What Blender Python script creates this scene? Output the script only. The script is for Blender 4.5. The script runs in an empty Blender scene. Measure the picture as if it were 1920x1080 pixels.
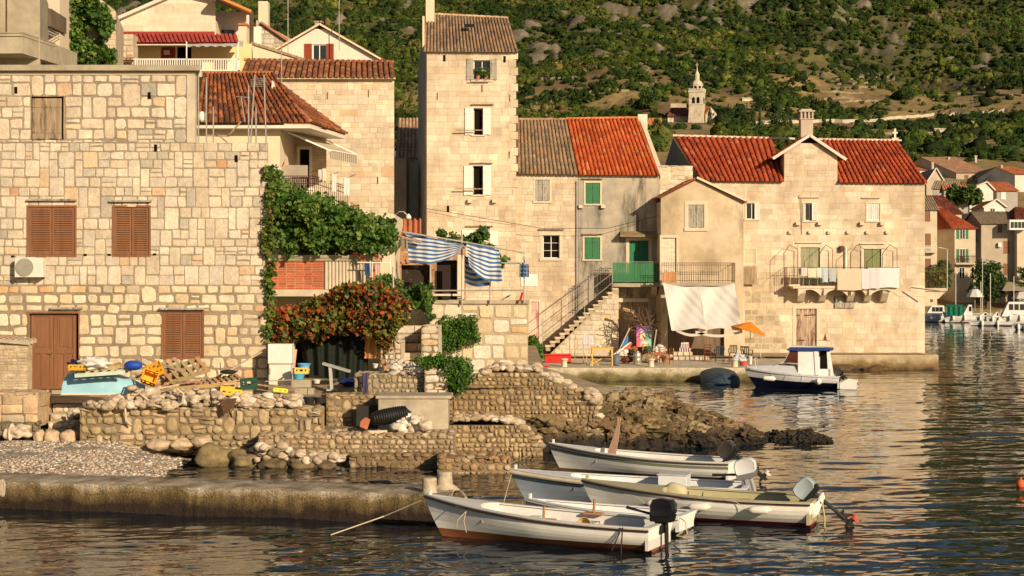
import bpy, math, random
import numpy as np
from mathutils import Vector, Matrix, noise
R_ = math.radians
sc = bpy.context.scene
F, YH, HC = 3200.0, 535.0, 5.0          # focal length in photo pixels, horizon row, eye height (m)
# ---------------- camera
cam = bpy.data.cameras.new('camera'); cam_o = bpy.data.objects.new('camera', cam)
sc.collection.objects.link(cam_o); sc.camera = cam_o
cam_o.location = (0, 0, HC); cam_o.rotation_euler = (R_(90), 0, 0)
cam.sensor_width = 36; cam.lens = 36*F/1920; cam.shift_y = -5/1920
cam.clip_start = .5; cam.clip_end = 6000
# ---------------- sky and sun
SEL, SAZ = R_(20), R_(33)               # sun height; swing to the right of straight behind the camera
SD = Vector((math.sin(SAZ)*math.cos(SEL), -math.cos(SAZ)*math.cos(SEL), math.sin(SEL)))
W = bpy.data.worlds.new('World'); sc.world = W; W.use_nodes = True
nt = W.node_tree; bg = nt.nodes['Background']
sky = nt.nodes.new('ShaderNodeTexSky'); sky.sky_type = 'NISHITA'; sky.sun_disc = False
sky.sun_elevation = SEL; sky.sun_rotation = math.atan2(SD.x, SD.y); sky.altitude = 10
nt.links.new(sky.outputs[0], bg.inputs[0]); bg.inputs[1].default_value = .05
sun = bpy.data.lights.new('sun', 'SUN'); sun_o = bpy.data.objects.new('sun', sun)
sc.collection.objects.link(sun_o); sun.energy = 5.0; sun.angle = R_(.5); sun.color = (1, .80, .55)
sun_o.rotation_euler = SD.to_track_quat('Z', 'Y').to_euler()
sc.view_settings.view_transform = 'Standard'; sc.view_settings.look = 'None'
sc.view_settings.exposure = .20; sc.view_settings.gamma = 1
# ---------------- helpers
col = sc.collection
rnd = random.Random(7)
def X(px, D): return (px-960)*D/F
def Z(py, D): return HC-(py-YH)*D/F
def P(px, py, D): return Vector((X(px, D), D, Z(py, D)))
def V(*a): return Vector(a)
def tag(o, label=None, cat=None, group=None, kind=None):
    if label: o['label'] = label
    if cat: o['category'] = cat
    if group: o['group'] = group
    if kind: o['kind'] = kind
    return o
def wl(o):
    l = Vector((0, 0, 0))
    while o is not None: l = l+o.location; o = o.parent
    return l
def thing(name, loc, label, cat, group=None):
    o = bpy.data.objects.new(name, None); col.objects.link(o); o.location = loc
    o.empty_display_size = .3
    return tag(o, label, cat, group)
def np_mesh(name, v, faces, c, mat, parent=None, smooth=False, mi=None):
    v = np.asarray(v, dtype=np.float32)
    if parent is not None: off = np.array(wl(parent), dtype=np.float32); loc = (0, 0, 0)
    else:
        mn, mx = v.min(0), v.max(0); off = np.array([(mn[0]+mx[0])/2, (mn[1]+mx[1])/2, mn[2]], dtype=np.float32); loc = off
    v = v-off
    me = bpy.data.meshes.new(name)
    if isinstance(faces, np.ndarray):
        n, k = faces.shape; me.vertices.add(len(v)); me.vertices.foreach_set('co', v.ravel())
        me.loops.add(n*k); me.loops.foreach_set('vertex_index', faces.astype(np.int32).ravel())
        me.polygons.add(n); me.polygons.foreach_set('loop_start', np.arange(0, n*k, k, dtype=np.int32))
        me.polygons.foreach_set('loop_total', np.full(n, k, dtype=np.int32)); me.update(calc_edges=True)
    else:
        me.from_pydata(v.tolist(), [], faces)
    if c is not None:
        a = me.color_attributes.new('col', 'FLOAT_COLOR', 'POINT')
        cc = np.ones((len(v), 4), dtype=np.float32); cc[:, :3] = np.asarray(c, dtype=np.float32)
        a.data.foreach_set('color', cc.ravel())
    for m in (mat if isinstance(mat, (list, tuple)) else [mat]): me.materials.append(m)
    if mi is not None: me.polygons.foreach_set('material_index', np.asarray(mi, dtype=np.int32))
    if smooth: me.polygons.foreach_set('use_smooth', np.ones(len(me.polygons), dtype=bool))
    me.update()
    o = bpy.data.objects.new(name, me); col.objects.link(o); o.location = loc
    if parent is not None: o.parent = parent
    return o
class MB:
    def __init__(s, c=(1, 1, 1)): s.v = []; s.f = []; s.c = []; s.m = []; s.col = c; s.mi = 0
    def add(s, vs, fs, c=None):
        b = len(s.v); s.v += [tuple(q) for q in vs]; s.c += [tuple(c or s.col)[:3]]*len(vs)
        s.f += [[i+b for i in f] for f in fs]; s.m += [s.mi]*len(fs); return s
    def box(s, x0, x1, y0, y1, z0, z1, c=None):
        return s.add([(x, y, z) for z in (z0, z1) for y in (y0, y1) for x in (x0, x1)],
                     [(0, 2, 3, 1), (4, 5, 7, 6), (0, 1, 5, 4), (2, 6, 7, 3), (0, 4, 6, 2), (1, 3, 7, 5)], c)
    def pbox(s, px0, px1, py0, py1, D, th, c=None):        # front face at depth D, th metres deep
        return s.box(X(px0, D), X(px1, D), D, D+th, Z(py1, D), Z(py0, D), c)
    def bar(s, a, b, w, h=None, c=None, up=(0, 0, 1)):      # rectangular bar between two points
        a = Vector(a); b = Vector(b); d = (b-a)
        if d.length < 1e-6: return s
        h = h or w; d.normalize(); u = Vector(up)
        if abs(d.dot(u)) > .95: u = Vector((0, 1, 0))
        r = d.cross(u).normalized(); u = r.cross(d).normalized()
        vs = [p+r*sx*w/2+u*sz*h/2 for p in (a, b) for sx, sz in ((-1, -1), (1, -1), (1, 1), (-1, 1))]
        return s.add(vs, [(3, 2, 1, 0), (4, 5, 6, 7), (0, 1, 5, 4), (1, 2, 6, 5), (2, 3, 7, 6), (3, 0, 4, 7)], c)
    def tube(s, pts, r, n=6, c=None, cap=True):
        pts = [Vector(p) for p in pts]; m = len(pts); rr = r if isinstance(r, (list, tuple)) else [r]*m
        vs = []; pu = None
        for i, p in enumerate(pts):
            d = (pts[min(i+1, m-1)]-pts[max(i-1, 0)])
            d = d.normalized() if d.length > 1e-9 else Vector((0, 0, 1))
            u = pu if pu is not None else (Vector((0, 0, 1)) if abs(d.z) < .9 else Vector((1, 0, 0)))
            a = d.cross(u).normalized(); u = a.cross(d).normalized(); pu = u
            for k in range(n):
                t = 2*math.pi*k/n; vs.append(p+(a*math.cos(t)+u*math.sin(t))*rr[i])
        fs = [(i*n+k, i*n+(k+1) % n, (i+1)*n+(k+1) % n, (i+1)*n+k) for i in range(m-1) for k in range(n)]
        if cap: fs += [tuple(range(n-1, -1, -1)), tuple((m-1)*n+k for k in range(n))]
        return s.add(vs, fs, c)
    def lathe(s, prof, cen, n=16, c=None, M=None):          # prof: (radius, height)
        vs = []
        for r, h in prof:
            for k in range(n):
                t = 2*math.pi*k/n; p = Vector((r*math.cos(t), r*math.sin(t), h))
                if M is not None: p = M @ p
                vs.append(p+Vector(cen))
        m = len(prof)
        fs = [(i*n+k, i*n+(k+1) % n, (i+1)*n+(k+1) % n, (i+1)*n+k) for i in range(m-1) for k in range(n)]
        fs += [tuple(range(n-1, -1, -1)), tuple((m-1)*n+k for k in range(n))]
        return s.add(vs, fs, c)
    def prism(s, poly, ax, c=None):                          # poly: 3-D points, extruded by vector ax
        n = len(poly); ax = Vector(ax); poly = [Vector(p) for p in poly]
        return s.add(poly+[p+ax for p in poly], [tuple(range(n)), tuple(range(2*n-1, n-1, -1))] +
                     [(i, i+n, (i+1) % n+n, (i+1) % n) for i in range(n)], c)
    def grid(s, fn, nu, nv, c=None):
        vs = [fn(i/nu, j/nv) for j in range(nv+1) for i in range(nu+1)]; w = nu+1
        return s.add(vs, [(j*w+i, j*w+i+1, (j+1)*w+i+1, (j+1)*w+i) for j in range(nv) for i in range(nu)], c)
    def blob(s, cen, r, c=None, amp=.25, seed=0, sub=1, fr=1.2):
        vv, ff = ICO[sub]; r = Vector(r) if not isinstance(r, (int, float)) else Vector((r, r, r)); vs = []
        for p in vv:
            k = 1+amp*noise.noise(Vector(p)*fr+Vector((seed*7.3, seed*3.1, seed*1.7)))*1.6
            vs.append((cen[0]+p[0]*r.x*k, cen[1]+p[1]*r.y*k, cen[2]+p[2]*r.z*k))
        return s.add(vs, ff, c)
    def build(s, name, mat, parent=None, smooth=False, bevel=0, auto=None):
        o = np_mesh(name, s.v, s.f, s.c, mat, parent, smooth, s.m if any(s.m) else None)
        if bevel:
            b = o.modifiers.new('bevel', 'BEVEL'); b.width = bevel; b.segments = 2; b.limit_method = 'ANGLE'
        if auto:
            o.data.polygons.foreach_set('use_smooth', np.ones(len(o.data.polygons), dtype=bool))
            try: o.data.set_sharp_from_angle(angle=R_(auto))
            except Exception: pass
        return o
def _ico():
    t = (1+5**.5)/2
    v = [Vector(p).normalized() for p in ((-1, t, 0), (1, t, 0), (-1, -t, 0), (1, -t, 0), (0, -1, t), (0, 1, t), (0, -1, -t), (0, 1, -t), (t, 0, -1), (t, 0, 1), (-t, 0, -1), (-t, 0, 1))]
    f = [(0, 11, 5), (0, 5, 1), (0, 1, 7), (0, 7, 10), (0, 10, 11), (1, 5, 9), (5, 11, 4), (11, 10, 2), (10, 7, 6), (7, 1, 8), (3, 9, 4), (3, 4, 2), (3, 2, 6), (3, 6, 8), (3, 8, 9), (4, 9, 5), (2, 4, 11), (6, 2, 10), (8, 6, 7), (9, 8, 1)]
    out = [(v, f)]
    for _ in range(3):
        v = list(v); mid = {}; nf = []
        def m(a, b):
            k = (min(a, b), max(a, b))
            if k not in mid: mid[k] = len(v); v.append((v[a]+v[b]).normalized())
            return mid[k]
        for a, b, c in f:
            x, y, z = m(a, b), m(b, c), m(c, a); nf += [(a, x, z), (b, y, x), (c, z, y), (x, y, z)]
        f = nf; out.append((v, f))
    return out
ICO = _ico()
# ---------------- materials
MATS = {}
def M(name, c=None, rough=.85, var=.25, scale=2., bump=0., bscale=25., metal=0., spec=.3, attr=False, stretch=None,
      stain=None, stain_c=(.1, .08, .06), stain_s=(1, 1, 1), stain_lo=.55, stain_hi=.75, transl=0., hue=None, coat=0., bdist=.02):
    if name in MATS: return MATS[name]
    m = bpy.data.materials.new(name); m.use_nodes = True; t = m.node_tree; N = t.nodes; L = t.links
    b = N['Principled BSDF']; b.inputs['Roughness'].default_value = rough; b.inputs['Metallic'].default_value = metal
    b.inputs['Specular IOR Level'].default_value = spec; b.inputs['Coat Weight'].default_value = coat
    tc = N.new('ShaderNodeTexCoord'); src = tc.outputs['Object']
    if stretch:
        mp = N.new('ShaderNodeMapping'); mp.inputs['Scale'].default_value = stretch; L.new(src, mp.inputs[0]); s2 = mp.outputs[0]
    else: s2 = src
    if attr:
        a = N.new('ShaderNodeVertexColor'); a.layer_name = 'col'; base = a.outputs[0]
    else:
        a = N.new('ShaderNodeRGB'); a.outputs[0].default_value = (*c, 1); base = a.outputs[0]
    def nz(sc_, det, s=None, rg=.6):
        n = N.new('ShaderNodeTexNoise'); n.inputs['Scale'].default_value = sc_; n.inputs['Detail'].default_value = det
        n.inputs['Roughness'].default_value = rg; L.new(s or s2, n.inputs['Vector']); return n.outputs[0]
    def mr(x, a0, a1, b0, b1):
        n = N.new('ShaderNodeMapRange'); L.new(x, n.inputs[0])
        for k, q in enumerate((a0, a1, b0, b1)): n.inputs[k+1].default_value = q
        return n.outputs[0]
    if hue is not None:
        mx = N.new('ShaderNodeMix'); mx.data_type = 'RGBA'; L.new(mr(nz(scale*.35, 4), .4, .62, 0, 1), mx.inputs[0])
        L.new(base, mx.inputs[6]); mx.inputs[7].default_value = (*hue, 1); base = mx.outputs[2]
    if var:
        mm = N.new('ShaderNodeMath'); mm.operation = 'MULTIPLY'
        L.new(mr(nz(scale, 8), .25, .75, 1-var, 1+var), mm.inputs[0]); L.new(mr(nz(scale*.22, 3), .3, .7, 1-var*.6, 1+var*.6), mm.inputs[1])
        vm = N.new('ShaderNodeVectorMath'); vm.operation = 'SCALE'; L.new(base, vm.inputs[0]); L.new(mm.outputs[0], vm.inputs['Scale']); base = vm.outputs[0]
    if stain:
        mp = N.new('ShaderNodeMapping'); mp.inputs['Scale'].default_value = stain_s; L.new(src, mp.inputs[0])
        mx = N.new('ShaderNodeMix'); mx.data_type = 'RGBA'; L.new(mr(nz(stain, 7, mp.outputs[0], .65), stain_lo, stain_hi, 0, 1), mx.inputs[0])
        L.new(base, mx.inputs[6]); mx.inputs[7].default_value = (*stain_c, 1); base = mx.outputs[2]
    L.new(base, b.inputs['Base Color'])
    if bump:
        bp = N.new('ShaderNodeBump'); bp.inputs['Strength'].default_value = bump; bp.inputs['Distance'].default_value = bdist
        L.new(nz(bscale, 6), bp.inputs['Height']); L.new(bp.outputs[0], b.inputs['Normal'])
    if transl:
        tr = N.new('ShaderNodeBsdfTranslucent'); L.new(base, tr.inputs[0]); ms = N.new('ShaderNodeMixShader'); ms.inputs[0].default_value = transl
        L.new(b.outputs[0], ms.inputs[1]); L.new(tr.outputs[0], ms.inputs[2]); L.new(ms.outputs[0], N['Material Output'].inputs[0])
    MATS[name] = m; return m
mStone = M('stone', attr=True, var=.22, scale=7, bump=.8, bscale=16, rough=.95, bdist=.03, stain=.8, stain_c=(.44, .36, .26), stain_lo=.54, stain_hi=.8)
mAshlar = M('ashlar', attr=True, var=.2, scale=1.3, bump=.4, bscale=10, rough=.9, stain=.55, stain_c=(.32, .225, .135), stain_s=(1, 1, .6), stain_lo=.48, stain_hi=.8)
mRough = M('rough_stone', attr=True, var=.3, scale=6, bump=.8, bscale=18, rough=.95, bdist=.04)
mTile = M('roof_tile', attr=True, var=.22, scale=3, bump=.3, bscale=30, rough=.85)
mPlasterG = M('grey_plaster', (.33, .30, .25), var=.22, scale=1.4, bump=.4, bscale=10, stain=.75, stain_c=(.10, .09, .07), stain_s=(1.4, 1, .32), stain_lo=.5, stain_hi=.64, hue=(.45, .38, .28))
mPlasterC = M('ochre_plaster', (.50, .39, .25), var=.14, scale=1.3, bump=.25, bscale=12, stain=.6, stain_c=(.26, .205, .13), stain_s=(1, 1, .5), stain_lo=.5, stain_hi=.72, hue=(.58, .47, .33))
mWhiteW = M('white_wall', (.66, .60, .50), var=.08, scale=1.5, bump=.1, bscale=20)
mCream = M('cream_wall', (.66, .56, .40), var=.08, scale=1.5, bump=.1, bscale=20)
mYellow = M('yellow_wall', (.72, .58, .30), var=.05)
mConc = M('concrete', (.36, .31, .22), var=.22, scale=2.5, bump=.4, bscale=18, stain=.9, stain_c=(.2, .17, .1), stain_lo=.55, stain_hi=.8)
mConcL = M('pale_concrete', (.50, .43, .32), var=.15, scale=2, bump=.3, bscale=20)
mFrameS = M('smooth_stone', (.60, .51, .38), var=.12, scale=4, bump=.2, bscale=30)
mDark = M('dark_void', (.012, .010, .008), var=0, rough=1, spec=0)
mGlass = M('glass', (.02, .022, .024), var=0, rough=.08, spec=.6)
mBrownW = M('brown_wood', (.22, .098, .046), var=.2, scale=4, stretch=(6, 6, .6), bump=.2, bscale=8, rough=.6)
mOldW = M('old_wood', (.34, .25, .16), var=.35, scale=5, stretch=(8, 8, .5), bump=.5, bscale=8, stain=3, stain_c=(.1, .07, .045), stain_s=(3, 3, .4), stain_lo=.5, stain_hi=.7)
mGreyW = M('grey_wood', (.36, .33, .27), var=.3, scale=5, stretch=(8, 8, .5), bump=.4, bscale=8, stain=3, stain_c=(.14, .115, .09), stain_s=(3, 3, .5), stain_lo=.5, stain_hi=.66)
mWhiteP = M('white_paint', (.74, .70, .63), var=.08, scale=4, rough=.6)
mGreenP = M('green_paint', (.035, .16, .065), var=.2, scale=4, stretch=(5, 5, .6), rough=.55)
mOliveP = M('olive_paint', (.19, .21, .09), var=.25, scale=4, stretch=(6, 6, .6), rough=.7)
mRedP = M('red_brown_paint', (.30, .045, .02), var=.15, rough=.6)
mSteel = M('steel', (.42, .39, .34), var=.2, scale=6, metal=.4, rough=.5, stain=4, stain_c=(.2, .08, .03), stain_lo=.6, stain_hi=.7)
mRust = M('rusty_iron', (.11, .055, .03), var=.35, scale=12, rough=.8, metal=.1)
mCloth = M('white_cloth', (.80, .77, .72), var=.03, rough=.9, transl=.25)
mCol = M('painted', attr=True, var=.08, scale=4, rough=.55)
mMatte = M('matte', attr=True, var=.15, scale=5, rough=.9)
mClothC = M('cloth', attr=True, var=.05, scale=4, rough=.9, transl=.2)
mLeaf = M('leaf', attr=True, var=.0, rough=.5, transl=.3, spec=.35)
mScrub = M('scrub', attr=True, var=.5, scale=.35, rough=.9, transl=.1, spec=.1)
mBark = M('bark', (.12, .085, .05), var=.3, scale=8, bump=.5)
mBlack = M('black_plastic', (.012, .012, .013), var=.1, rough=.35, spec=.5)
# ---------------- masonry, roofs, openings
PAL_L = [((.58, .50, .39), 6), ((.62, .52, .39), 5), ((.56, .46, .34), 4), ((.52, .46, .38), 1.6), ((.60, .43, .27), .8), ((.60, .32, .17), .08), ((.42, .37, .30), .6)]
PAL_LOW = [((.62, .52, .36), 6), ((.58, .45, .29), 4), ((.66, .57, .42), 3), ((.50, .42, .30), 2), ((.62, .38, .20), .8)]
PAL_A = [((.60, .50, .37), 6), ((.63, .53, .40), 5), ((.58, .46, .32), 4), ((.54, .45, .33), 1)]
PAL_F = [((.37, .265, .14), 5), ((.31, .225, .12), 4), ((.43, .32, .185), 3), ((.24, .18, .11), 3)]
def pick(pal, r=rnd, j=.12):
    t = r.random()*sum(w for _, w in pal)
    for c, w in pal:
        t -= w
        if t <= 0: break
    k = 1+r.uniform(-j, j); return tuple(q*k for q in c)
def masonry(mb, O, U, W, z0, z1, holes=(), ch=(.2, .34), cw=(.25, .5), joint=.03, bulge=.02, jit=.012, pal=PAL_L,
            mortar=(.38, .32, .23), tall=.15, split=.15, seed=1, xl=None, xr=None, reveal=.22, rc=.2, rnd3=False):
    r = random.Random(seed); O = Vector(O); U = Vector(U).normalized(); Nn = Vector((U.y, -U.x, 0))
    xl = xl or (lambda z: 0.); xr = xr or (lambda z: W)
    def pt(u, v, w): q = O+U*u+Nn*w; return (q.x, q.y, v)
    edges = sorted({round(z0, 3), round(z1, 3)} | {round(e, 3) for h in holes for e in h[2:4] if z0 < e < z1})
    cs = []
    for a, b in zip(edges, edges[1:]):
        if b-a < .03: cs.append((a, b)); continue
        n = max(1, round((b-a)/((ch[0]+ch[1])/2))); ws = [r.uniform(ch[0], ch[1]) for _ in range(n)]; s = sum(ws); v = a
        for w in ws: cs.append((v, v+w*(b-a)/s)); v += w*(b-a)/s
    def free(a, b, blk):
        m = (a+b)/2; iv = [(max(xl(a), xl(b)), min(xr(a), xr(b)))]
        for h in blk:
            if len(h) == 2 or (h[2] < m < h[3]):
                nv = []
                for p, q in iv:
                    if h[1] <= p or h[0] >= q: nv.append((p, q)); continue
                    if h[0] > p: nv.append((p, h[0]))
                    if h[1] < q: nv.append((h[1], q))
                iv = nv
        return [(p, q) for p, q in iv if q-p > .04]
    def stone(u0, u1, v0, v1):
        g = joint/2*r.uniform(.6, 1.5); u0 += g; u1 -= g; v0 += g; v1 -= g
        if u1-u0 < .03 or v1-v0 < .03: return
        mn = min(u1-u0, v1-v0); k = mn*rc*r.uniform(.5, 1.4); J = lambda: r.uniform(-jit, jit)
        ring = [(u0+k, v0), (u1-k, v0), (u1, v0+k), (u1, v1-k), (u1-k, v1), (u0+k, v1), (u0, v1-k), (u0, v0+k)]
        ring = [(a+J(), b+J()) for a, b in ring]; cu, cv = (u0+u1)/2, (v0+v1)/2; B = bulge*r.uniform(.4, 1.3)
        tu, tv = r.uniform(-.12, .12)*B*2, r.uniform(-.12, .12)*B*2
        lev = [(1, -.01), (.985, B*.6), (1-min(.35, 1.4*bulge/mn), B)] if not rnd3 else [(1, -.01), (.93, B*.45), (.75, B*.85), (.4, B)]
        vs = []
        for f, w in lev:
            for a, b in ring:
                a2, b2 = cu+(a-cu)*f, cv+(b-cv)*f
                vs.append(pt(a2, b2, w+(tu*(a2-cu)/(u1-u0+.01)+tv*(b2-cv)/(v1-v0+.01) if w > 0 else 0)))
        fs = [(l*8+i, l*8+(i+1) % 8, l*8+8+(i+1) % 8, l*8+8+i) for l in range(len(lev)-1) for i in range(8)]
        fs.append(tuple((len(lev)-1)*8+i for i in range(8))); mb.add(vs, fs, pick(pal, r))
    nxt = []
    for ci, (a, b) in enumerate(cs):
        for p, q in free(a, b, holes):       # mortar bed
            pa, pb = max(p, xl(a)) if p <= max(xl(a), xl(b))+1e-6 else p, p
            l0 = xl(a) if abs(p-max(xl(a), xl(b))) < 1e-6 else p; l1 = xl(b) if abs(p-max(xl(a), xl(b))) < 1e-6 else p
            r0 = xr(a) if abs(q-min(xr(a), xr(b))) < 1e-6 else q; r1 = xr(b) if abs(q-min(xr(a), xr(b))) < 1e-6 else q
            mb.add([pt(l0, a, 0), pt(r0, a, 0), pt(r1, b, 0), pt(l1, b, 0)], [(0, 1, 2, 3)], mortar)
        blk = list(holes)+nxt; cur = []; last = ci == len(cs)-1
        for p, q in free(a, b, blk):
            u = p
            while u < q-.02:
                w = r.uniform(*cw)*(1 if (b-a) > .12 else .8)
                if q-(u+w) < cw[0]*.6: w = q-u
                if (not last and r.random() < tall and cs[ci+1][1]-cs[ci+1][0] < ch[1]*1.1):
                    fr = free(cs[ci+1][0], cs[ci+1][1], holes)
                    if any(f0 <= u+1e-6 and f1 >= u+w-1e-6 for f0, f1 in fr):
                        stone(u, u+w, a, cs[ci+1][1]); cur.append((u, u+w)); u += w; continue
                if r.random() < split and b-a > .16: m = (a+b)/2+r.uniform(-.03, .03); stone(u, u+w, a, m); stone(u, u+w, m, b)
                else: stone(u, u+w, a, b)
                u += w
        nxt = cur
    for h in holes:                            # reveals
        u0, u1, v0, v1 = h[:4]; d = -reveal
        for A, B in (((u0, v0), (u0, v1)), ((u0, v1), (u1, v1)), ((u1, v1), (u1, v0)), ((u1, v0), (u0, v0))):
            mb.add([pt(*A, 0), pt(*B, 0), pt(*B, d), pt(*A, d)], [(0, 1, 2, 3)], mortar)
    return mb
def flatwall(mb, O, U, W, z0, z1, holes=(), reveal=.22, c=(1, 1, 1), xl=None, xr=None, ch=99):
    return masonry(mb, O, U, W, z0, z1, holes, ch=(ch, ch), cw=(1e6, 1e6), joint=1e5, pal=[((1, 1, 1), 1)], mortar=c, tall=0, split=0, reveal=reveal, xl=xl, xr=xr)
def ph(px0, px1, py0, py1, D, x0):
    return (X(px0, D)-x0, X(px1, D)-x0, Z(py1, D), Z(py0, D))
PT_RED = [((.50, .10, .03), 6), ((.56, .14, .04), 4), ((.42, .075, .025), 2)]
PT_OLD = [((.30, .21, .13), 5), ((.36, .24, .15), 4), ((.22, .16, .11), 3), ((.40, .22, .12), 2)]
PT_BRN = [((.30, .095, .035), 5), ((.38, .13, .05), 4), ((.20, .075, .035), 4), ((.14, .065, .04), 3)]
PT_PINK = [((.52, .26, .14), 5), ((.55, .30, .18), 4), ((.45, .22, .12), 3)]
def roof(mb, E0, E1, R1, R0, cw=.21, tl=.4, pal=PT_RED, seed=1, base=None, h=.085, thick=.07, seg=4, rough=1.):
    r = random.Random(seed); E0, E1, R1, R0 = map(Vector, (E0, E1, R1, R0))
    n = max(1, round((E1-E0).length/cw)); m = max(1, round(((R0-E0).length+(R1-E1).length)/2/tl))
    Nn = (E1-E0).cross(R0-E0).normalized()
    if Nn.z < 0: Nn = -Nn
    base = base or tuple(q*.55 for q in pal[0][0])  # pans under the cover tiles: tile colour darkened for the shade between them
    mb.add([E0, E1, R1, R0, E0-Nn*thick, E1-Nn*thick, R1-Nn*thick, R0-Nn*thick], [(0, 1, 2, 3), (7, 6, 5, 4), (0, 4, 5, 1), (1, 5, 6, 2), (2, 6, 7, 3), (3, 7, 4, 0)], base)
    Q = lambda u, v: (E0*(1-u)+E1*u)*(1-v)+(R0*(1-u)+R1*u)*v
    for i in range(n):
        u = (i+.5)/n; du = .5/n*.8
        for j in range(m):
            v0 = j/m-(.25/m if j == 0 else .06/m); v1 = (j+1)/m; jx = r.uniform(-.1, .1)/n*rough; uu = u+jx*.3
            c = pick(pal, r, .12); vs = []
            for vv, k, lift in ((v0, 1., .022+r.uniform(0, .012)*rough), (v1, .82, 0.)):
                A, B = Q(uu-du*k, vv), Q(uu+du*k, vv); Cc = (A+B)/2; S = (B-A)/2
                for q in range(seg+1):
                    t = math.pi*(1-q/seg); vs.append(Cc+S*math.cos(t)+Nn*(math.sin(t)*h*k+lift))
            s = seg+1
            mb.add(vs, [(q, q+1, s+q+1, s+q) for q in range(seg)]+[tuple(range(seg, -1, -1))], c)
    return mb
def ridge(mb, A, B, r=.12, L=.42, pal=PT_RED, seed=1, h=1.):
    A, B = Vector(A), Vector(B); n = max(1, round((B-A).length/L)); rr = random.Random(seed); d = (B-A).normalized()
    sd = d.cross(Vector((0, 0, 1))).normalized(); up = sd.cross(d)
    for i in range(n):
        p, q = A+(B-A)*(i-.05)/n, A+(B-A)*(i+1)/n; c = pick(pal, rr, .1); vs = []
        for w, k in ((p, 1.1), (q, .9)):
            for a in range(6):
                t = math.pi*a/5; vs.append(w+sd*math.cos(t)*r*k+up*(math.sin(t)*r*k*h-.03))
        mb.add(vs, [(a, a+1, 7+a, 6+a) for a in range(5)]+[(5, 4, 3, 2, 1, 0), (6, 7, 8, 9, 10, 11)], c)
    return mb
def leaf_shutter(parent, x0, x1, z0, z1, y, mat, style='louvre', label=None, th=.04, name='shutter', bands=True):
    mb = MB(); w = min(.07, (x1-x0)*.18)
    if style == 'louvre':
        mb.box(x0, x0+w, y-th, y, z0, z1).box(x1-w, x1, y-th, y, z0, z1).box(x0+w, x1-w, y-th, y, z0, z0+w).box(x0+w, x1-w, y-th, y, z1-w, z1)
        n = max(5, int((z1-z0)/.075))
        for i in range(n):
            z = z0+w+(i+.5)*(z1-z0-2*w)/n; hh = (z1-z0-2*w)/n
            mb.add([(x0+w, y-th*.9, z-hh*.42), (x1-w, y-th*.9, z-hh*.42), (x1-w, y-.004, z+hh*.35), (x0+w, y-.004, z+hh*.35)], [(0, 1, 2, 3)])
    else:
        n = max(2, round((x1-x0)/.13))
        for i in range(n):
            a = x0+(x1-x0)*i/n; b = x0+(x1-x0)*(i+1)/n; q = .006*((i*7) % 3)
            mb.box(a+.003, b-.003, y-th*.7-q, y, z0+.01*((i*5) % 3), z1-.008*((i*3) % 3))
        if bands:
            for f in (.18, .8): z = z0+(z1-z0)*f; mb.box(x0+.01, x1-.01, y-th-.012, y-th*.7, z-.035, z+.035)
    o = mb.build(name, mat, parent)
    if label: o['label'] = label
    return o
def window(parent, px0, px1, py0, py1, D, rec=.16, frame=mWhiteP, cols=2, rows=2, sur=None, sill=True, pane=mGlass, name='window', fw=.045, label=None, surm=None):
    x0, x1, z0, z1 = X(px0, D), X(px1, D), Z(py1, D), Z(py0, D); mb = MB(); y = D+rec; w = fw
    mb.box(x0, x0+w, y-.05, y, z0, z1).box(x1-w, x1, y-.05, y, z0, z1).box(x0+w, x1-w, y-.05, y, z0, z0+w).box(x0+w, x1-w, y-.05, y, z1-w, z1)
    for i in range(1, cols): xx = x0+(x1-x0)*i/cols; mb.box(xx-w*.5, xx+w*.5, y-.045, y-.003, z0+w, z1-w)
    for i in range(1, rows): zz = z0+(z1-z0)*i/rows; mb.box(x0+w, x1-w, y-.04, y-.006, zz-.012, zz+.012)
    o = mb.build(name, frame, parent)
    if label: o['label'] = label
    MB().box(x0+.005, x1-.005, y+.002, y+.02, z0+.005, z1-.005).build('pane', pane, o)
    if sur: surround(o, px0, px1, py0, py1, D, sur, sill, surm)
    return o
def surround(parent, px0, px1, py0, py1, D, sur=.13, sill=True, m=None, top=True, bottom=True):
    x0, x1, z0, z1 = X(px0, D), X(px1, D), Z(py1, D), Z(py0, D); mb = MB(); a = D-.035; b = D+.1
    g = .002
    mb.box(x0-sur, x0-g, a, b, z0, z1).box(x1+g, x1+sur, a, b, z0, z1)
    if top: mb.box(x0-sur, x1+sur, a, b, z1+g, z1+sur)
    if bottom: mb.box(x0-sur-.03, x1+sur+.03, a-(.05 if sill else 0), b, z0-sur*.9, z0-g)
    return mb.build('stone_frame', m or mFrameS, parent, bevel=.008)
def ledge(parent, px0, px1, py, D, mat=None, out=.18, th=.05, name='ledge'):
    z = Z(py, D); mb = MB().box(X(px0, D), X(px1, D), D-out, D-.001, z-th/2, z+th/2)
    return mb.build(name, mat or mOldW, parent)
def closed_shutters(parent, px0, px1, py0, py1, D, mat, style='louvre', rec=.06, n=2, label=None):
    x0, x1, z0, z1 = X(px0, D), X(px1, D), Z(py1, D), Z(py0, D)
    MB().box(x0, x1, D+rec+.02, D+rec+.06, z0, z1).build('recess', mDark, parent)
    for i in range(n):
        leaf_shutter(parent, x0+(x1-x0)*i/n+.008, x0+(x1-x0)*(i+1)/n-.008, z0+.01, z1-.01, D+rec, mat, style, label)
def sides(mb, fl, fr, br, bl, z0, z1, c=(.5, .42, .3), top=True):     # plan corners (x, y): side and back walls plus a cap
    for a, b in ((fr, br), (br, bl), (bl, fl)):
        mb.add([(a[0], a[1], z0), (b[0], b[1], z0), (b[0], b[1], z1), (a[0], a[1], z1)], [(0, 1, 2, 3)], c)
    if top: mb.add([(*fl, z1), (*fr, z1), (*br, z1), (*bl, z1)], [(0, 1, 2, 3)], c)
    return mb
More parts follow.
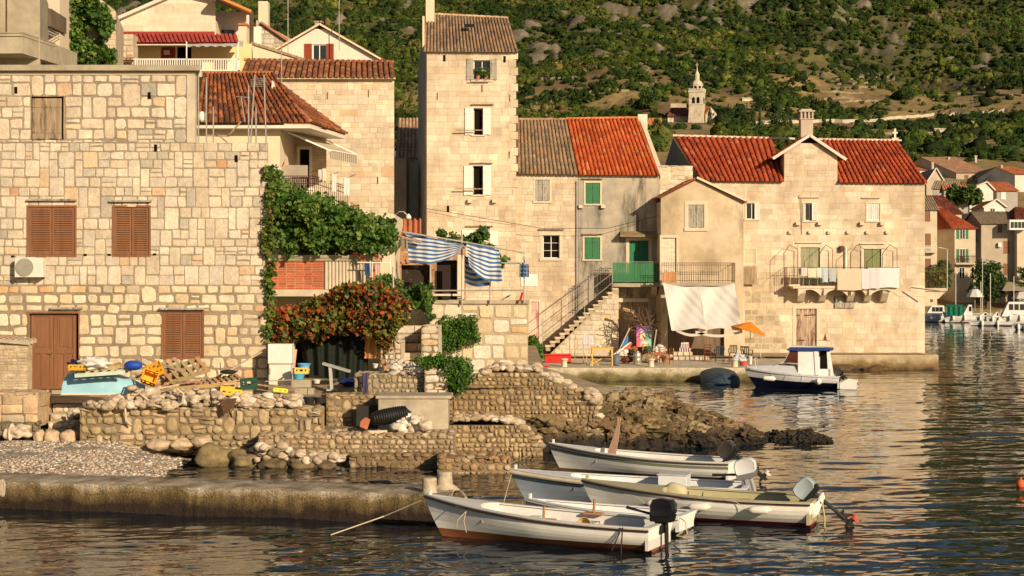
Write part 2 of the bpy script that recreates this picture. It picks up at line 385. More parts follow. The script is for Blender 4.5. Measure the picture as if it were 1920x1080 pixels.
def xy(px, D): return (X(px, D), D)
def leaves(name, pts, size, cols, parent=None, mat=None, outward=None, seed=1, flat=.35):
    g = np.random.default_rng(seed); pts = np.asarray(pts, dtype=np.float32); n = len(pts)
    nr = g.normal(size=(n, 3)); nr += np.array(outward if outward is not None else (.25, -.7, .45))*1.1
    nr /= np.linalg.norm(nr, axis=1)[:, None]
    t = g.normal(size=(n, 3)); t -= (t*nr).sum(1)[:, None]*nr; t /= np.linalg.norm(t, axis=1)[:, None]; b = np.cross(nr, t)
    s = (size*g.uniform(.6, 1.35, n))[:, None] if np.isscalar(size) else (size*g.uniform(.7, 1.25, n))[:, None]
    v = np.stack([pts-t*s*.5, pts+b*s*.45+nr*s*.12, pts+t*s*.55-nr*s*.1, pts-b*s*.45+nr*s*.12], 1).reshape(-1, 3)
    f = (np.arange(n)[:, None]*4+np.array([0, 1, 2, 3])[None]).astype(np.int32)
    f = np.concatenate([f[:, [0, 1, 2]], f[:, [0, 2, 3]]])
    cc = np.asarray(cols, dtype=np.float32)
    if cc.ndim == 2 and len(cc) != n: cc = cc[g.integers(0, len(cc), n)]*g.uniform(.7, 1.3, n)[:, None]
    return np_mesh(name, v, f, np.repeat(cc, 4, 0), mat or mLeaf, parent)
# ================= SETTING: sea, hill, scrub =================
PR = [(100, .6), (240, 1.2), (300, 11), (400, 31), (500, 47), (620, 62), (700, 73), (850, 110), (1000, 153), (1150, 205), (1400, 300), (1900, 470), (2600, 560)]
PD = np.array([p[0] for p in PR], float); PZ = np.array([p[1] for p in PR], float)
def fbm(x, y, sc_, oc=4, seed=0, ):
    g = np.random.default_rng(seed); out = 0; a = 1; tot = 0
    for o in range(oc):
        t = g.random((64, 64)); u = np.asarray(x)*sc_*2**o+17.3*o; v = np.asarray(y)*sc_*2**o+9.1*o
        iu = np.floor(u).astype(int); iv = np.floor(v).astype(int); fu = u-iu; fv = v-iv
        fu = fu*fu*(3-2*fu); fv = fv*fv*(3-2*fv)
        s = lambda i, j: t[(iu+i) % 64, (iv+j) % 64]
        out = out+a*((s(0, 0)*(1-fu)+s(1, 0)*fu)*(1-fv)+(s(0, 1)*(1-fu)+s(1, 1)*fu)*fv); tot += a; a *= .5
    return out/tot
def hz(x, y):
    z = np.interp(y, PD, PZ); k = np.clip((np.asarray(y)-560)/300, 0, 1)
    z = z+k*(fbm(x, y, 1/160, 4, 3)-.5)*44*np.clip(k, .25, 1)+k*(fbm(x, y, 1/22, 3, 5)-.5)*6
    dg = fbm(np.asarray(x)*1.0+np.asarray(y)*.8, np.asarray(y)*.35-np.asarray(x)*.3, 1/55, 3, 15); z = z+k*(1-np.abs(dg-.5)*4)*9
    # a gully running down from the upper right
    gx = 160+(np.asarray(y)-700)*.22
    z = z-k*14*np.exp(-((np.asarray(x)-gx)/45)**2)
    return np.where((np.asarray(x) > 26+(np.asarray(y)-112)*.08) & (np.asarray(y) < 241), -2., z)
def hit(px, py):
    D = np.arange(560, 1800, 2.); x = (px-960)*D/F; q = YH-(hz(x, D)-HC)*F/D
    i = np.argmax(q <= py); return float(x[i]), float(D[i]), float(hz(x[i], D[i]))
ROCKS = [(1075, 48, 60, 9), (1100, 62, 55, 7), (1000, 45, 30, 8), (975, 72, 26, 7), (1055, 25, 22, 7), (1010, 90, 34, 7), (1085, 80, 10, 22), (1040, 88, 10, 16), (1125, 107, 28, 9), (1060, 118, 34, 6), (1175, 103, 26, 7), (1237, 95, 16, 16), (1205, 102, 14, 5), (1145, 12, 30, 5), (1155, 40, 16, 4), (1210, 55, 22, 7), (1252, 15, 30, 8), (1285, 42, 40, 6), (1300, 55, 24, 8), (1320, 42, 14, 7), (1300, 20, 10, 6), (1330, 15, 18, 6), (1345, 35, 14, 7), (1400, 3, 34, 9), (1620, 8, 26, 6), (1590, 30, 26, 6), (1575, 45, 24, 6), (1560, 57, 14, 4), (1755, 30, 10, 26), (1710, 33, 9, 9), (1660, 52, 12, 7), (1680, 82, 18, 13), (1668, 100, 18, 8), (1705, 52, 8, 3), (1640, 100, 9, 7), (1555, 98, 8, 5), (1775, 117, 20, 6), (1830, 130, 34, 7), (1850, 110, 16, 8), (1545, 148, 9, 4), (1610, 90, 9, 6), (890, 60, 12, 6), (505, 20, 10, 5), (250, 12, 22, 9), (280, 22, 14, 6), (640, 32, 14, 5), (767, 10, 14, 10), (770, 58, 11, 8), (727, 72, 10, 6), (718, 38, 12, 4), (735, 38, 8, 3), (1160, 66, 14, 4), (1190, 28, 16, 5), (1110, 130, 8, 5), (1210, 132, 16, 5), (1280, 75, 12, 4), (960, 105, 20, 8), (1015, 112, 24, 6), (1475, 20, 20, 5), (1500, 48, 10, 4), (1400, 60, 10, 5)]
FIELDS = [(1590, 165, 90, 26), (1530, 182, 60, 12), (1380, 190, 50, 26), (1240, 158, 26, 14), (1820, 175, 80, 26), (1150, 190, 90, 12), (1300, 205, 100, 14), (1740, 190, 60, 14), (1700, 255, 120, 16), (1110, 205, 60, 12), (1850, 255, 60, 14), (1230, 145, 20, 14), (1450, 222, 60, 14)]
def inell(px, py, L, wob=0):
    m = np.zeros(np.shape(px), bool)
    for cx, cy, rx, ry in L: m |= (((px-cx)/rx)**2+((py-cy)/ry)**2 + wob) < 1
    return m
RW = []
for cx, cy, rx, ry in ROCKS:
    x, y, z = hit(cx, cy); s = F/y; x2, y2, z2 = hit(cx, cy-ry); RW.append((x, y, rx/s*.62, max(4, abs(y2-y)*.6), (rnd.uniform(-.5, .5) if rx > 22 else 0)))
FW = []
for cx, cy, rx, ry in FIELDS:
    x, y, z = hit(cx, cy); s = F/y; x2, y2, z2 = hit(cx, cy-ry); FW.append((x, y, rx/s, max(8, abs(y2-y)), 0))
def emask(x, y, L, w=.5, seed=8):
    wob = (fbm(x, y, 1/6, 4, seed)-.5)*3.2*w; best = np.full(np.shape(x), 9.)
    for cx, cy, rx, ry, sk in L:
        dx = (x-cx)-sk*(y-cy); best = np.minimum(best, (dx/rx)**2+((y-cy)/ry)**2)
    return best+wob*1.6
def hill():
    nr, nc = 620, 520; ys = 112*(2600/112)**(np.linspace(0, 1, nr)**1.0); ss = np.linspace(-.42, .42, nc)
    Y, S = np.meshgrid(ys, ss, indexing='ij'); Xx = S*Y; Zz = hz(Xx, Y)
    rk = emask(Xx, Y, RW, .45)
    Zz = Zz+np.clip(1-rk, 0, 1)*2.0+np.where(rk < 1, (fbm(Xx, Y, 1/4, 3, 12)-.5)*2.6, 0)
    n1 = fbm(Xx, Y, 1/30, 4, 21); n2 = fbm(Xx, Y, 1/5, 3, 22)
    soil = np.array([.15, .095, .045]); grass = np.array([.27, .195, .08]); rock = np.array([.185, .15, .105]); green = np.array([.055, .065, .02])
    c = grass[None, None]*(.7+.6*n2[..., None]); c = c*(1-np.clip(n1-.45, 0, .3)[..., None]*3)+soil*np.clip(n1-.45, 0, .3)[..., None]*3
    up = np.clip((Y-760)/130, 0, 1)[..., None]; c = c*(1-up*.8)+green*up*.8
    r = (rk < 1)[..., None]; c = np.where(r, rock*(.6+.8*n2[..., None]), c)
    v = np.stack([Xx, Y, Zz], -1).reshape(-1, 3); i = np.arange((nr-1)*nc).reshape(nr-1, nc)[:, :-1].ravel()
    f = np.stack([i, i+1, i+nc+1, i+nc], 1).astype(np.int32)
    o = np_mesh('hillside', v, f, c.reshape(-1, 3), M('earth', attr=True, var=.4, scale=.35, bump=.6, bscale=1.2, bdist=.5, rough=.95), smooth=True)
    tag(o, 'rocky Mediterranean hillside rising behind the village', None, None, 'structure')
hill()
def scrub():
    g = np.random.default_rng(5); n = 88000
    y = np.sqrt(g.uniform(430**2, 1260**2, n)); x = g.uniform(-.33, .33, n)*y
    z = hz(x, y); px = 960+F*x/y; py = YH-(z-HC)*F/y
    keep = (py < 285) | ((px > 1690) & (py < 318) & (py > 240))
    rk = emask(x, y, RW, .45); keep &= rk > 1.02
    dens = np.where(y > 870, .97, np.where(y < 585, .62, np.clip(.26+(y-600)/400, .2, .95))); cl = fbm(x, y, 1/28, 3, 33)
    keep &= g.random(n) < np.clip(dens*(.42+1.5*np.clip((cl-.33)*3.2, 0, 1)), 0, 1)
    keep &= ~((px > 1250) & (px < 1348) & (y < 652)) & ~((px > 1205) & (px < 1250) & (y > 600) & (y < 645))
    rp_ = sorted(hit(*q)[:2] for q in [(1405, 236), (1450, 232), (1520, 231), (1640, 229), (1700, 222), (1760, 220), (1840, 217), (1890, 212)]); ry = np.interp(x, [q[0] for q in rp_], [q[1] for q in rp_]); keep &= ~((px > 1400) & (y > ry-34) & (y < ry+8))
    fd = emask(x, y, FW, .4); keep &= (fd > 1) | (g.random(n) < .10)
    x, y, z, cl = x[keep], y[keep], z[keep], cl[keep]; n = len(x)
    far = y > 800
    s = g.uniform(.7, 1.9, n)*np.where(g.random(n) < .10, 1.8, 1)
    big = []
    vv, ff = ICO[1]; tv = np.array([list(p) for p in vv]); tf = np.array(ff); K = len(tv)
    # ragged outline: push alternate vertices out
    var = [tv*(g.uniform(.5, 1.1, (K, 1))) for _ in range(10)]
    vi = g.integers(0, 10, n); T = np.stack(var)[vi]; a = g.uniform(0, 6.28, n); ca, sa = np.cos(a), np.sin(a)
    Tx = T[..., 0]*ca[:, None]-T[..., 1]*sa[:, None]; Ty = T[..., 0]*sa[:, None]+T[..., 1]*ca[:, None]
    hh = g.uniform(.65, 1.15, n)
    Vv = np.stack([x[:, None]+Tx*s[:, None], y[:, None]+Ty*s[:, None], z[:, None]+(T[..., 2]*hh[:, None]+.35)*s[:, None]], -1).reshape(-1, 3)
    Ff = (np.arange(n)[:, None, None]*K+tf[None]).reshape(-1, 3).astype(np.int32)
    pal = np.array([(.030, .052, .009), (.046, .070, .012), (.072, .092, .015), (.105, .115, .024), (.022, .038, .010), (.14, .115, .04)])
    patch = fbm(x, y, 1/45, 3, 77); pi = np.clip((patch-.3)*9+g.normal(0, 1.1, n), 0, 5).astype(int); pi = np.array([4, 0, 1, 2, 3, 5])[pi]; c = pal[pi]*g.uniform(.7, 1.3, (n, 1))
    C = np.repeat(c, K, 0)*g.uniform(.6, 1.4, (n*K, 1))
    np_mesh('hillside_scrub', Vv, Ff, C, mScrub).update_tag()
    o = bpy.data.objects['hillside_scrub']; tag(o, 'dense green scrub and bushes covering the rocky hillside', 'scrub', None, 'stuff')
    # fluffy leaf tufts breaking the outlines of the nearer bushes
    m = (y < 1300); idx = np.where(m)[0]; q = 24; k = len(idx)*q; print('bushes', len(idx)); I = np.repeat(idx, q)
    d = g.normal(size=(k, 3)); d[:, 2] = np.abs(d[:, 2]); d /= np.linalg.norm(d, axis=1)[:, None]
    p = np.stack([x[I], y[I], z[I]+.35*s[I]], 1)+d*s[I][:, None]*np.array([1, 1, .9])*g.uniform(.65, 1.3, (k, 1))
    t = g.normal(size=(k, 3)); b = g.normal(size=(k, 3)); ls = s[I][:, None]*.26
    v = np.stack([p+t*ls*.6, p+b*ls*.6, p-(t+b)*ls*.35], 1).reshape(-1, 3)
    f = np.arange(k*3).reshape(-1, 3).astype(np.int32)
    o = np_mesh('hillside_leaves', v, f, np.repeat(c[I]*g.uniform(.7, 1.7, (k, 1)), 3, 0), mScrub)
    o.parent = bpy.data.objects['hillside_scrub']; o.location = Vector(o.location)-bpy.data.objects['hillside_scrub'].location
scrub()
def strip(name, pts, w, h, mat, kind, label=None, cat=None):
    mb = MB(); pp = []
    for (a, b) in zip(pts, pts[1:]):
        for k in range(8): pp.append((a[0]+(b[0]-a[0])*k/8, a[1]+(b[1]-a[1])*k/8))
    pp.append(pts[-1]); q = [Vector(hit(*p)) for p in pp]
    for a, b in zip(q, q[1:]):
        if abs(a.y-b.y) < 60:
            a2, b2 = a+V(0, 0, h), b+V(0, 0, h)
            mb.add([a-V(0, 0, 1), b-V(0, 0, 1), b2, a2, b2+V(0, w, .2), a2+V(0, w, .2)], [(0, 1, 2, 3), (3, 2, 4, 5)])
    o = mb.build(name, mat)
    tag(o, label, cat, None, kind); return o
strip('hill_road', [(1405, 236), (1450, 232), (1520, 231), (1640, 229), (1700, 222), (1760, 220), (1840, 217), (1890, 212)], 5, 1.2, M('pale_road', (.50, .44, .34), var=.1), 'structure')
TW = [((1560, 152), (1680, 148)), ((1570, 160), (1685, 157)), ((1560, 168), (1650, 166)), ((1530, 176), (1620, 177)), ((1545, 188), (1600, 187)), ((1560, 195), (1660, 192)), ((1790, 165), (1900, 168)), ((1795, 178), (1915, 182)), ((1010, 150), (1080, 150)), ((1100, 175), (1180, 172)), ((1640, 262), (1760, 258)), ((1790, 262), (1880, 258))]
for i, (a, b) in enumerate(TW):
    n = 'upper hill' if a[1] < 170 else 'lower hill'
    strip('terrace_wall', [a, ((a[0]+b[0])/2, (a[1]+b[1])/2-1), b], .8, .8, M('field_wall', (.25, .20, .13), var=.4, scale=.5), None,
          'low dry stone field wall crossing the dry terraced slope', 'field wall').__setitem__('group', 'dry stone terrace walls on the hillside')
# sea
def water():
    m = bpy.data.materials.new('sea_water'); m.use_nodes = True; t = m.node_tree; N = t.nodes; L = t.links; b = N['Principled BSDF']
    b.inputs['Base Color'].default_value = (.004, .013, .021, 1); b.inputs['Roughness'].default_value = .04; b.inputs['IOR'].default_value = 1.333
    b.inputs['Specular IOR Level'].default_value = .5
    tc = N.new('ShaderNodeTexCoord')
    def nz(scale, det, st, dist=0):
        mp = N.new('ShaderNodeMapping'); mp.inputs['Scale'].default_value = st; mp.inputs['Rotation'].default_value = (0, 0, R_(12)); L.new(tc.outputs['Object'], mp.inputs[0])
        n = N.new('ShaderNodeTexNoise'); n.inputs['Scale'].default_value = scale; n.inputs['Detail'].default_value = det; n.inputs['Distortion'].default_value = dist
        L.new(mp.outputs[0], n.inputs['Vector']); return n.outputs[0]
    h1 = nz(.8, 2, (.34, 1, 1), .5); h2 = nz(2.2, 2, (.40, 1, 1), .4)
    mk = nz(.05, 2, (.4, 1, 1)); mrn = N.new('ShaderNodeMapRange'); L.new(mk, mrn.inputs[0])
    for k, q in enumerate((.35, .65, .45, 1.25)): mrn.inputs[k+1].default_value = q
    a = N.new('ShaderNodeMath'); a.operation = 'MULTIPLY'; L.new(h2, a.inputs[0]); a.inputs[1].default_value = .42
    s = N.new('ShaderNodeMath'); s.operation = 'ADD'; L.new(h1, s.inputs[0]); L.new(a.outputs[0], s.inputs[1])
    p = N.new('ShaderNodeMath'); p.operation = 'MULTIPLY'; L.new(s.outputs[0], p.inputs[0]); L.new(mrn.outputs[0], p.inputs[1])
    bp = N.new('ShaderNodeBump'); bp.inputs['Strength'].default_value = .6; bp.inputs['Distance'].default_value = .03
    L.new(p.outputs[0], bp.inputs['Height']); L.new(bp.outputs[0], b.inputs['Normal'])
    nr, nc = 760, 900; py = np.linspace(1190, 598.5, nr); ys = np.concatenate([16000/(py-535.), [258.]]); ss = np.linspace(-.46, .46, nc); nr += 1
    Y, S = np.meshgrid(ys, ss, indexing='ij'); Xx = S*Y; c_, s_ = math.cos(.22), math.sin(.22); U_ = (Xx*c_+Y*s_); V_ = (Y*c_-Xx*s_)
    gust = .45+1.1*fbm(Xx, Y, 1/14, 3, 94)
    z = ((fbm(U_*.42, V_, 1/.9, 2, 90)-.5)*.068+(fbm(U_*.45+5, V_, 1/.42, 2, 91)-.5)*.044*gust+(fbm(U_*.6, V_, 1/.2, 2, 92)-.5)*.022*gust)
    v = np.stack([Xx, Y, z], -1).reshape(-1, 3); i = np.arange((nr-1)*nc).reshape(nr-1, nc)[:, :-1].ravel()
    o = np_mesh('sea', v, np.stack([i, i+1, i+nc+1, i+nc], 1).astype(np.int32), None, m, smooth=True)
    o['kind'] = 'structure'
    MB().add([(-150, 2, -.25), (160, 2, -.25), (160, 252, -.25), (-150, 252, -.25)], [(0, 1, 2, 3)]).build('sea_outer', m)['kind'] = 'structure'
    MB().add([(-150, 2, -3), (160, 2, -3), (160, 260, -3), (-150, 260, -3)], [(0, 1, 2, 3)]).build('sea_bed', M('sea_bed', (.1, .09, .05)))['kind'] = 'structure'
water()
# ================= MAIN BUILDINGS =================
def louvre_win(t, a, b, c, d, D, mat=mBrownW):
    closed_shutters(t, a, b, c, d, D, mat, 'louvre', rec=.05)
    x0, x1, z0, z1 = X(a, D), X(b, D), Z(d, D), Z(c, D); f = .07; y0, y1 = D-.03, D+.1
    MB().box(x0-f, x0-.002, y0, y1, z0-f, z1+f).box(x1+.002, x1+f, y0, y1, z0-f, z1+f).box(x0, x1, y0, y1, z1+.002, z1+f).box(x0, x1, y0, y1, z0-f, z0-.002).build('window_frame', mat, t, bevel=.006)
# ---- near stone house on the left (wall plane 54 m away)
def left_house():
    D = 54.; t = thing('stone_house', (X(240, D), D+3, 1.2), 'big pale rubble stone house with brown louvred shutters at the left edge', 'house')
    x0 = X(-90, D); x1 = X(503, D); xs = X(366, D); z0 = 1.2
    zm = Z(268, D); zt = Z(140, D); zl = Z(535, D)
    H = lambda *r: ph(*r, D, x0)
    W1, W2, W3, W4, DR = (58, 122, 181, 262), (54, 140, 389, 478), (214, 279, 389, 478), (306, 379, 585, 670), (54, 147, 588, 731)
    mb = MB()
    masonry(mb, (x0, D, 0), (1, 0, 0), x1-x0, z0, zl, [H(*W4), H(*DR)], ch=(.27, .40), cw=(.33, .62), joint=.07, bulge=.035, jit=.02, pal=PAL_LOW, tall=.05, split=.08, seed=3, rc=.17, mortar=(.27, .21, .14))
    masonry(mb, (x0, D, 0), (1, 0, 0), x1-x0, zl, zm, [H(*W2), H(*W3)], ch=(.24, .38), cw=(.24, .5), joint=.032, bulge=.022, jit=.012, pal=PAL_L, tall=.2, split=.10, seed=4, rc=.10, mortar=(.31, .25, .175))
    xc = X(350, D)
    masonry(mb, (x0, D, 0), (1, 0, 0), xc-x0, zm, zt, [H(*W1)], ch=(.26, .44), cw=(.28, .62), joint=.05, bulge=.026, jit=.018, pal=PAL_L, tall=.2, split=.14, seed=5, rc=.14, mortar=(.28, .225, .16))
    k = lambda px, D2: (X(px, D)*D2/D-.15, D2)
    sides(mb, (x0, D), (x1, D), k(503, 64), k(-90, 64), z0, zm-.01, c=(.5, .42, .3))
    sides(mb, (x0, D+.02), (xc, D+.02), k(350, 64), k(-90, 64), zm, zt-.01, c=(.5, .42, .3))
    mb.build('wall', mStone, t)
    MB().prism([(X(-95, D), D-.22, Z(134, D)), (X(378, D), D-.22, Z(134, D)), (X(352, 64), 64, Z(134, D)), (X(-95, 64), 64, Z(134, D))][::-1], (0, 0, Z(123, D)-Z(134, D))).build('roof_slab', mConc, t, bevel=.02)
    MB().box(X(-90, D), X(366, D), D-.03, D+.3, Z(141, D)+.003, Z(134, D)-.003).box(X(350, D)+.003, X(366, D), D-.03, D+.3, Z(268, D), Z(141, D)).build('concrete_beam', mConcL, t, bevel=.01)
    r = random.Random(4)
    for a in (W2, W3, W4): louvre_win(t, *a, D)
    # old boarded hatch, ajar on its right
    x0_, x1_, z0_, z1_ = X(58, D), X(122, D), Z(262, D), Z(181, D)
    MB().box(x0_, x1_, D+.16, D+.2, z0_, z1_).build('recess', mDark, t)
    leaf_shutter(t, x0_+.03, x1_-.12, z0_+.02, z1_-.05, D+.08, mOldW, 'board', 'weathered board hatch standing ajar')
    MB().box(x0_-.02, x1_+.02, D-.01, D+.1, z1_+.001, z1_+.06).box(x1_-.05, x1_, D, D+.1, z0_, z1_).build('window_frame', mOldW, t)
    # double door
    a, b, c, d = X(54, D), X(147, D), Z(731, D), Z(588, D); y = D+.12
    MB().box(a, b, y+.06, y+.09, c, d).build('recess', mDark, t)
    for i in range(2):
        u0 = a+.04+(b-a-.13)*i/2; u1 = a+.04+(b-a-.13)*(i+1)/2-.012; mb = MB(); w = .11
        hh = d-c; cuts = [c+.02, c+hh*.50, d-.03]
        mb.box(u0, u0+w, y, y+.05, c+.02, d-.03).box(u1-w, u1, y, y+.05, c+.02, d-.03)
        for z in cuts: mb.box(u0+w, u1-w, y, y+.05, max(c+.02, z-.07), min(d-.03, z+.07))
        mb.box((u0+u1)/2-.04, (u0+u1)/2+.04, y, y+.05, cuts[0]+.07, cuts[1]-.07)
        mb.box(u0+w, u1-w, y+.03, y+.05, c+.05, d-.05); mb.box(u0+w+.07, u1-w-.07, y+.012, y+.03, cuts[1]+.15, cuts[2]-.15)
        o = mb.build('door', mBrownW, t, bevel=.006)
        if i == 0: MB().box(u1-.05, u1-.02, y-.015, y, c+1.0, c+1.25).box(u1-.15, u1-.03, y-.05, y-.03, c+1.14, c+1.165).box(u1-.05, u1-.03, y-.05, y, c+1.14, c+1.165).build('handle', M('brass', (.5, .36, .15), metal=.8, rough=.35), o)
    MB().box(a-.07, a-.002, D-.02, D+.12, c, d+.06).box(b+.002, b+.04, D-.02, D+.12, c, d+.06).box(a, b, D-.02, D+.12, d+.002, d+.06).build('door_frame', mBrownW, t)
    MB().box(a-.05, b+.1, D-.25, D, c-.12, c).build('doorstep', mConc, t)
    for q in ((52, 145, 375), (207, 285, 377), (96, 155, 578), (300, 384, 579)): ledge(t, *q, D, mGreyW, out=.16, th=.06)
    for px, py in ((30, 168), (280, 178), (292, 276), (443, 296), (24, 481), (160, 478), (205, 478), (290, 477)):
        MB().box(X(px-3, D), X(px+3, D), D-.028, D+.02, Z(py+8 if py < 300 else py+2, D), Z(py-5 if py < 300 else py-2, D)).build('wall_hole', mDark, t)
left_house()
def generic_box(t, fl, fr, br, bl, z0, z1, mat, c=(1, 1, 1), name='wall'):
    mb = MB(); sides(mb, fl, fr, br, bl, z0, z1, c); mb.add([(*fl, z0), (*fr, z0), (*fr, z1), (*fl, z1)], [(0, 1, 2, 3)], c)
    return mb.build(name, mat, t)
# ---- tower house
def tower():
    D = 100.; t = thing('tower_house', (X(884, D), D+3.5, 1), 'tall narrow stone tower house with white shutters rising above its neighbours', 'house')
    x0, x1 = X(800, D), X(967, D); zt = Z(95, D); z0 = .8
    T = [(888, 920, 113, 150), (888, 905, 203, 253), (887, 905, 311, 365), (890, 916, 434, 452)]
    mb = MB(); zb = Z(352, D)
    r = random.Random(2); q = {}
    def xr(z):
        k = int(z/.62); q.setdefault(k, r.choice((0, .1, .16))); return x1-x0-.12
    masonry(mb, (x0, D, 0), (1, 0, 0), x1-x0, z0, zb, [ph(*T[2], D, x0), ph(*T[3], D, x0)], ch=(.24, .38), cw=(.3, .75), joint=.016, bulge=.012, jit=.008, pal=PAL_A, tall=.12, split=.12, seed=8, rc=.06, mortar=(.44, .35, .24), reveal=.3)
    masonry(mb, (x0, D, 0), (1, 0, 0), x1-x0-.1, zb, zt, [ph(*T[0], D, x0), ph(*T[1], D, x0), ph(*T[2], D, x0)], ch=(.32, .38), cw=(.42, .8), joint=.012, bulge=.012, jit=.004, pal=PAL_A, tall=.0, split=0, seed=9, rc=.04, mortar=(.46, .37, .26), reveal=.3)
    bl = xy(784, 108); br = (x1-.1, 107.5)
    sides(mb, (x0, D), (x1-.1, D), br, bl, z0, zt-.01, c=(.5, .41, .3)); mb.build('wall', mAshlar, t)
    mq = MB(); z = zb; k = 0
    while z < zt-.2: w = (.42, .62)[k % 2]; h = .47; mq.box(x1-w*.55-.1, x1+(.02 if k % 2 else .13), D-.03, D+.5, z+.01, min(z+h, zt)-.01, pick(PAL_A, r)); z += h; k += 1
    mq.build('quoin', mAshlar, t, bevel=.02)
    e0, e1 = V(X(795, D)-.05, D-.2, Z(97, D)), V(X(972, D), D-.2, Z(98, D)); r1, r0 = P(953, 34, 104), P(796, 26, 104)
    mb = MB(); roof(mb, e0, e1, r1, r0, cw=.2, tl=.42, pal=PT_OLD, seed=3); ro = mb.build('roof', mTile, t)
    ridge(MB(), r0, r1, r=.13, pal=[((.48, .34, .2), 1)], seed=2).build('ridge', mTile, ro)
    MB().add([(x0, D, zt-.1), (*bl, zt-.1), r0+V(.0, 0, -.1)], [(0, 1, 2)], (.5, .41, .3)).build('gable', mAshlar, t)
    c = MB(); c.pbox(798, 814, -14, 42, 103, .7).pbox(796, 816, -18, -14, 102.95, .8); c.build('chimney', mCream, t, bevel=.02)
    MB().add([P(871, 51, 101.55), P(888, 51, 101.55), P(887, 45, 101.95), P(872, 45, 101.95)], [(0, 1, 2, 3)]).build('skylight', mGlass, t)
    MB().pbox(792, 796, 30, 95, D+.3, .1).build('gutter_pipe', mCream, t)
    window(t, *T[0], D, rec=.2, cols=2, rows=2, sur=.12)
    for i in (1, 2): window(t, *T[i], D, rec=.28, cols=1, rows=1, sur=.1, fw=.03, pane=mDark)
    window(t, *T[3], D, rec=.2, cols=2, rows=1, sur=.1)
    for (a, b, c, d, m) in ((875, 887, 110, 150, mGreyW), (919, 932, 110, 150, mGreyW), (872, 887, 202, 253, mWhiteP), (906, 920, 202, 253, mWhiteP), (870, 886, 311, 366, mWhiteP), (906, 921, 310, 366, mWhiteP), (866, 888, 431, 460, mWhiteP), (918, 934, 433, 460, mWhiteP)):
        leaf_shutter(t, X(a, D), X(b, D), Z(d, D), Z(c, D), D-.05, m, 'board', th=.05)
    for (a, b, y) in ((855, 906, 244), (853, 906, 354), (882, 922, 149)): MB().pbox(a, b, y-1, y+1, D-.4, .05).build('sill_rod', mOldW, t)
    for (a, b, y) in ((884, 926, 196), (882, 924, 306), (874, 925, 424)): ledge(t, a, b, y, D, mOldW, out=.18)
    for px, py in ((833, 109), (946, 111), (840, 392)): MB().pbox(px-2.4, px+2.4, py-6, py+6, D-.02, .1).build('vent_hole', mDark, t)
    for px, py in ((820, 181), (904, 166), (956, 184), (955, 291)): MB().pbox(px-.7, px+.7, py-7, py+6, D-.05, .03).build('iron_cramp', mRust, t)
    for px in (881, 927): MB().pbox(px-4, px+4, 373, 380, D-.3, .35).build('corbel', mFrameS, t)
tower()
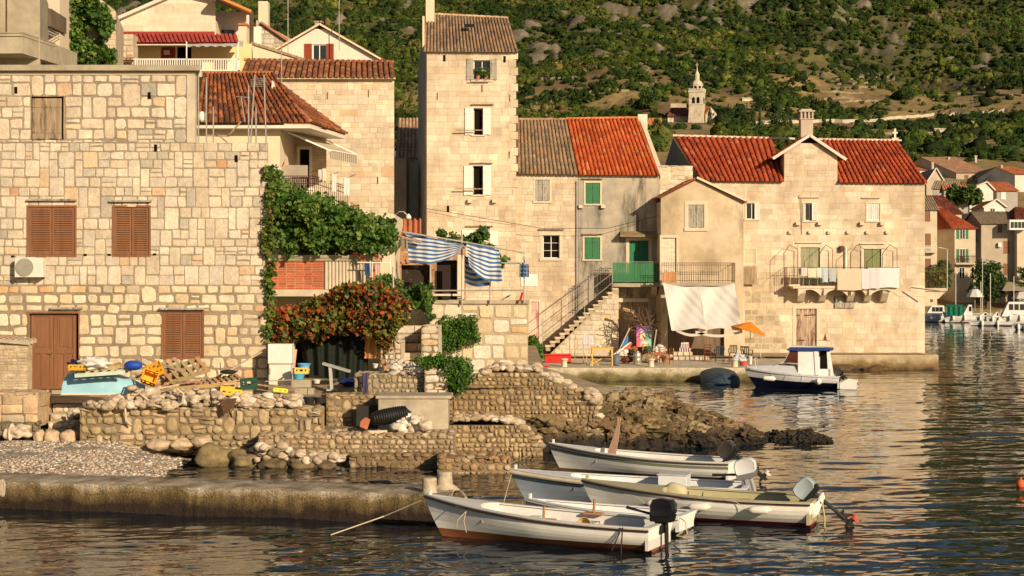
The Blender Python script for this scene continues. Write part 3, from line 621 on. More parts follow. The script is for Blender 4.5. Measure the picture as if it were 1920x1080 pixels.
# ---- stone section with old roof
def mid_houses():
    D = 101.; t = thing('stone_row_house', (X(1026, D), D+3, 1), 'narrow stone row house under an old brown tile roof, right of the tower', 'house')
    x0, x1 = X(966, D), X(1084, D); zt = Z(323, D); z0 = .7
    A, B = (1004, 1030, 337, 377), (1018, 1049, 441, 484); DR = (997, 1010, 566, 668)
    mb = MB(); masonry(mb, (x0, D, 0), (1, 0, 0), x1-x0, z0, zt, [ph(*A, D, x0), ph(*B, D, x0), ph(*DR, D, x0)], ch=(.22, .38), cw=(.25, .7), joint=.018, bulge=.014, jit=.012, pal=[(tuple(q*.93 for q in c), w) for c, w in PAL_A], tall=.1, split=.15, seed=18, rc=.1, mortar=(.47, .38, .26))
    sides(mb, (x0, D), (x1, D), (x1, 108), (x0, 108), z0, zt, c=(.5, .41, .3)); mb.build('wall', mAshlar, t)
    e0, e1, r1, r0 = V(X(962, D), D-.25, Z(325, D)), V(X(1083, D), D-.25, Z(327, D)), P(1062, 224, 106), P(962, 224, 106)
    ro = roof(MB(), e0, e1, r1, r0, cw=.235, tl=.42, pal=PT_OLD, seed=5, h=.1, rough=1.8).build('roof', mTile, t)
    ridge(MB(), r0, r1, r=.13, pal=PT_OLD, seed=3).build('ridge', mTile, ro)
    closed_shutters(t, *A, D, mGreyW, 'board'); surround(t, *A, D, .13)
    w = window(t, *B, D, rec=.22, cols=2, rows=3, sur=.17, pane=mDark)
    ledge(t, 1010, 1058, 430, D, mOldW)
    closed_shutters(t, *DR, D, M('red_white_door', (.60, .16, .12), var=.2, stain=1.2, stain_c=(.62, .5, .42), stain_s=(3, 3, .7), stain_lo=.45, stain_hi=.55), 'board', n=1); surround(t, *DR, D, .16, bottom=False)
    MB().pbox(977, 1008, 514, 537, D-.06, .05).build('meter_cabinet', mWhiteP, t, bevel=.01)
    # grey section
    t = thing('plastered_house', (X(1160, D), D+3, 1), 'weathered grey plastered house with green shutters under a bright orange tile roof', 'house')
    x0, x1 = X(1084.6, D), X(1238, D); zt = Z(326, D)
    A, B, C = (1098, 1125, 343, 382), (1096, 1125, 445, 486), (1180, 1216, 451, 531); G = (1158, 1215, 566, 668)
    flatwall(mb := MB(), (x0, D, 0), (1, 0, 0), x1-x0, z0, zt, [ph(*q, D, x0) for q in (A, B, C, G)])
    sides(mb, (x0, D), (x1, D), (X(1228, 107), 107), (x0, 107), z0, zt, c=(1, 1, 1)); mb.build('wall', mPlasterG, t)
    e0, e1, r1, r0 = V(X(1084, D), D-.25, Z(327, D)), V(X(1237, D), D-.25, Z(328.5, D)), P(1196, 221, 106), P(1062.5, 223, 106)
    ro = roof(MB(), e0, e1, r1, r0, cw=.25, tl=.42, pal=[((.54, .11, .028), 6), ((.58, .15, .045), 4), ((.44, .085, .028), 3), ((.58, .22, .09), 1), ((.30, .09, .04), .6)], seed=6, h=.11).build('roof', mTile, t)
    ridge(MB(), r0, r1, r=.13, pal=[((.6, .2, .07), 1)], seed=3).build('ridge', mTile, ro)
    MB().prism([P(1200, 226, 106), P(1238, 329, D-.1), V(X(1238, D), D-.1, Z(334, D)), P(1196, 232, 106)], (.25, 0, 0)).build('verge', mCream, t)
    MB().pbox(1196, 1214, 214, 262, 106.1, .6).build('chimney', mWhiteW, t, bevel=.02)
    ledge(t, 1084, 1236, 327.5, D, mCream, out=.12, th=.06, name='cornice')
    for q in (A, B): closed_shutters(t, *q, D, mGreenP, 'board'); surround(t, *q, D, .11)
    for q in ((1092, 1130, 335), (1092, 1131, 439)): ledge(t, *q, D, mOldW)
    for px in (1089, 1131): MB().pbox(px-4, px+4, 384, 390, D-.25, .3).build('corbel', mFrameS, t)
    closed_shutters(t, *C, D, M('teal_green_door', (.03, .17, .09), var=.25, stretch=(4, 4, .6)), 'board', n=2, rec=.12); surround(t, *C, D, .2, bottom=False)
    cn = MB(); cn.add([P(1163, 440, D-.75), P(1276, 441, D-.75), P(1276, 434, D), P(1163, 433, D), P(1163, 444, D-.75), P(1276, 445, D-.75), P(1276, 443, D), P(1163, 442, D)], [(0, 1, 2, 3), (0, 4, 5, 1), (7, 6, 5, 4), (0, 3, 7, 4), (1, 5, 6, 2)])
    cn.build('door_canopy', M('mossy_ledge', (.25, .19, .10), var=.4, bump=.6, rough=.95), t)
    closed_shutters(t, *G, D, mOldW, 'board', n=2, rec=.15); ledge(t, 1156, 1216, 563, D, mFrameS, out=.06, th=.22, name='lintel')
    MB().pbox(1080, 1083, 340, 620, D-.1, .08).build('drainpipe', M('grey_metal', (.25, .24, .22), rough=.5), t)
    # balcony with green planks
    b = MB().pbox(1150, 1238, 531, 538, D-1.5, 1.48).build('balcony', mConc, t)
    for px in (1221,): MB().prism([P(px, 538, D-1.4), P(px, 538, D), P(px, 556, D), P(px, 552, D-.9)], (.35, 0, 0)).build('bracket', mFrameS, b)
    fe = MB(); rr = random.Random(3); n = 30
    for i in range(n): a = 1148+89*i/n; fe.pbox(a+.2, a+89/n-.25, 492+rr.uniform(0, 1.5), 529, D-1.52-.01*(i % 2), .02)
    fe.build('plank_screen', mGreenP, b)
    rl = MB(); rl.tube([P(1148, 491, D-1.5), P(1238, 491, D-1.5)], .02); rl.tube([P(1148, 491, D-1.5), P(1148, 556, D-1.5)], .022); rl.build('railing', mSteel, b)
    # stair block
    s = thing('outside_stair', (X(1090, D), D-1, .8), 'stone outside stair with steel handrails climbing to the green balcony', 'staircase')
    st = MB(); n = 15; S0, S1 = (1018, 660), (1157, 540); Df, Db = D-2.0, D-.01; r = random.Random(5)
    xs = [X(1022+(1157-1022)*i/n, Df) for i in range(n+1)]; zs = [Z(655-(655-540)*(i+1)/n, Df) for i in range(n)]
    xe = X(1160, Df)
    for i in range(n): st.box(xs[i], xs[i+1]+.05, Df-.04, Db, zs[i]-.11, zs[i], pick(PAL_A, r)); st.box(xs[i]+.04, xs[i+1]+.02, Df+.02, Db, zs[i]-.34, zs[i]-.112, (.42, .33, .22))
    st.build('step', mStone, s, bevel=.012)
    wl_ = MB(); xlf = lambda z: max(0, min(xe-xs[0], (z-.8)/(zs[-1]-.8)*(xs[-1]-xs[0])+.05))
    masonry(wl_, (xs[0], Df, 0), (1, 0, 0), xe-xs[0], .7, zs[-1]-.02, [], ch=(.24, .36), cw=(.3, .7), joint=.025, bulge=.02, jit=.015, pal=PAL_L, tall=.05, split=.1, seed=22, xl=xlf, mortar=(.42, .34, .23), rc=.12)
    wl_.box(xe-.3, xe, Df+.01, Db, .7, zs[-1]-.1, (.5, .41, .29)); wl_.build('wall', mStone, s)
    hr = MB()
    for off, dd in ((62, -.0), (38, -.0), (14, 0)):
        hr.tube([P(1017, 655-off*.9-8, Df), P(1148, 541-off*.75, Df)], .02)
    hr.tube([P(1017, 655-70, D-.4), P(1125, 505, D-.4)], .018)
    for px, py in ((1017, 650), (1096, 590), (1148, 545)): hr.tube([P(px, py+12, Df), P(px, py-56, Df)], .022)
    hr.build('handrail', mSteel, s)
    lat = MB()
    for (a, b, c, d) in ((1073, 1093, 534, 590), (1123, 1148, 500, 545)):
        for i in range(7): p = a+(b-a)*i/6; lat.tube([P(p, c+(0 if i % 2 else 3), D-.3), P(p, d, D-.3)], .012, n=4)
        lat.tube([P(a, c+3, D-.3), P(b, c+3, D-.3)], .015, n=4); lat.tube([P(a, d-8, D-.3), P(b, d-8, D-.3)], .015, n=4)
    lat.build('iron_gate', M('black_iron', (.02, .02, .02), rough=.5), s)
mid_houses()
# ---- cottage with gable
def cottage():
    D = 99.; t = thing('gabled_cottage', (X(1316, D), D+3, .9), 'small ochre plastered cottage with a low gable and grey wooden shutters', 'house')
    x0, x1 = X(1239, D), X(1394, D); zl, zr, zp = Z(370, D), Z(378, D), Z(336, D); xp = X(1306, D)-x0; w = x1-x0; z0 = .8
    zb = min(zl, zr)
    A, DR, GR = (1291, 1320, 384, 427), (1242, 1268, 446, 531), (1252, 1358, 590, 669)
    xl = lambda z: 0 if z <= zl else (z-zl)/(zp-zl)*xp
    xr = lambda z: w if z <= zr else w-(z-zr)/(zp-zr)*(w-xp)
    mb = MB(); hs = [ph(*q, D, x0) for q in (A, DR, GR)]
    flatwall(mb, (x0, D, 0), (1, 0, 0), w, z0, zr, [h for h in hs])
    mb.add([(x0, D, zr), (x1, D, zr), (x0+xp, D, zp), (x0, D, zl)], [(0, 1, 2, 3)])
    bl, br = (x0-.3, 106), (x1-.1, 106)
    sides(mb, (x0, D), (x1, D), br, bl, z0, zr, top=False); mb.build('wall', mPlasterC, t)
    pk = V(x0+xp, D-.15, zp+.05)
    e = V(x0-.12, D-.2, zl-.02); ro = roof(MB(), V(x0-.5, 106, zl), e, pk, V(x0+xp-.6, 106, zp+.05), cw=.22, tl=.42, pal=PT_BRN, seed=9).build('roof', mTile, t)
    roof(MB(), V(x1+.1, D-.2, zr-.03), V(x1, 106, zr), V(x0+xp-.6, 106, zp+.05), pk, cw=.22, tl=.42, pal=PT_BRN, seed=9).build('roof', mTile, t)
    MB().bar(pk+V(0, -.03, .04), V(x1+.12, D-.22, zr+.05), .14, .12).build('verge', mCream, t)
    closed_shutters(t, *A, D, mGreyW, 'board'); surround(t, *A, D, .22)
    closed_shutters(t, *DR, D, M('white_planks', (.62, .55, .42), var=.2, scale=6, stretch=(1, 1, 6)), 'board', n=1, rec=.12); surround(t, *DR, D, .15, bottom=False)
    MB().box(X(1252, D), X(1358, D), D+.3, D+.35, Z(669, D), Z(590, D)).build('recess', M('dim_wood', (.16, .11, .07), var=.4, stretch=(6, 6, .5)), t)
    b = MB().pbox(1240, 1378, 530, 536, D-1.2, 1.19).build('balcony', mConc, t)
    r = MB(); Db = D-1.18
    for i in range(33): p = 1241+136*i/32; r.tube([P(p, 530, Db), P(p, 493, Db)], .011, n=4)
    for py in (493, 497, 526): r.tube([P(1240, py, Db), P(1378, py, Db)], .014, n=4)
    for k in range(5): y = Db+k*.28; r.tube([(X(1378, Db), y, Z(530, Db)), (X(1378, Db), y, Z(493, Db))], .011, n=4)
    r.tube([(X(1378, Db), Db, Z(493, Db)), (X(1378, Db), D, Z(493, Db))], .014, n=4)
    r.build('railing', mRust, b)
    k = MB(); rr = random.Random(2)
    for i in range(11): p = 1242+27*i/11; k.pbox(p, p+2.1, 507+rr.uniform(0, 4), 530, Db-.03, .02)
    k.build('plank_screen', M('orange_planks', (.42, .2, .08), var=.3, stretch=(5, 5, .6)), b)
cottage()
# ---- long house on the right
def right_house():
    D = 103.; t = thing('long_stone_house', (X(1560, D), D+4, .9), 'large pale stone house with red tile roof, central dormer gable and long balcony', 'house')
    x0, x1 = X(1300, D), X(1734, D); zt = Z(339, D); z0 = .3; zp = Z(252, D)
    W = [(1399, 1421, 381, 411), (1507, 1530, 381, 414), (1626, 1649, 382, 414), (1501, 1537, 464, 535), (1620, 1652, 467, 535), (1394, 1416, 467, 497), (1493, 1531, 579, 650)]
    H = [ph(*q, D, x0) for q in W]; mb = MB()
    masonry(mb, (x0, D, 0), (1, 0, 0), x1-x0, z0, zt, H, ch=(.3, .42), cw=(.45, .95), joint=.013, bulge=.010, jit=.006, pal=PAL_A, tall=.03, split=.04, seed=31, rc=.05, mortar=(.50, .41, .29), reveal=.22)
    sides(mb, (x0, D), (x1, D), (X(1734, D)-.6, 112), (X(1246, 112), 112), z0, zt, c=(.52, .43, .31))
    mb.build('wall', mAshlar, t)
    # darker weathered blocks low down on the left, under the cottage corner
    dk = MB(); masonry(dk, (X(1396, D), D-.012, 0), (1, 0, 0), X(1478, D)-X(1396, D), Z(655, D), Z(545, D), [], ch=(.3, .42), cw=(.4, .75), joint=.05, bulge=.012, jit=.012, pal=[((.33, .27, .18), 3), ((.42, .34, .23), 3), ((.5, .41, .28), 2)], mortar=(.52, .42, .28), seed=12, rc=.1, xr=lambda z: (X(1478, D)-X(1396, D))*(1-.45*max(0, (z-1.2))/4.))
    dk.build('bare_masonry', mStone, t)
    # dormer gable
    g0, g1, gp = X(1470, D), X(1570, D), X(1517, D); zg = Z(287, D); wg = g1-g0; zpk = Z(258, D)
    gl = lambda z: 0 if z <= zg else (z-zg)/(zpk-zg)*(gp-g0); gr = lambda z: wg if z <= zg else wg-(z-zg)/(zpk-zg)*(g1-gp)
    gb = MB(); masonry(gb, (g0, D-.02, 0), (1, 0, 0), wg, zt-.02, zpk, [], ch=(.3, .4), cw=(.45, .9), joint=.012, bulge=.01, jit=.006, pal=PAL_A, seed=14, rc=.05, xl=gl, xr=gr, mortar=(.5, .41, .29), tall=0)
    gb.add([(g0, D, zt), (g0, 107, zt+1.5), (g0, 107, zg), (g0, D, zg)], [(0, 1, 2, 3)], (.5, .41, .3)).add([(g1, D, zt), (g1, 107, zt+1.5), (g1, 107, zg), (g1, D, zg)], [(0, 1, 2, 3)], (.5, .41, .3))
    gb.build('gable', mAshlar, t)
    pr = [((.42, .078, .027), 6), ((.47, .10, .035), 4), ((.34, .062, .025), 3), ((.26, .07, .04), .6), ((.50, .18, .09), .5)]
    Rr = 107.5
    ro = roof(MB(), V(X(1312, D), D-.25, Z(338, D)), V(X(1470, D)-.04, D-.25, Z(340, D)), P(1448, 259, Rr), P(1264, 256, Rr), cw=.29, tl=.42, pal=pr, seed=11, h=.12).build('roof', mTile, t)
    ridge(MB(), P(1262, 255, Rr), P(1490, 261, Rr), r=.14, pal=[((.66, .50, .38), 1)], seed=3).build('ridge', mTile, ro)
    ro = roof(MB(), V(g1+.03, D-.25, Z(341.5, D)), V(X(1737, D), D-.25, Z(342.5, D)), P(1683, 264, Rr), P(1540, 262, Rr), cw=.29, tl=.42, pal=pr, seed=12, h=.12).build('roof', mTile, t)
    ridge(MB(), P(1522, 262, Rr), P(1690, 264, Rr), r=.14, pal=[((.66, .50, .38), 1)], seed=3).build('ridge', mTile, ro)
    pk = V(gp, D-.25, zpk+.12); bk = V(gp-.1, Rr, zpk+.1)
    roof(MB(), V(g0-.35, 107.5, zg-.1), V(g0-.7, D-.25, zg-.32), pk, bk, cw=.28, tl=.42, pal=pr, seed=13, h=.11).build('roof', mTile, t)
    roof(MB(), V(g1+.45, D-.25, zg-.38), V(g1+.2, 107.5, zg-.2), bk, pk, cw=.28, tl=.42, pal=pr, seed=13, h=.11).build('roof', mTile, t)
    MB().bar(pk+V(0, -.05, 0), V(g0-.72, D-.3, zg-.36), .12, .16).bar(pk+V(0, -.05, 0), V(g1+.47, D-.3, zg-.42), .12, .16).build('verge', mWhiteW, t)
    c = MB(); zc = Z(258, 105); a, b = X(1499, 105), X(1527, 105); zt2 = Z(205, 105)
    c.box(a+.08, b-.08, 105, 105.75, zc, zt2-.62); c.box(a, b, 104.95, 105.8, zt2-.62, zt2-.55)
    for i in range(4): xx = a+.06+(b-a-.22)*i/3; c.box(xx, xx+.1, 104.97, 105.1, zt2-.55, zt2-.16); c.box(xx, xx+.1, 105.65, 105.78, zt2-.55, zt2-.16)
    c.box(a+.1, b-.1, 105.12, 105.62, zt2-.55, zt2-.16, (.1, .08, .06)); c.box(a-.03, b+.03, 104.92, 105.83, zt2-.16, zt2-.06); c.box(a+.12, b-.12, 105.1, 105.6, zt2-.06, zt2+.04)
    c.build('chimney', M('chimney_plaster', (.46, .38, .30), attr=False, var=.1), t, bevel=.02)
    f = MB(); q = P(1678, 262, Rr); f.box(q.x-.06, q.x+.06, Rr-.06, Rr+.06, q.z, q.z+.7).box(q.x-.2, q.x+.2, Rr-.08, Rr+.08, q.z, q.z+.12).box(q.x-.16, q.x+.16, Rr-.05, Rr+.05, q.z+.38, q.z+.5); f.build('finial', mWhiteW, t)
    # shaded gable end on the left
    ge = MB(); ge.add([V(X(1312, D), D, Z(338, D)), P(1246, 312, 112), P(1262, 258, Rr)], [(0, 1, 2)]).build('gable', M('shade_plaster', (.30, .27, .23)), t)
    q = [P(1262, 305, 109.8), P(1268, 306, 109.2), P(1268, 285, 109.2), P(1262, 284, 109.8)]; MB().prism([v+V(-.08, 0, 0) for v in q], (.04, 0, 0)).build('shutter', mWhiteP, t)
    window(t, *W[0], D, cols=2, rows=1, sur=.1); window(t, *W[1], D, cols=2, rows=1, sur=.1)
    leaf_shutter(t, X(1414, D)+.02, X(1423, D), Z(411, D), Z(381, D), D-.05, mWhiteP)
    leaf_shutter(t, X(1506, D), X(1510, D), Z(413, D), Z(382, D), D-.05, mWhiteP); leaf_shutter(t, X(1522, D), X(1532, D), Z(413, D), Z(381, D), D-.05, mWhiteP)
    closed_shutters(t, *W[2], D, mWhiteP); surround(t, *W[2], D, .1)
    closed_shutters(t, *W[3], D, M('grey_green_wood', (.28, .27, .17), var=.35, stretch=(6, 6, .5)), 'board', rec=.1); surround(t, *W[3], D, .2, bottom=False)
    closed_shutters(t, *W[4], D, mOliveP, 'board', rec=.1); surround(t, *W[4], D, .2, bottom=False)
    closed_shutters(t, *W[5], D, mCream, 'louvre', n=1); surround(t, *W[5], D, .1)
    closed_shutters(t, *W[6], D, M('peeling_door', (.45, .33, .24), var=.35, stretch=(8, 8, .5), stain=2.5, stain_c=(.14, .07, .04), stain_s=(3, 3, .4), stain_lo=.46, stain_hi=.6), 'board', rec=.1); surround(t, *W[6], D, .22, bottom=False)
    hn = MB()
    for a, b, y in ((1489, 1500, 591), (1508, 1520, 591), (1521, 1536, 590), (1489, 1497, 638), (1500, 1508, 638)): hn.pbox(a, b, y-1, y+1, D+.02, .03)
    hn.build('hinge', mRust, t)
    for a, b, y in ((1498, 1537, 370), (1616, 1650, 371), (1492, 1542, 455), (1612, 1658, 457)): ledge(t, a, b, y, D, mFrameS, out=.14)
    closed_shutters(t, 1565, 1602, 556, 578, D-.14, mGreyW, 'board', rec=.06)
    for px in (1497, 1538, 1617, 1655): MB().pbox(px-4, px+4, 416, 422, D-.28, .3).build('corbel', mFrameS, t)
    for px in (1482, 1519, 1555, 1591, 1627, 1664): MB().pbox(px-3, px+3, 433, 438, D-.18, .2).build('corbel', mFrameS, t)
    MB().tube([P(1499, 365, D-.1), P(1502, 372, D-.1), P(1503, 440, D-.03)], .015).build('cable', mRust, t)
    # wooden side balcony
    k = MB(); rr = random.Random(1)
    for i in range(12): p = 1392+27*i/12; k.pbox(p, p+1.9, 498+rr.uniform(0, 2), 533, D-.35, .025)
    k.build('plank_screen', mOldW, t)
    # long balcony
    Dq = D-1.15; b = MB().pbox(1487, 1686, 536, 541, Dq, 1.14); b.pbox(1480, 1500, 533, 537, Dq-.02, 1.16); b = b.build('balcony', mFrameS, t, bevel=.01)
    for px in (1500, 1540, 1592, 1624, 1655):
        a = X(px, D)-.2; MB().prism([(a, Dq+.1, Z(541, Dq)), (a, D, Z(541, Dq)), (a, D, Z(541, Dq)-.85), (a, D-.35, Z(541, Dq)-.75), (a, Dq+.25, Z(541, Dq)-.3)], (.38, 0, 0)).build('bracket', mFrameS, b)
    for (p, q2) in ((1497, 1540), (1545, 1590), (1596, 1625), (1630, 1684)):
        ar = []; n = 8
        for i in range(n+1): u = i/n; ar.append((X(p+(q2-p)*u, Dq)+0, Dq+.05, Z(541+2+12*abs(2*u-1)**2, Dq)))
        ar = [(X(p, Dq), Dq+.05, Z(541, Dq))]+ar+[(X(q2, Dq), Dq+.05, Z(541, Dq))]
        MB().prism(ar[::-1], (0, .2, 0)).build('arch', mFrameS, b)
    r = MB()
    for i in range(46): p = 1476+211*i/45; r.tube([P(p, 536, Dq), P(p, 501, Dq)], .009, n=4)
    r.tube([P(1475, 501, Dq), P(1688, 501.5, Dq)], .016, n=4); r.tube([P(1475, 532, Dq), P(1688, 532, Dq)], .012, n=4)
    for k in range(6): y = Dq+k*.2; xx = X(1476, Dq); r.tube([(xx, y, Z(536, Dq)), (xx, y, Z(501, Dq))], .009, n=4)
    r.tube([(X(1476, Dq), Dq, Z(501, Dq)), (X(1476, Dq), D, Z(501, Dq))], .015, n=4)
    r.tube([P(1463, 515, Dq-.3), P(1476, 501, Dq)], .01, n=4)
    r.build('railing', mRust, b)
    for (a, m_, c) in ((1470, 1480, 1496), (1537, 1548, 1561), (1595, 1607, 1621), (1655, 1668, 1682)):
        h = MB(); h.tube([P(a, 536, Dq+.1), P(a, 475, Dq+.1), P(m_, 459, D-.5), P(c, 467, D-.3), P(c, 536, D-.3)], .022, n=4); h.build('awning_hoop', mRust, b)
    MB().tube([P(1586, 463, D-.15), P(1586, 534, D-.15)], .05, n=8).build('white_pipe', mWhiteP, b)
    MB().pbox(1576, 1583, 461, 471, D-.3, .28).build('wall_lamp', mRust, t)
right_house()
# ================= SHORE: pier, beach, old walls, reef, quay =================
def tide(name, top, mid, low, z1, z2, sc_=3., bump=.5):
    m = M(name, top, var=.25, scale=sc_, bump=bump, bscale=16, rough=.9, bdist=.04); t = m.node_tree; N = t.nodes; L = t.links; b = N['Principled BSDF']
    src = b.inputs['Base Color'].links[0].from_socket; g = N.new('ShaderNodeNewGeometry'); sp = N.new('ShaderNodeSeparateXYZ'); L.new(g.outputs['Position'], sp.inputs[0])
    n = N.new('ShaderNodeTexNoise'); n.inputs['Scale'].default_value = 1.6; n.inputs['Detail'].default_value = 8; L.new(g.outputs['Position'], n.inputs['Vector'])
    a = N.new('ShaderNodeMath'); a.operation = 'MULTIPLY_ADD'; L.new(n.outputs[0], a.inputs[0]); a.inputs[1].default_value = -(z2-z1)*2.2; L.new(sp.outputs[2], a.inputs[2])
    off = (z2-z1)*1.1
    cur = src
    for z, w, c in ((z2-off, .28*(z2-z1)+.05, mid), (z1-off, .3*(z2-z1)+.03, low)):
        r = N.new('ShaderNodeMapRange'); L.new(a.outputs[0], r.inputs[0])
        for k, q in enumerate((z-w, z+w, 1, 0)): r.inputs[k+1].default_value = q
        x = N.new('ShaderNodeMix'); x.data_type = 'RGBA'; L.new(r.outputs[0], x.inputs[0]); L.new(cur, x.inputs[6]); x.inputs[7].default_value = (*c, 1); cur = x.outputs[2]
    n2 = N.new('ShaderNodeTexNoise'); n2.inputs['Scale'].default_value = 38; n2.inputs['Detail'].default_value = 4; L.new(g.outputs['Position'], n2.inputs['Vector'])
    q2 = N.new('ShaderNodeMapRange'); L.new(n2.outputs[0], q2.inputs[0])
    for k, q in enumerate((.3, .7, .45, 1.6)): q2.inputs[k+1].default_value = q
    vs_ = N.new('ShaderNodeVectorMath'); vs_.operation = 'SCALE'; L.new(cur, vs_.inputs[0]); L.new(q2.outputs[0], vs_.inputs['Scale']); cur = vs_.outputs[0]
    L.new(cur, b.inputs['Base Color']); return m
mPier = tide('pier_concrete', (.46, .39, .29), (.13, .09, .038), (.025, .015, .009), .27, .58, 9, 1.)
mQuay = tide('quay_stone', (.48, .41, .30), (.16, .13, .05), (.05, .04, .02), .08, .45, 3)
mShoreW = M('shore_stone', attr=True, var=.3, scale=6, bump=.8, bscale=18, rough=.95, bdist=.04)
def struct(o): o['kind'] = 'structure'; return o
def hf(name, x0, x1, y0, y1, step, fz, fc, mat, smooth=True):
    nx, ny = int((x1-x0)/step)+1, int((y1-y0)/step)+1; xs = np.linspace(x0, x1, nx); ys = np.linspace(y0, y1, ny)
    Yg, Xg = np.meshgrid(ys, xs, indexing='ij'); Zg = fz(Xg, Yg); C = fc(Xg, Yg, Zg)
    v = np.stack([Xg, Yg, Zg], -1).reshape(-1, 3); i = np.arange((ny-1)*nx).reshape(ny-1, nx)[:, :-1].ravel()
    return np_mesh(name, v, np.stack([i, i+1, i+nx+1, i+nx], 1).astype(np.int32), C.reshape(-1, 3), mat, smooth=smooth)
def pier():
    a, b = V(-14.5, 39.1, 0), V(-1.38, 35.75, 0); n = 260; w = V(.25, 1.72, 0); z = .6; vs = []; mb = MB()
    def fn(u, v):
        p = a+(b-a)*u; k = [(-.06, -1.2), (-.05, .0), (-.03, .2), (0, .40), (.005, .585), (.03, .6), (.5, .61), (.95, .6), (1, .56), (1.02, 0), (1.03, -1.2)][round(v*10)]
        q = p+w*k[0]; nz_ = noise.noise(V(u*95, k[0]*4, k[1]*9)); d = noise.noise(V(u*22, 3, k[1]*3))+.5*noise.noise(V(u*60, 7, k[1]*5))
        return V(q.x, q.y-((.05*nz_+.04*d)*(1 if k[1] < .5 else .35) if k[1] < .6 and k[0] < .5 else 0), k[1]+(.025*nz_ if k[1] > .1 else 0))
    mb.grid(fn, n, 10); mb.add([b+w*0+V(0, 0, -1.2), b+w+V(0, 0, -1.2), b+w+V(0, 0, .58), b+V(0, 0, .58)], [(0, 1, 2, 3)])
    tag(mb.build('pier', mPier, smooth=False, auto=50), 'low weathered concrete pier running in from the left edge to the white boats', 'pier')
    for px, D, h, r, l in ((805, 36.25, .31, .155, 'squat rough concrete mooring bollard with cracked top, left one on the pier end'), (834, 36.95, .36, .155, 'round concrete mooring bollard on a conical foot, right one at the pier tip')):
        x = X(px, D); mb = MB(); pr = [(r*1.1, 0), (r*1.02, .05), (r, h*.8), (r*1.03, h*.93), (r*.93, h), (r*.6, h+.01)]
        if px > 820: pr = [(r*2.2, -.03), (r*1.8, .03), (r*1.15, .10)]+pr[2:]
        mb.lathe([(q, hh) for q, hh in pr], (x, D, .6), 18)
        o = mb.build('mooring_bollard', mPier if 0 else M('bollard_concrete', (.46, .38, .27), var=.25, scale=8, bump=.8, bscale=20, bdist=.03), auto=50); tag(o, l, 'bollard', 'concrete bollards on the pier end')
pier()
mGravel = M('gravel', (.40, .33, .25), var=.3, scale=3, rough=.95)
def gravel_nodes():
    t = mGravel.node_tree; N = t.nodes; L = t.links; b = N['Principled BSDF']; src = b.inputs['Base Color'].links[0].from_socket
    tc = N.new('ShaderNodeTexCoord'); v = N.new('ShaderNodeTexVoronoi'); v.inputs['Scale'].default_value = 16; L.new(tc.outputs['Object'], v.inputs[0])
    r = N.new('ShaderNodeMapRange'); L.new(v.outputs['Color'], r.inputs[0]); r.inputs[3].default_value = .35; r.inputs[4].default_value = 1.5
    s = N.new('ShaderNodeVectorMath'); s.operation = 'SCALE'; L.new(src, s.inputs[0]); L.new(r.outputs[0], s.inputs['Scale']); L.new(s.outputs[0], b.inputs['Base Color'])
    bp = N.new('ShaderNodeBump'); bp.inputs['Strength'].default_value = .9; bp.inputs['Distance'].default_value = .04; bp.invert = True; L.new(v.outputs['Distance'], bp.inputs['Height']); L.new(bp.outputs[0], b.inputs['Normal'])
gravel_nodes()
hf('beach', -22, -7.5, 40., 49.2, .12, lambda x, y: np.where(x < -11.2, .52, .52-(x+11.2)*.28)+(y-44)*.004+(fbm(x, y, .6, 3, 2)-.5)*.12, lambda x, y, z: np.ones(x.shape+(3,)), mGravel)['kind'] = 'structure'
def pebbles():
    g = np.random.default_rng(3); n = 5200; x = g.uniform(-16, -8.6, n); y = g.uniform(40.6, 48.8, n); z = np.where(x < -11.2, .52, .52-(x+11.2)*.28)+(y-44)*.004
    k = z > -.1; x, y, z = x[k], y[k], z[k]; n = len(x)
    tv = np.array([list(p) for p in ICO[0][0]]); tf = np.array(ICO[0][1]); K = 12; s = g.uniform(.015, .045, n)
    Vv = np.stack([x[:, None]+tv[None, :, 0]*s[:, None]*1.3, y[:, None]+tv[None, :, 1]*s[:, None], z[:, None]+.01+tv[None, :, 2]*s[:, None]*.7], -1).reshape(-1, 3)
    F_ = (np.arange(n)[:, None, None]*K+tf[None]).reshape(-1, 3).astype(np.int32)
    c = np.array([(.55, .47, .38), (.42, .34, .26), (.62, .56, .48), (.34, .22, .15), (.30, .26, .22)])[g.integers(0, 5, n)]*g.uniform(.8, 1.2, (n, 1))
    tag(np_mesh('pebbles', Vv, F_, np.repeat(c, K, 0), mStone, smooth=True), 'pale pebbles scattered over the small beach behind the pier', 'pebbles', None, 'stuff')
pebbles()
# ground platforms behind the shore walls
def ground():
    mb = MB()
    mb.add([(-22, 50.5, 1.45), (X(70, 50), 50.5, 1.42), (X(70, 50), 51.9, 1.42), (X(150, 50), 51.9, 1.40), (X(150, 48.8), 48.9, 1.35), (X(600, 48.8), 48.9, 1.35), (X(600, 54), 54.4, 1.6), (-22, 54.4, 1.6)], [tuple(range(8))])
    mb.add([(-60, 53.9, 1.55), (X(640, 54), 53.9, 1.55), (X(700, 54), 51.6, 1.6), (X(840, 54), 51.6, 1.9), (1.3, 51.9, 1.9), (1.3, 62, 1.75), (1.2, 112, 1.9), (-60, 112, 1.9)], [tuple(range(8))])
    mb.add([(1.2, 97, .93), (X(1500, 101)-.3, 97, .93), (X(1500, 101)-.3, 101.2, .93), (24.6, 101.2, .93), (24.6, 118, .93), (1.2, 118, .93)], [(0, 1, 2, 3, 4, 5)])
    mb.add([(1.0, 53, 1.89), (3, 56, .75), (4, 70, .8), (1.25, 88, .9), (1.2, 97, .93)], [(0, 1, 2, 3, 4)])
    struct(mb.build('ground', M('dry_earth', (.34, .26, .16), var=.35, scale=2, bump=.6, bscale=10)))
ground()
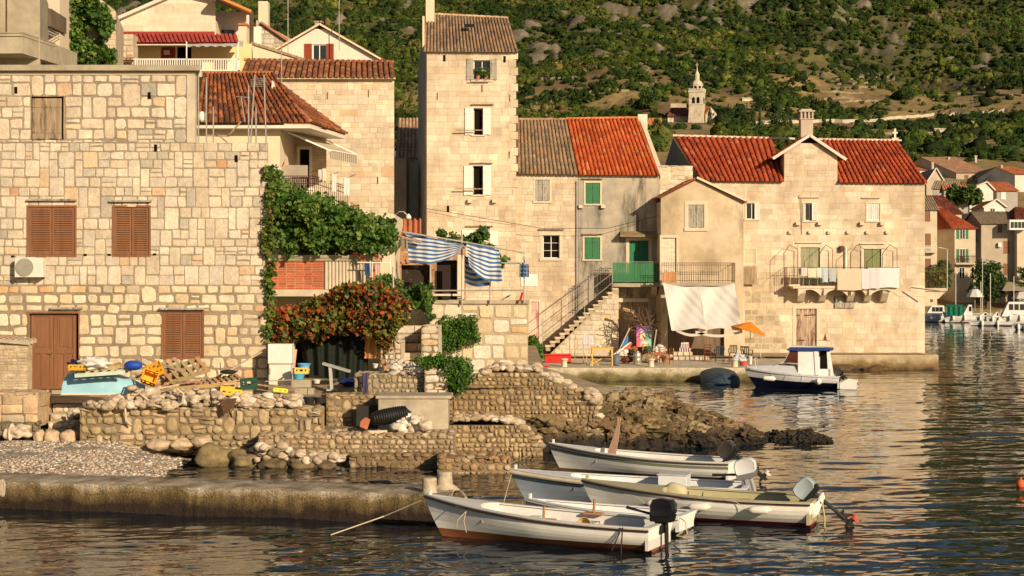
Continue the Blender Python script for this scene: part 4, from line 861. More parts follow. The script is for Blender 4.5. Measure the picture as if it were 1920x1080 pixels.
def fwall(name, pxa, pxb, yt, yb, D, label, ch=(.14, .24), cw=(.15, .34), pal=PAL_F, joint=.03, bulge=.05, seed=1, back=.5, xl=None, xr=None, mortar=(.22, .165, .10), rnd3=True, cat='wall', D2=None, jit=.02, rc=.3, cap=None, zb=None):
    D2 = D2 or D; a, b = V(X(pxa, D), D, 0), V(X(pxb, D2), D2, 0); U = (b-a); W_ = U.length; zt = Z(yt, D); z0 = Z(yb, D) if zb is None else zb; mb = MB()
    l = (lambda z: xl(z)) if xl else None
    masonry(mb, a, U, W_, z0, zt, [], ch=ch, cw=cw, joint=joint, bulge=bulge, jit=jit, pal=pal, mortar=mortar, seed=seed, rc=rc, rnd3=rnd3, xl=xl, xr=xr, tall=.15, split=.1)
    U.normalize(); n = V(-U.y, U.x, 0)*back
    if not xl and not xr:
        q = [a, b, b+n, a+n]; c = cap or pal[0][0]
        mb.add([V(p.x, p.y, z0) for p in q]+[V(p.x, p.y, zt-.001) for p in q], [(4, 5, 6, 7), (1, 2, 6, 5), (2, 3, 7, 6), (3, 0, 4, 7)], c)
        r = random.Random(seed); u = 0
        while u < W_-.05:
            w = min(r.uniform(*cw)*1.2, W_-u); p = a+U*(u+w/2); [mb.blob((p.x+r.uniform(-.05, .05), p.y+.08+q*.26+r.uniform(-.04, .04), zt-.02), (w*.52, r.uniform(.12, .18), r.uniform(.04, .08)), pick(pal, r), .3, r.random()*50) for q in range(min(6, 1+int(back/.3)))]; u += w
    return tag(mb.build(name, mShoreW, auto=55), label, cat)
fwall('retaining_wall', 150, 604, 766, 850, 48.7, 'brown cobble retaining wall below the rubbish pile and white rubble', ch=(.15, .30), cw=(.16, .5), bulge=.075, jit=.035, seed=41, back=.6, joint=.035, pal=[((.42, .31, .17), 5), ((.36, .27, .15), 4), ((.46, .35, .22), 3), ((.30, .24, .15), 2)])
fwall('block_wall', -30, 71, 737, 800, 50.2, 'low wall of large orange stone blocks at the far left, below the brown door', ch=(.30, .42), cw=(.45, .8), pal=[((.50, .36, .22), 4), ((.46, .34, .22), 3), ((.40, .33, .22), 1)], joint=.02, bulge=.04, seed=42, back=1.5, rnd3=False, rc=.1)
fwall('cobble_footing', -30, 71, 793, 822, 49.9, 'dark mossy cobble footing under the orange blocks at far left', pal=[((.20, .16, .10), 3), ((.16, .14, .09), 3)], seed=43, back=.3)
fwall('brick_parapet', -30, 52, 640, 742, 52.6, 'small wall of thin pale bricks beside the brown double door', ch=(.075, .105), cw=(.25, .5), pal=[((.50, .40, .27), 4), ((.46, .36, .23), 3), ((.54, .44, .31), 2)], joint=.018, bulge=.012, seed=44, rnd3=False, back=.5, mortar=(.38, .30, .2), jit=.006, rc=.1)
mb = MB(); r = random.Random(9)
for i in range(5):
    z = 1.38-.22*i; y = 51.6-.34*i; mb.box(X(72, 50)+.02*i, X(150, 50)+.05, y, 53.5, z-.24, z, (.42, .35, .24))
    u = X(72, 50)+.04
    while u < X(150, 50)-.1: w = r.uniform(.15, .4); mb.blob((u+w/2, y-.01, z-.12), (w*.5, .04, .09), pick(PAL_L, r), .1, r.random()*9); u += w
st_ = mb.build('stone_steps', mShoreW); tag(st_, 'worn narrow stone steps leading up to the brown double door', 'steps')
fwall('shore_ledge', 484, 850, 815, 900, 47.6, 'long low cobbled ledge above the inlet, in front of the concrete tank', ch=(.10, .19), cw=(.11, .28), seed=45, back=3.6, pal=[((.40, .30, .18), 4), ((.34, .25, .15), 4), ((.46, .36, .24), 2), ((.40, .24, .14), 1)], cap=(.33, .25, .16), zb=-.3)
fwall('shore_footing', 655, 846, 853, 900, 46.9, 'wet brown cobble footing at the water, below the long ledge', ch=(.14, .2), cw=(.15, .3), seed=46, back=.7, pal=[((.24, .16, .08), 4), ((.18, .12, .06), 4), ((.32, .23, .13), 2)], cap=(.2, .14, .08), zb=-.3)
fwall('small_jetty', 820, 958, 857, 895, 45.4, 'short cobbled jetty stub with rusty brown wet stones, behind the blue boat bow', ch=(.15, .22), cw=(.14, .26), seed=47, back=1.3, pal=[((.36, .22, .10), 4), ((.26, .16, .08), 4), ((.42, .31, .19), 2)], cap=(.40, .32, .22), zb=-.3)
fwall('garden_wall', 612, 752, 741, 803, 50.6, 'brown rubble wall in partial shade left of the concrete tank', ch=(.12, .2), cw=(.14, .3), seed=48, back=1.2, D2=50.9)
fwall('upper_cobble_wall', 664, 838, 702, 752, 51.6, 'cobbled wall with a square hole and white rubble on top', ch=(.11, .18), cw=(.12, .22), seed=49, back=1.8, pal=[((.38, .31, .20), 4), ((.30, .26, .18), 4), ((.44, .36, .24), 2)])
fwall('block_end_wall', 796, 840, 690, 745, 51.2, 'narrow pale wall end beside the hanging green shrub', ch=(.2, .3), cw=(.3, .5), seed=50, back=.8, pal=PAL_L, rnd3=False)
mb = MB().pbox(709, 840, 748, 806, 49.4, 1.4); mb.pbox(704, 846, 742, 748, 49.35, 1.6)
tag(mb.build('concrete_tank', M('tank_concrete', (.40, .34, .25), var=.25, scale=3, bump=.6, bscale=14), bevel=.02), 'rough grey concrete tank block set in the old stone walls', 'tank')
tag(MB().pbox(668, 708, 760, 800, 49.9, .4).build('dark_niche', M('niche_shade', (.035, .03, .025))), 'shaded dark niche beside the concrete tank', 'niche')  # solid block; the shade of the hollow is put into its colour
# ruined bastion: two stepped cobble faces
a0 = X(842, 51.8)
def ruin(name, D, prof, pxa, pxb, label, seed, pal, back, ch=(.10, .18), cw=(.10, .26)):
    x0 = X(pxa, D); P_ = [(X(p, D)-x0, Z(y, D)) for p, y in prof]; zt = max(z for _, z in P_); ip = max(range(len(P_)), key=lambda i: P_[i][1])
    W_ = X(pxb, D)-x0
    def xl(z):
        for (u0, z0), (u1, z1) in zip(P_[:ip+1], P_[1:ip+1]):
            if z0 <= z <= z1 and z1 > z0: return max(0, u0+(u1-u0)*(z-z0)/(z1-z0))
        return 0. if z < P_[0][1] else P_[ip][0]
    def xr(z):
        for (u0, z0), (u1, z1) in zip(P_[ip:], P_[ip+1:]):
            if z1 <= z <= z0 and z0 > z1: return min(W_, u0+(u1-u0)*(z0-z)/(z0-z1))
        return W_ if z < P_[-1][1] else P_[ip][0]
    mb = MB(); masonry(mb, (x0, D, 0), (1, 0, 0), W_, -.3, zt, [], ch=ch, cw=cw, joint=.03, bulge=.055, jit=.02, pal=pal, mortar=(.20, .14, .075), seed=seed, rc=.3, rnd3=True, xl=xl, xr=xr, tall=.15, split=.1)
    r = random.Random(seed)
    for (u0, z0), (u1, z1) in zip(P_, P_[1:]):
        mb.add([(x0+u0, D+.02, z0-.02), (x0+u1, D+.02, z1-.02), (x0+u1, D+back, z1+.0), (x0+u0, D+back, z0+.0)], [(0, 1, 2, 3)], (.40, .31, .2))
        n = max(1, int(math.hypot(u1-u0, z1-z0)/.2))
        for k in range(n):
            for row in range(3):
                f = (k+r.random())/n; s = r.uniform(.07, .17); mb.blob((x0+u0+(u1-u0)*f, D+.05+row*back/3*.8, z0+(z1-z0)*f+s*.2), (s*1.3, s, s*.75), pick([((.56, .47, .36), 3), ((.48, .38, .26), 3), ((.38, .28, .17), 2)], r), .3, r.random()*50)
    mb.add([(x0, D, -.3), (x0, D+back, -.3), (x0, D+back, P_[0][1]), (x0, D, P_[0][1])], [(0, 1, 2, 3)], pal[0][0])
    mb.add([(x0+W_, D, -.3), (x0+W_, D+back, -.3), (x0+W_, D+back, P_[-1][1]), (x0+W_, D, P_[-1][1])], [(0, 1, 2, 3)], pal[0][0])
    return tag(mb.build(name, mShoreW, auto=55), label, 'wall')
ruin('ruined_wall', 51.9, [(838, 742), (866, 728), (900, 705), (935, 691), (1008, 695), (1032, 712), (1060, 722), (1092, 738), (1122, 745), (1124, 790)], 838, 1124, 'broken upper wall of small brown stones capped with pale rubble beside the terrace', 61, PAL_F, 3.4)
ruin('sea_wall', 49.9, [(838, 798), (856, 788), (900, 786), (960, 792), (985, 806), (1008, 826), (1018, 846)], 838, 1018, 'curved lower wall of small brown stones rising from the water, left of the dark reef', 62, [((.38, .28, .15), 5), ((.32, .23, .13), 4), ((.44, .34, .2), 2)], 2.1)
# reef
def reef():
    top = [(0, .8), (1.2, 1.05), (2.2, 1.0), (3.4, .9), (4.6, .98), (5.2, .58), (6.3, .46), (7.0, .26), (7.6, .24), (8.1, .08), (8.8, .12), (9.6, .08), (10.2, -.08), (11.2, -.5), (12, -.8)]
    tx, tz = [p[0] for p in top], [p[1] for p in top]
    cy = lambda x: np.interp(x, [0, 3, 6, 9, 12], [53.8, 54.4, 54.8, 55.0, 55.2]); wd = lambda x: np.interp(x, [0, 3, 5, 7, 9, 12], [2.6, 2.4, 1.9, 1.1, .8, .6])
    def fz(x, y):
        h = np.interp(x, tx, tz); d = (y-cy(x))/wd(x); e = h*np.clip(1.25-np.abs(d)**1.7, 0, 1.05)-np.clip(np.abs(d)-.95, 0, 3)*.7-np.clip(-h, 0, 1)*.3
        r1 = 1-np.abs(fbm(x, y, .75, 4, 41)-.5)*4; r2 = 1-np.abs(fbm(x, y, 2.2, 3, 42)-.5)*4
        r3 = 1-np.abs(fbm(x, y, 5., 3, 52)-.5)*4; a_ = np.clip(h+.35, .15, 1); z = e+(r1-.3)*.5*a_+(r2-.3)*.27*a_+(r3-.3)*.11*a_+(fbm(x, y, 11, 2, 49)-.5)*.10
        return np.where(z < -.1, -.1+(z+.1)*.8, z)-.06
    def fc(x, y, z):
        n = fbm(x, y, 1.4, 4, 44)[..., None]; a = np.array([.20, .135, .065]); b = np.array([.085, .055, .028]); w = np.array([.022, .017, .012])
        c = b+(a-b)*np.clip((n-.35)*3, 0, 1); t = np.clip((z-.18-.3*n[..., 0])/.22, 0, 1)[..., None]; return w+(c-w)*t
    g_ = random.Random(17); kb = MB()
    for _ in range(520):
        x = g_.uniform(.3, 10.6); d = g_.uniform(-1.15, 1.0); y = float(cy(x)+d*wd(x)); z = float(fz(np.array([x]), np.array([y]))[0])
        if z < -.12: continue
        s = g_.uniform(.10, .34)*(1 if x < 6 else .6 if x < 7.8 else .42); w_ = z+g_.uniform(-.1, .1); n_ = g_.random()
        c = (.025, .019, .012) if w_ < .2 else ((.085, .058, .03) if w_ < .38 else pick([((.22, .155, .075), 3), ((.15, .10, .05), 4), ((.27, .21, .12), 1.5), ((.10, .075, .03), 2)], g_))
        kb.blob((x, y-.06, z+s*.12), (s*g_.uniform(.9, 1.6), s*g_.uniform(.7, 1.2), s*g_.uniform(.5, .95)), c, .55, g_.random()*99, 2, 2.1)
    kb.build('reef_rocks', M('reef_rock', attr=True, var=.4, scale=5, bump=1., bscale=10, rough=.75, bdist=.06, spec=.35))['kind'] = 'structure'
    o = hf('reef', .2, 12, 50.8, 58.4, .05, fz, fc, M('reef_rock', attr=True, var=.4, scale=5, bump=1., bscale=10, rough=.75, bdist=.06, spec=.35), smooth=False); o['kind'] = 'structure'
reef()
def rock(px, py, D, r, c, label, name='boulder', cat='boulder', seed=1, amp=.3, grp=None, mat=None):
    r = r if isinstance(r, tuple) else (r, r*.8, r*.75); o = MB().blob((X(px, D), D, Z(py, D)), r, c, amp, seed, 3, 1.3).build(name, mat or mRough, smooth=True); tag(o, label, cat, grp); return o
rock(402, 856, 47.3, (.5, .45, .36), (.24, .18, .09), 'largest mossy brown boulder on the shore behind the pier', seed=3)
rock(458, 863, 47.2, (.44, .4, .27), (.20, .15, .08), 'second mossy brown boulder, right of the largest one by the inlet', seed=4)
rock(512, 874, 46.8, (.36, .3, .2), (.14, .10, .055), 'dark wet boulder at the waterline under the white stones, left one', seed=5)
rock(568, 872, 46.8, (.42, .3, .22), (.16, .11, .06), 'dark wet boulder at the waterline below the white stones, middle one', seed=6)
rock(610, 876, 46.7, (.3, .3, .17), (.13, .09, .05), 'dark wet boulder at the waterline below the white stones, right one', seed=8)
for i, (px, py, r_, l) in enumerate(((298, 834, .33, 'rounded beige block, left end of the row under the cobble wall'), (340, 833, .33, 'squared beige block, middle of the row under the cobble wall'), (378, 828, .3, 'flat beige block at the right end of the row below the cobble wall'))):
    rock(px, py, 48.1, (r_, r_*.8, r_*.55), (.50, .38, .25), l, seed=20+i, amp=.15)
for i, (px, py, l) in enumerate(((74, 819, 'left block of the beige kerb row at the foot of the steps'), (97, 819, 'middle block of the beige kerb row at the foot of the steps'), (130, 819, 'right block of the beige kerb row at the foot of the steps'))):
    rock(px, py, 49.2, ((.16, .25, .29)[i], .25, .22), (.52, .38, .25), l, seed=30+i, amp=.12)
for i, (px, py, r_, l) in enumerate(((18, 812, (.14, .2, .2), 'small pale stone leaning at the far left above the beach'), (38, 810, (.3, .2, .2), 'big broken pale slab lying above the beach at far left'))):
    rock(px, py, 49.3, r_, (.56, .46, .34), l, seed=40+i, amp=.4)
def pile(name, spots, n, rr, pal, label, seed=1, group=None):
    r = random.Random(seed); mb = MB()
    for i in range(n):
        a = spots[r.randrange(len(spots))]; px = r.uniform(a[0], a[1]); py = r.uniform(a[2], a[3]); D = r.uniform(a[4], a[5]); s = r.uniform(*rr)
        mb.blob((X(px, D), D, Z(py, D)), (s*r.uniform(.9, 1.4), s, s*r.uniform(.6, .95)), pick(pal, r, .2), .22, r.random()*90, 1 if s < .09 else 2, 1.1)
    return tag(mb.build(name, mRough), label, 'rubble', group, 'stuff')
PW = [((.50, .41, .31), 5), ((.45, .35, .24), 4), ((.36, .28, .20), 3), ((.56, .50, .42), 1.5)]
pile('rubble_pile', [(200, 300, 742, 762, 48.6, 49.3), (240, 420, 728, 762, 48.7, 49.5), (260, 470, 738, 762, 48.6, 49.2), (160, 330, 754, 764, 48.4, 48.8), (440, 560, 742, 762, 48.6, 49.)], 470, (.06, .14), PW, 'heap of loose pale stones on top of the brown cobble wall', 71)
pile('white_stone_pile', [(480, 545, 836, 862, 46.7, 47.3), (540, 640, 850, 866, 46.6, 47.1)], 70, (.07, .15), [((.56, .48, .37), 4), ((.46, .36, .26), 3), ((.22, .17, .11), 1)], 'heap of pale boulders on the shore behind the pier', 72)
pile('white_rubble', [(735, 832, 688, 703, 51.5, 52.6), (735, 770, 680, 698, 52, 52.8)], 90, (.06, .13), [((.64, .58, .49), 4), ((.54, .46, .36), 2)], 'white rubble lying on the cobbled wall beneath the stairs', 73)
pile('white_blocks', [(730, 805, 792, 813, 48.0, 48.7), (750, 785, 782, 800, 48.2, 48.6)], 24, (.09, .17), [((.68, .61, .5), 4), ((.58, .48, .36), 2)], 'pile of chunky white stones beside the black ribbed fender', 74)
pile('ruin_rubble', [(905, 1010, 690, 708, 52.2, 55), (870, 940, 702, 722, 52.1, 53), (1010, 1040, 700, 722, 52, 53.5), (1100, 1120, 735, 752, 51.8, 52.4)], 170, (.07, .2), PW, 'pale broken stones crowning the ruined wall beside the terrace', 75)
pile('step_stones', [(120, 165, 770, 803, 49.6, 50.4)], 20, (.07, .15), PW, 'broken pale slabs tumbled beside the narrow steps', 76)
# quay in front of the houses
def quay():
    mb = MB(); pts = [(.3, 88.9), (X(1440, 89), 89), (X(1500, 101), 100.9), (X(1500, 101), 104), (.3, 104)]
    zt = [.70, .70, .88, .95, .98]; n = len(pts)
    mb.add([(p[0], p[1], -2) for p in pts]+[(p[0], p[1], z) for p, z in zip(pts, zt)], [(5, 6, 7, 8, 9)]+[(i, (i+1) % n, (i+1) % n+n, i+n) for i in range(n)])
    tag(mb.build('quay', mQuay, bevel=.04), 'pale concrete quay with mossy sides in front of the houses', 'quay')
    mb = MB().box(X(1480, 101), X(1760, 101), 101, 113, -2, Z(665, 101))
    tag(mb.build('plinth', tide('plinth_stone', (.40, .32, .20), (.20, .13, .055), (.05, .035, .018), .12, .5, 2), bevel=.05), 'long stained stone plinth under the big house at the water', 'plinth')
    b = [(1123 - 65, 674), (1221, 674), (1378, 674)]
    for i, (px, l) in enumerate(((1058, 'small cream mooring bollard in front of the red box'), (1221, 'small cream mooring bollard right of the steel drum'), (1378, 'small cream mooring bollard near the cabin boat bow'))):
        D = 89.8; o = MB().lathe([(.17, 0), (.15, .05), (.145, .32), (.2, .35), (.2, .43), (.15, .45)], (X(px, D), D, .71), 14).build('mooring_bollard', mFrameS, auto=40); tag(o, l, 'bollard', 'cream bollards along the quay')
quay()
rock(1574, 693, 100.6, (.9, .5, .3), (.10, .06, .03), 'low rusty brown rock against the plinth waterline', seed=51); rock(1640, 694, 100.7, (.7, .4, .25), (.12, .07, .03), 'small rusty brown rock at the plinth foot, right of the larger', seed=52)
# ================= MIDDLE AND UPPER-LEFT BUILDINGS =================
def gquad(mb, a, b, c, d, col_=None): mb.add([a, b, c, d], [(0, 1, 2, 3)], col_); return mb
def tall_house():
    D = 76.; t = thing('windowless_stone_house', (X(630, D), D+3, 1.6), 'tall plain stone house wall without windows under a dark tiled eave', 'house')
    x0, x1 = X(455, D), X(739, D); zt = Z(147, D); mb = MB()
    masonry(mb, (x0, D, 0), (1, 0, 0), x1-x0, 1.6, zt, [], ch=(.2, .3), cw=(.22, .52), joint=.014, bulge=.012, jit=.01, pal=PAL_A+[((.58, .38, .24), .25)], tall=.05, split=.12, seed=81, rc=.07, mortar=(.49, .40, .28))
    sides(mb, (x0, D), (x1, D), (X(739, D)*86/D-.3, 86), (x0-1, 86), 1.6, zt, c=(.5, .41, .3)); mb.build('wall', mAshlar, t)
    pl = [((.30, .11, .05), 4), ((.22, .09, .045), 4), ((.14, .07, .04), 3), ((.38, .17, .08), 2)]
    ro = roof(MB(), V(x0-.1, D-.3, Z(146, D)), V(X(742, D), D-.3, Z(147, D)), P(737, 116, 80), P(462, 112, 80), cw=.25, tl=.42, pal=pl, seed=8, h=.12).build('roof', mTile, t)
    ridge(MB(), P(458, 113, 80), P(738, 117, 80), r=.13, pal=[((.45, .16, .07), 1)], seed=3).build('ridge', mTile, ro)
    ledge(t, 515, 742, 148, D, mCream, out=.3, th=.06, name='cornice')
    for px, py in ((547, 175), (614, 180), (691, 176), (708, 338)): MB().pbox(px-.6, px+.6, py-7, py+6, D-.04, .03).build('iron_cramp', mRust, t)
tall_house()
def awning_house():
    D = 68.; t = thing('awning_house', (X(470, D), D+2.5, 1.6), 'cream house with dark red hipped tile roof, striped awning and iron balcony', 'house')
    x0, x1 = X(366, D), X(525, D); zt = Z(228, D); mb = MB()
    flatwall(mb, (x0, D, 0), (1, 0, 0), x1-x0, 1.6, zt, []); sides(mb, (x0, D), (x1, D), (X(525, D), 72.5), (x0, 72.5), 1.6, zt, c=(1, 1, 1)); mb.build('wall', mCream, t)
    b2 = MB(); xb0, xb1 = X(524, 72.5), X(612, 72.5); h = [ph(530, 543, 268, 345, 72.5, xb0), ph(562, 580, 280, 352, 72.5, xb0)]
    masonry(b2, (xb0, 72.5, 0), (1, 0, 0), xb1-xb0, 4, Z(240, 72.5), h, ch=(.2, .3), cw=(.25, .5), joint=.016, bulge=.012, pal=PAL_A, seed=4, rc=.08, mortar=(.47, .38, .27)); b2.build('porch_wall', mAshlar, t)
    closed_shutters(t, 530, 543, 268, 345, 72.5, M('dark_red_door', (.12, .012, .01), var=.1), 'board', n=1)
    MB().pbox(562, 580, 280, 352, 72.75, .05).build('door_opening', mDark, t); surround(t, 562, 580, 280, 352, 72.5, .12, m=mWhiteP)
    q = 67.4; E0, E1 = P(366, 229, q), P(581, 229, q); Hh = P(648, 251, 72.6)
    R0, R1 = P(380, 137, 72), P(512, 137, 72); rp = PT_BRN+[((.42, .15, .055), 2.5), ((.11, .055, .033), 3)]
    ro = roof(MB(), E0, E1, R1, R0, cw=.23, tl=.4, pal=rp, seed=21, h=.1).build('roof', mTile, t)
    ridge(MB(), R0, R1, r=.12, pal=[((.42, .15, .06), 1)], seed=3).build('ridge', mTile, ro)
    # hip slope turning the corner
    mb = MB(); roof(mb, E1, Hh, P(525, 160, 72.9), P(513, 150, 72.), cw=.23, tl=.4, pal=rp, seed=22, h=.1); ro2 = mb.build('roof', mTile, t)
    ridge(MB(), P(503, 176, 70.6), P(648, 250, 72.7), r=.13, pal=[((.50, .19, .08), 2), ((.4, .13, .05), 1)], seed=5, L=.36).build('ridge', mTile, ro2)
    ridge(MB(), E1+V(0, 0, .05), P(512, 160, 71.2), r=.11, pal=[((.42, .16, .07), 1)], seed=6, L=.36).build('ridge', mTile, ro2)
    w = MB(); w.prism([P(507, 186, 70.4), P(523, 192, 70.4), P(514, 158, 70.4), P(510, 150, 70.4)], (0, 1.2, 0)); w.build('dormer', mWhiteW, t)
    so = MB(); th = .1
    a, b, c, d = E1+V(0, 0, -.12), Hh+V(0, 0, -.1), V(X(612, 72.4), 72.4, Hh.z-.1), V(x1, D+.02, E1.z-.12)
    so.prism([a, b, c, d], (0, 0, -.12)); so.prism([E0+V(0, 0, -.12), a, d, V(x0, D+.02, E0.z-.12)], (0, 0, -.12)); so.build('eave_soffit', mWhiteW, t)
    # awning
    A, B, C, Dd = P(531, 243, 69.), P(619, 281, 69.2), P(670, 291, 72.3), P(573, 246, 72.3); aw = MB((.60, .54, .40))
    def fa(u, v): p = (A*(1-u)+B*u)*(1-v)+(Dd*(1-u)+C*u)*v; return V(p.x, p.y, p.z-.06*math.sin(math.pi*u))
    aw.grid(fa, 6, 6); n = 26
    for i in range(n):
        p, q2 = B+(C-B)*i/n, B+(C-B)*(i+1)/n; s = V(0, 0, -.36-.03*(i % 2)); aw.add([p, q2, q2+s, p+s], [(0, 1, 2, 3)], (.62, .57, .45) if i % 2 else (.30, .25, .17))
    o = aw.build('awning', mClothC, t); ar = MB(); ar.bar(P(531, 244, 68.9), P(621, 283, 69.1), .05, .06).bar(Dd+V(0, 0, .03), C+V(0, 0, .03), .05, .05).bar(B, C, .05, .05); ar.build('awning_frame', mWhiteP, o)
    # balcony
    b = MB().prism([P(523, 388, 67.6), P(590, 388, 67.6), P(655, 392, 72.0), V(x1, 72, Z(388, 67.6))], (0, 0, .12)).build('balcony', mConc, t)
    r = MB()
    for i in range(17): p = 524+66*i/16; r.tube([P(p, 388, 67.6), P(p+.6, 360, 67.55), P(p, 330, 67.6)], .012, n=4)
    A0, A1 = P(590, 330, 67.6), P(652, 350, 71.9)
    for i in range(18): q_ = A0+(A1-A0)*i/17; r.tube([q_, q_+V(0, 0, -1.15)], .012, n=4)
    for z in (0, -.1, -.3, -1.1): r.tube([P(523, 330, 67.6)+V(0, 0, z), A0+V(0, 0, z), A1+V(0, 0, z)], .016, n=4)
    r.build('railing', M('maroon_iron', (.07, .02, .018), rough=.5), b)
    MB().prism([P(526, 309, 68.4), P(577, 310, 68.4), P(577, 332, 68.4), P(526, 332, 68.4)], (0, .05, 0)).build('wind_screen', M('grey_canvas', (.33, .28, .22), var=.1), b)
    MB().prism([P(530, 334, 67.8), P(575, 334, 67.8), P(575, 370, 67.8), P(534, 368, 67.8)], (0, .03, 0)).build('canvas_screen', M('grey_canvas'), b)
    for px, py, D2 in ((606, 314, 68.4), (636, 322, 70.), (667, 327, 71.8)): MB().tube([P(px-24, py+10, D2), P(px, py, D2-.3)], .012, n=4).build('clothes_rod', mRust, b)
awning_house()
def small_alley_house():
    D = 112.; t = thing('alley_house', (X(765, D), D+2, 1.5), 'small old house with tan tiled roof seen down the dark alley', 'house')
    generic_box(t, xy(738, D), xy(792, D), (X(792, D), 117), (X(738, D), 117), 1.5, Z(294, D), mAshlar, (.36, .30, .22))
    roof(MB(), P(742, 296, D-.2), P(792, 296, D-.2), P(792, 222, 116), P(747, 222, 116), cw=.24, tl=.42, pal=[((.42, .28, .17), 4), ((.36, .22, .13), 3)], seed=4).build('roof', mTile, t)
    D2 = 105.; t = thing('alley_lean_to', (X(765, D2), D2+1, 1.5), 'dark stone lean-to filling the bottom of the alley', 'shed')
    generic_box(t, xy(741, D2), xy(762, D2), (X(762, D2), 110), (X(741, D2), 110), 1.5, Z(297, D2), mAshlar, (.30, .25, .19))
    # wooden ramp roof and lamp
    o = thing('wall_lamp', (X(742, 75.5), 75.5, Z(405, 75.5)), 'white swan neck lamp at the alley mouth over the orange corrugated roof', 'lamp')
    MB().tube([P(741, 410, 75.8), P(742, 402, 75.7), P(748, 397, 75.5), P(757, 397, 75.3), P(763, 403, 75.2)], .02).build('lamp_arm', mWhiteP, o)
    MB().lathe([(.03, .12), (.09, .05), (.13, -.05), (.10, -.12), (.02, -.14)], P(766, 406, 75.2), 12).build('lamp_shade', mWhiteP, o, smooth=True)
small_alley_house()
def brick_balcony_house():
    D = 62.6; t = thing('brick_balcony_house', (X(610, D), D+2, 1.6), 'low cream house with a red brick and concrete tube balcony among vines', 'house')
    x0, x1 = X(504, D), X(735, D); mb = MB(); z1 = Z(548, D); zt = Z(402, 65)
    flatwall(mb, (x0, D, 0), (1, 0, 0), x1-x0, 1.5, z1, [ph(552, 690, 590, 715, D, x0)], reveal=.4); MB().box(x0+.1, x1-.1, D+.42, D+.5, 1.5, z1-.02).build('dark_interior', mDark, t)  # black panel put in for the darkness of the unlit room
    sides(mb, (x0, D), (x1, D), (x1, 70), (x0+.6, 70), 1.5, z1, c=(1, 1, 1)); mb.box(X(503, 65), X(740, 65), 65, 70, z1+.01, zt, (.8, .75, .7)); mb.build('wall', M('shaded_plaster', attr=True, var=.1) if 0 else mCream, t)
    Df = 60.6; b = MB().pbox(503, 716, 543, 556, Df, 4.2).build('balcony', mConcL, t, bevel=.02)
    MB().pbox(501, 718, 478, 484, Df-.04, .34).pbox(503, 716, 484.3, 489, Df, .26).build('coping', mConc, b, bevel=.01)
    def bricks(pa, pb, name):
        k = MB(); xa, xb = X(pa, Df), X(pb, Df); masonry(k, (xa, Df+.06, 0), (1, 0, 0), xb-xa, Z(543, Df), Z(489.3, Df), [], ch=(.078, .086), cw=(.36, .40) if pb-pa > 30 else (.3, .34), joint=.012, bulge=.008, jit=.001, pal=[((.36, .09, .04), 4), ((.41, .11, .05), 3)], mortar=(.46, .30, .20), tall=0, split=0, seed=3, rc=.02)
        k.box(xa, xb, Df+.07, Df+.2, Z(543, Df), Z(489.5, Df), (.45, .15, .08)); k.build(name, mMatte, b)
    bricks(505, 606, 'brick_panel'); bricks(695.5, 712, 'brick_pier')
    for i in range(13):
        px = 611+85*i/13; MB().lathe([(.062, Z(542.5, Df)), (.062, Z(489.6, Df))], (X(px, Df), Df+.12, 0), 10).build('baluster', mConcL, b, auto=40)
brick_balcony_house()
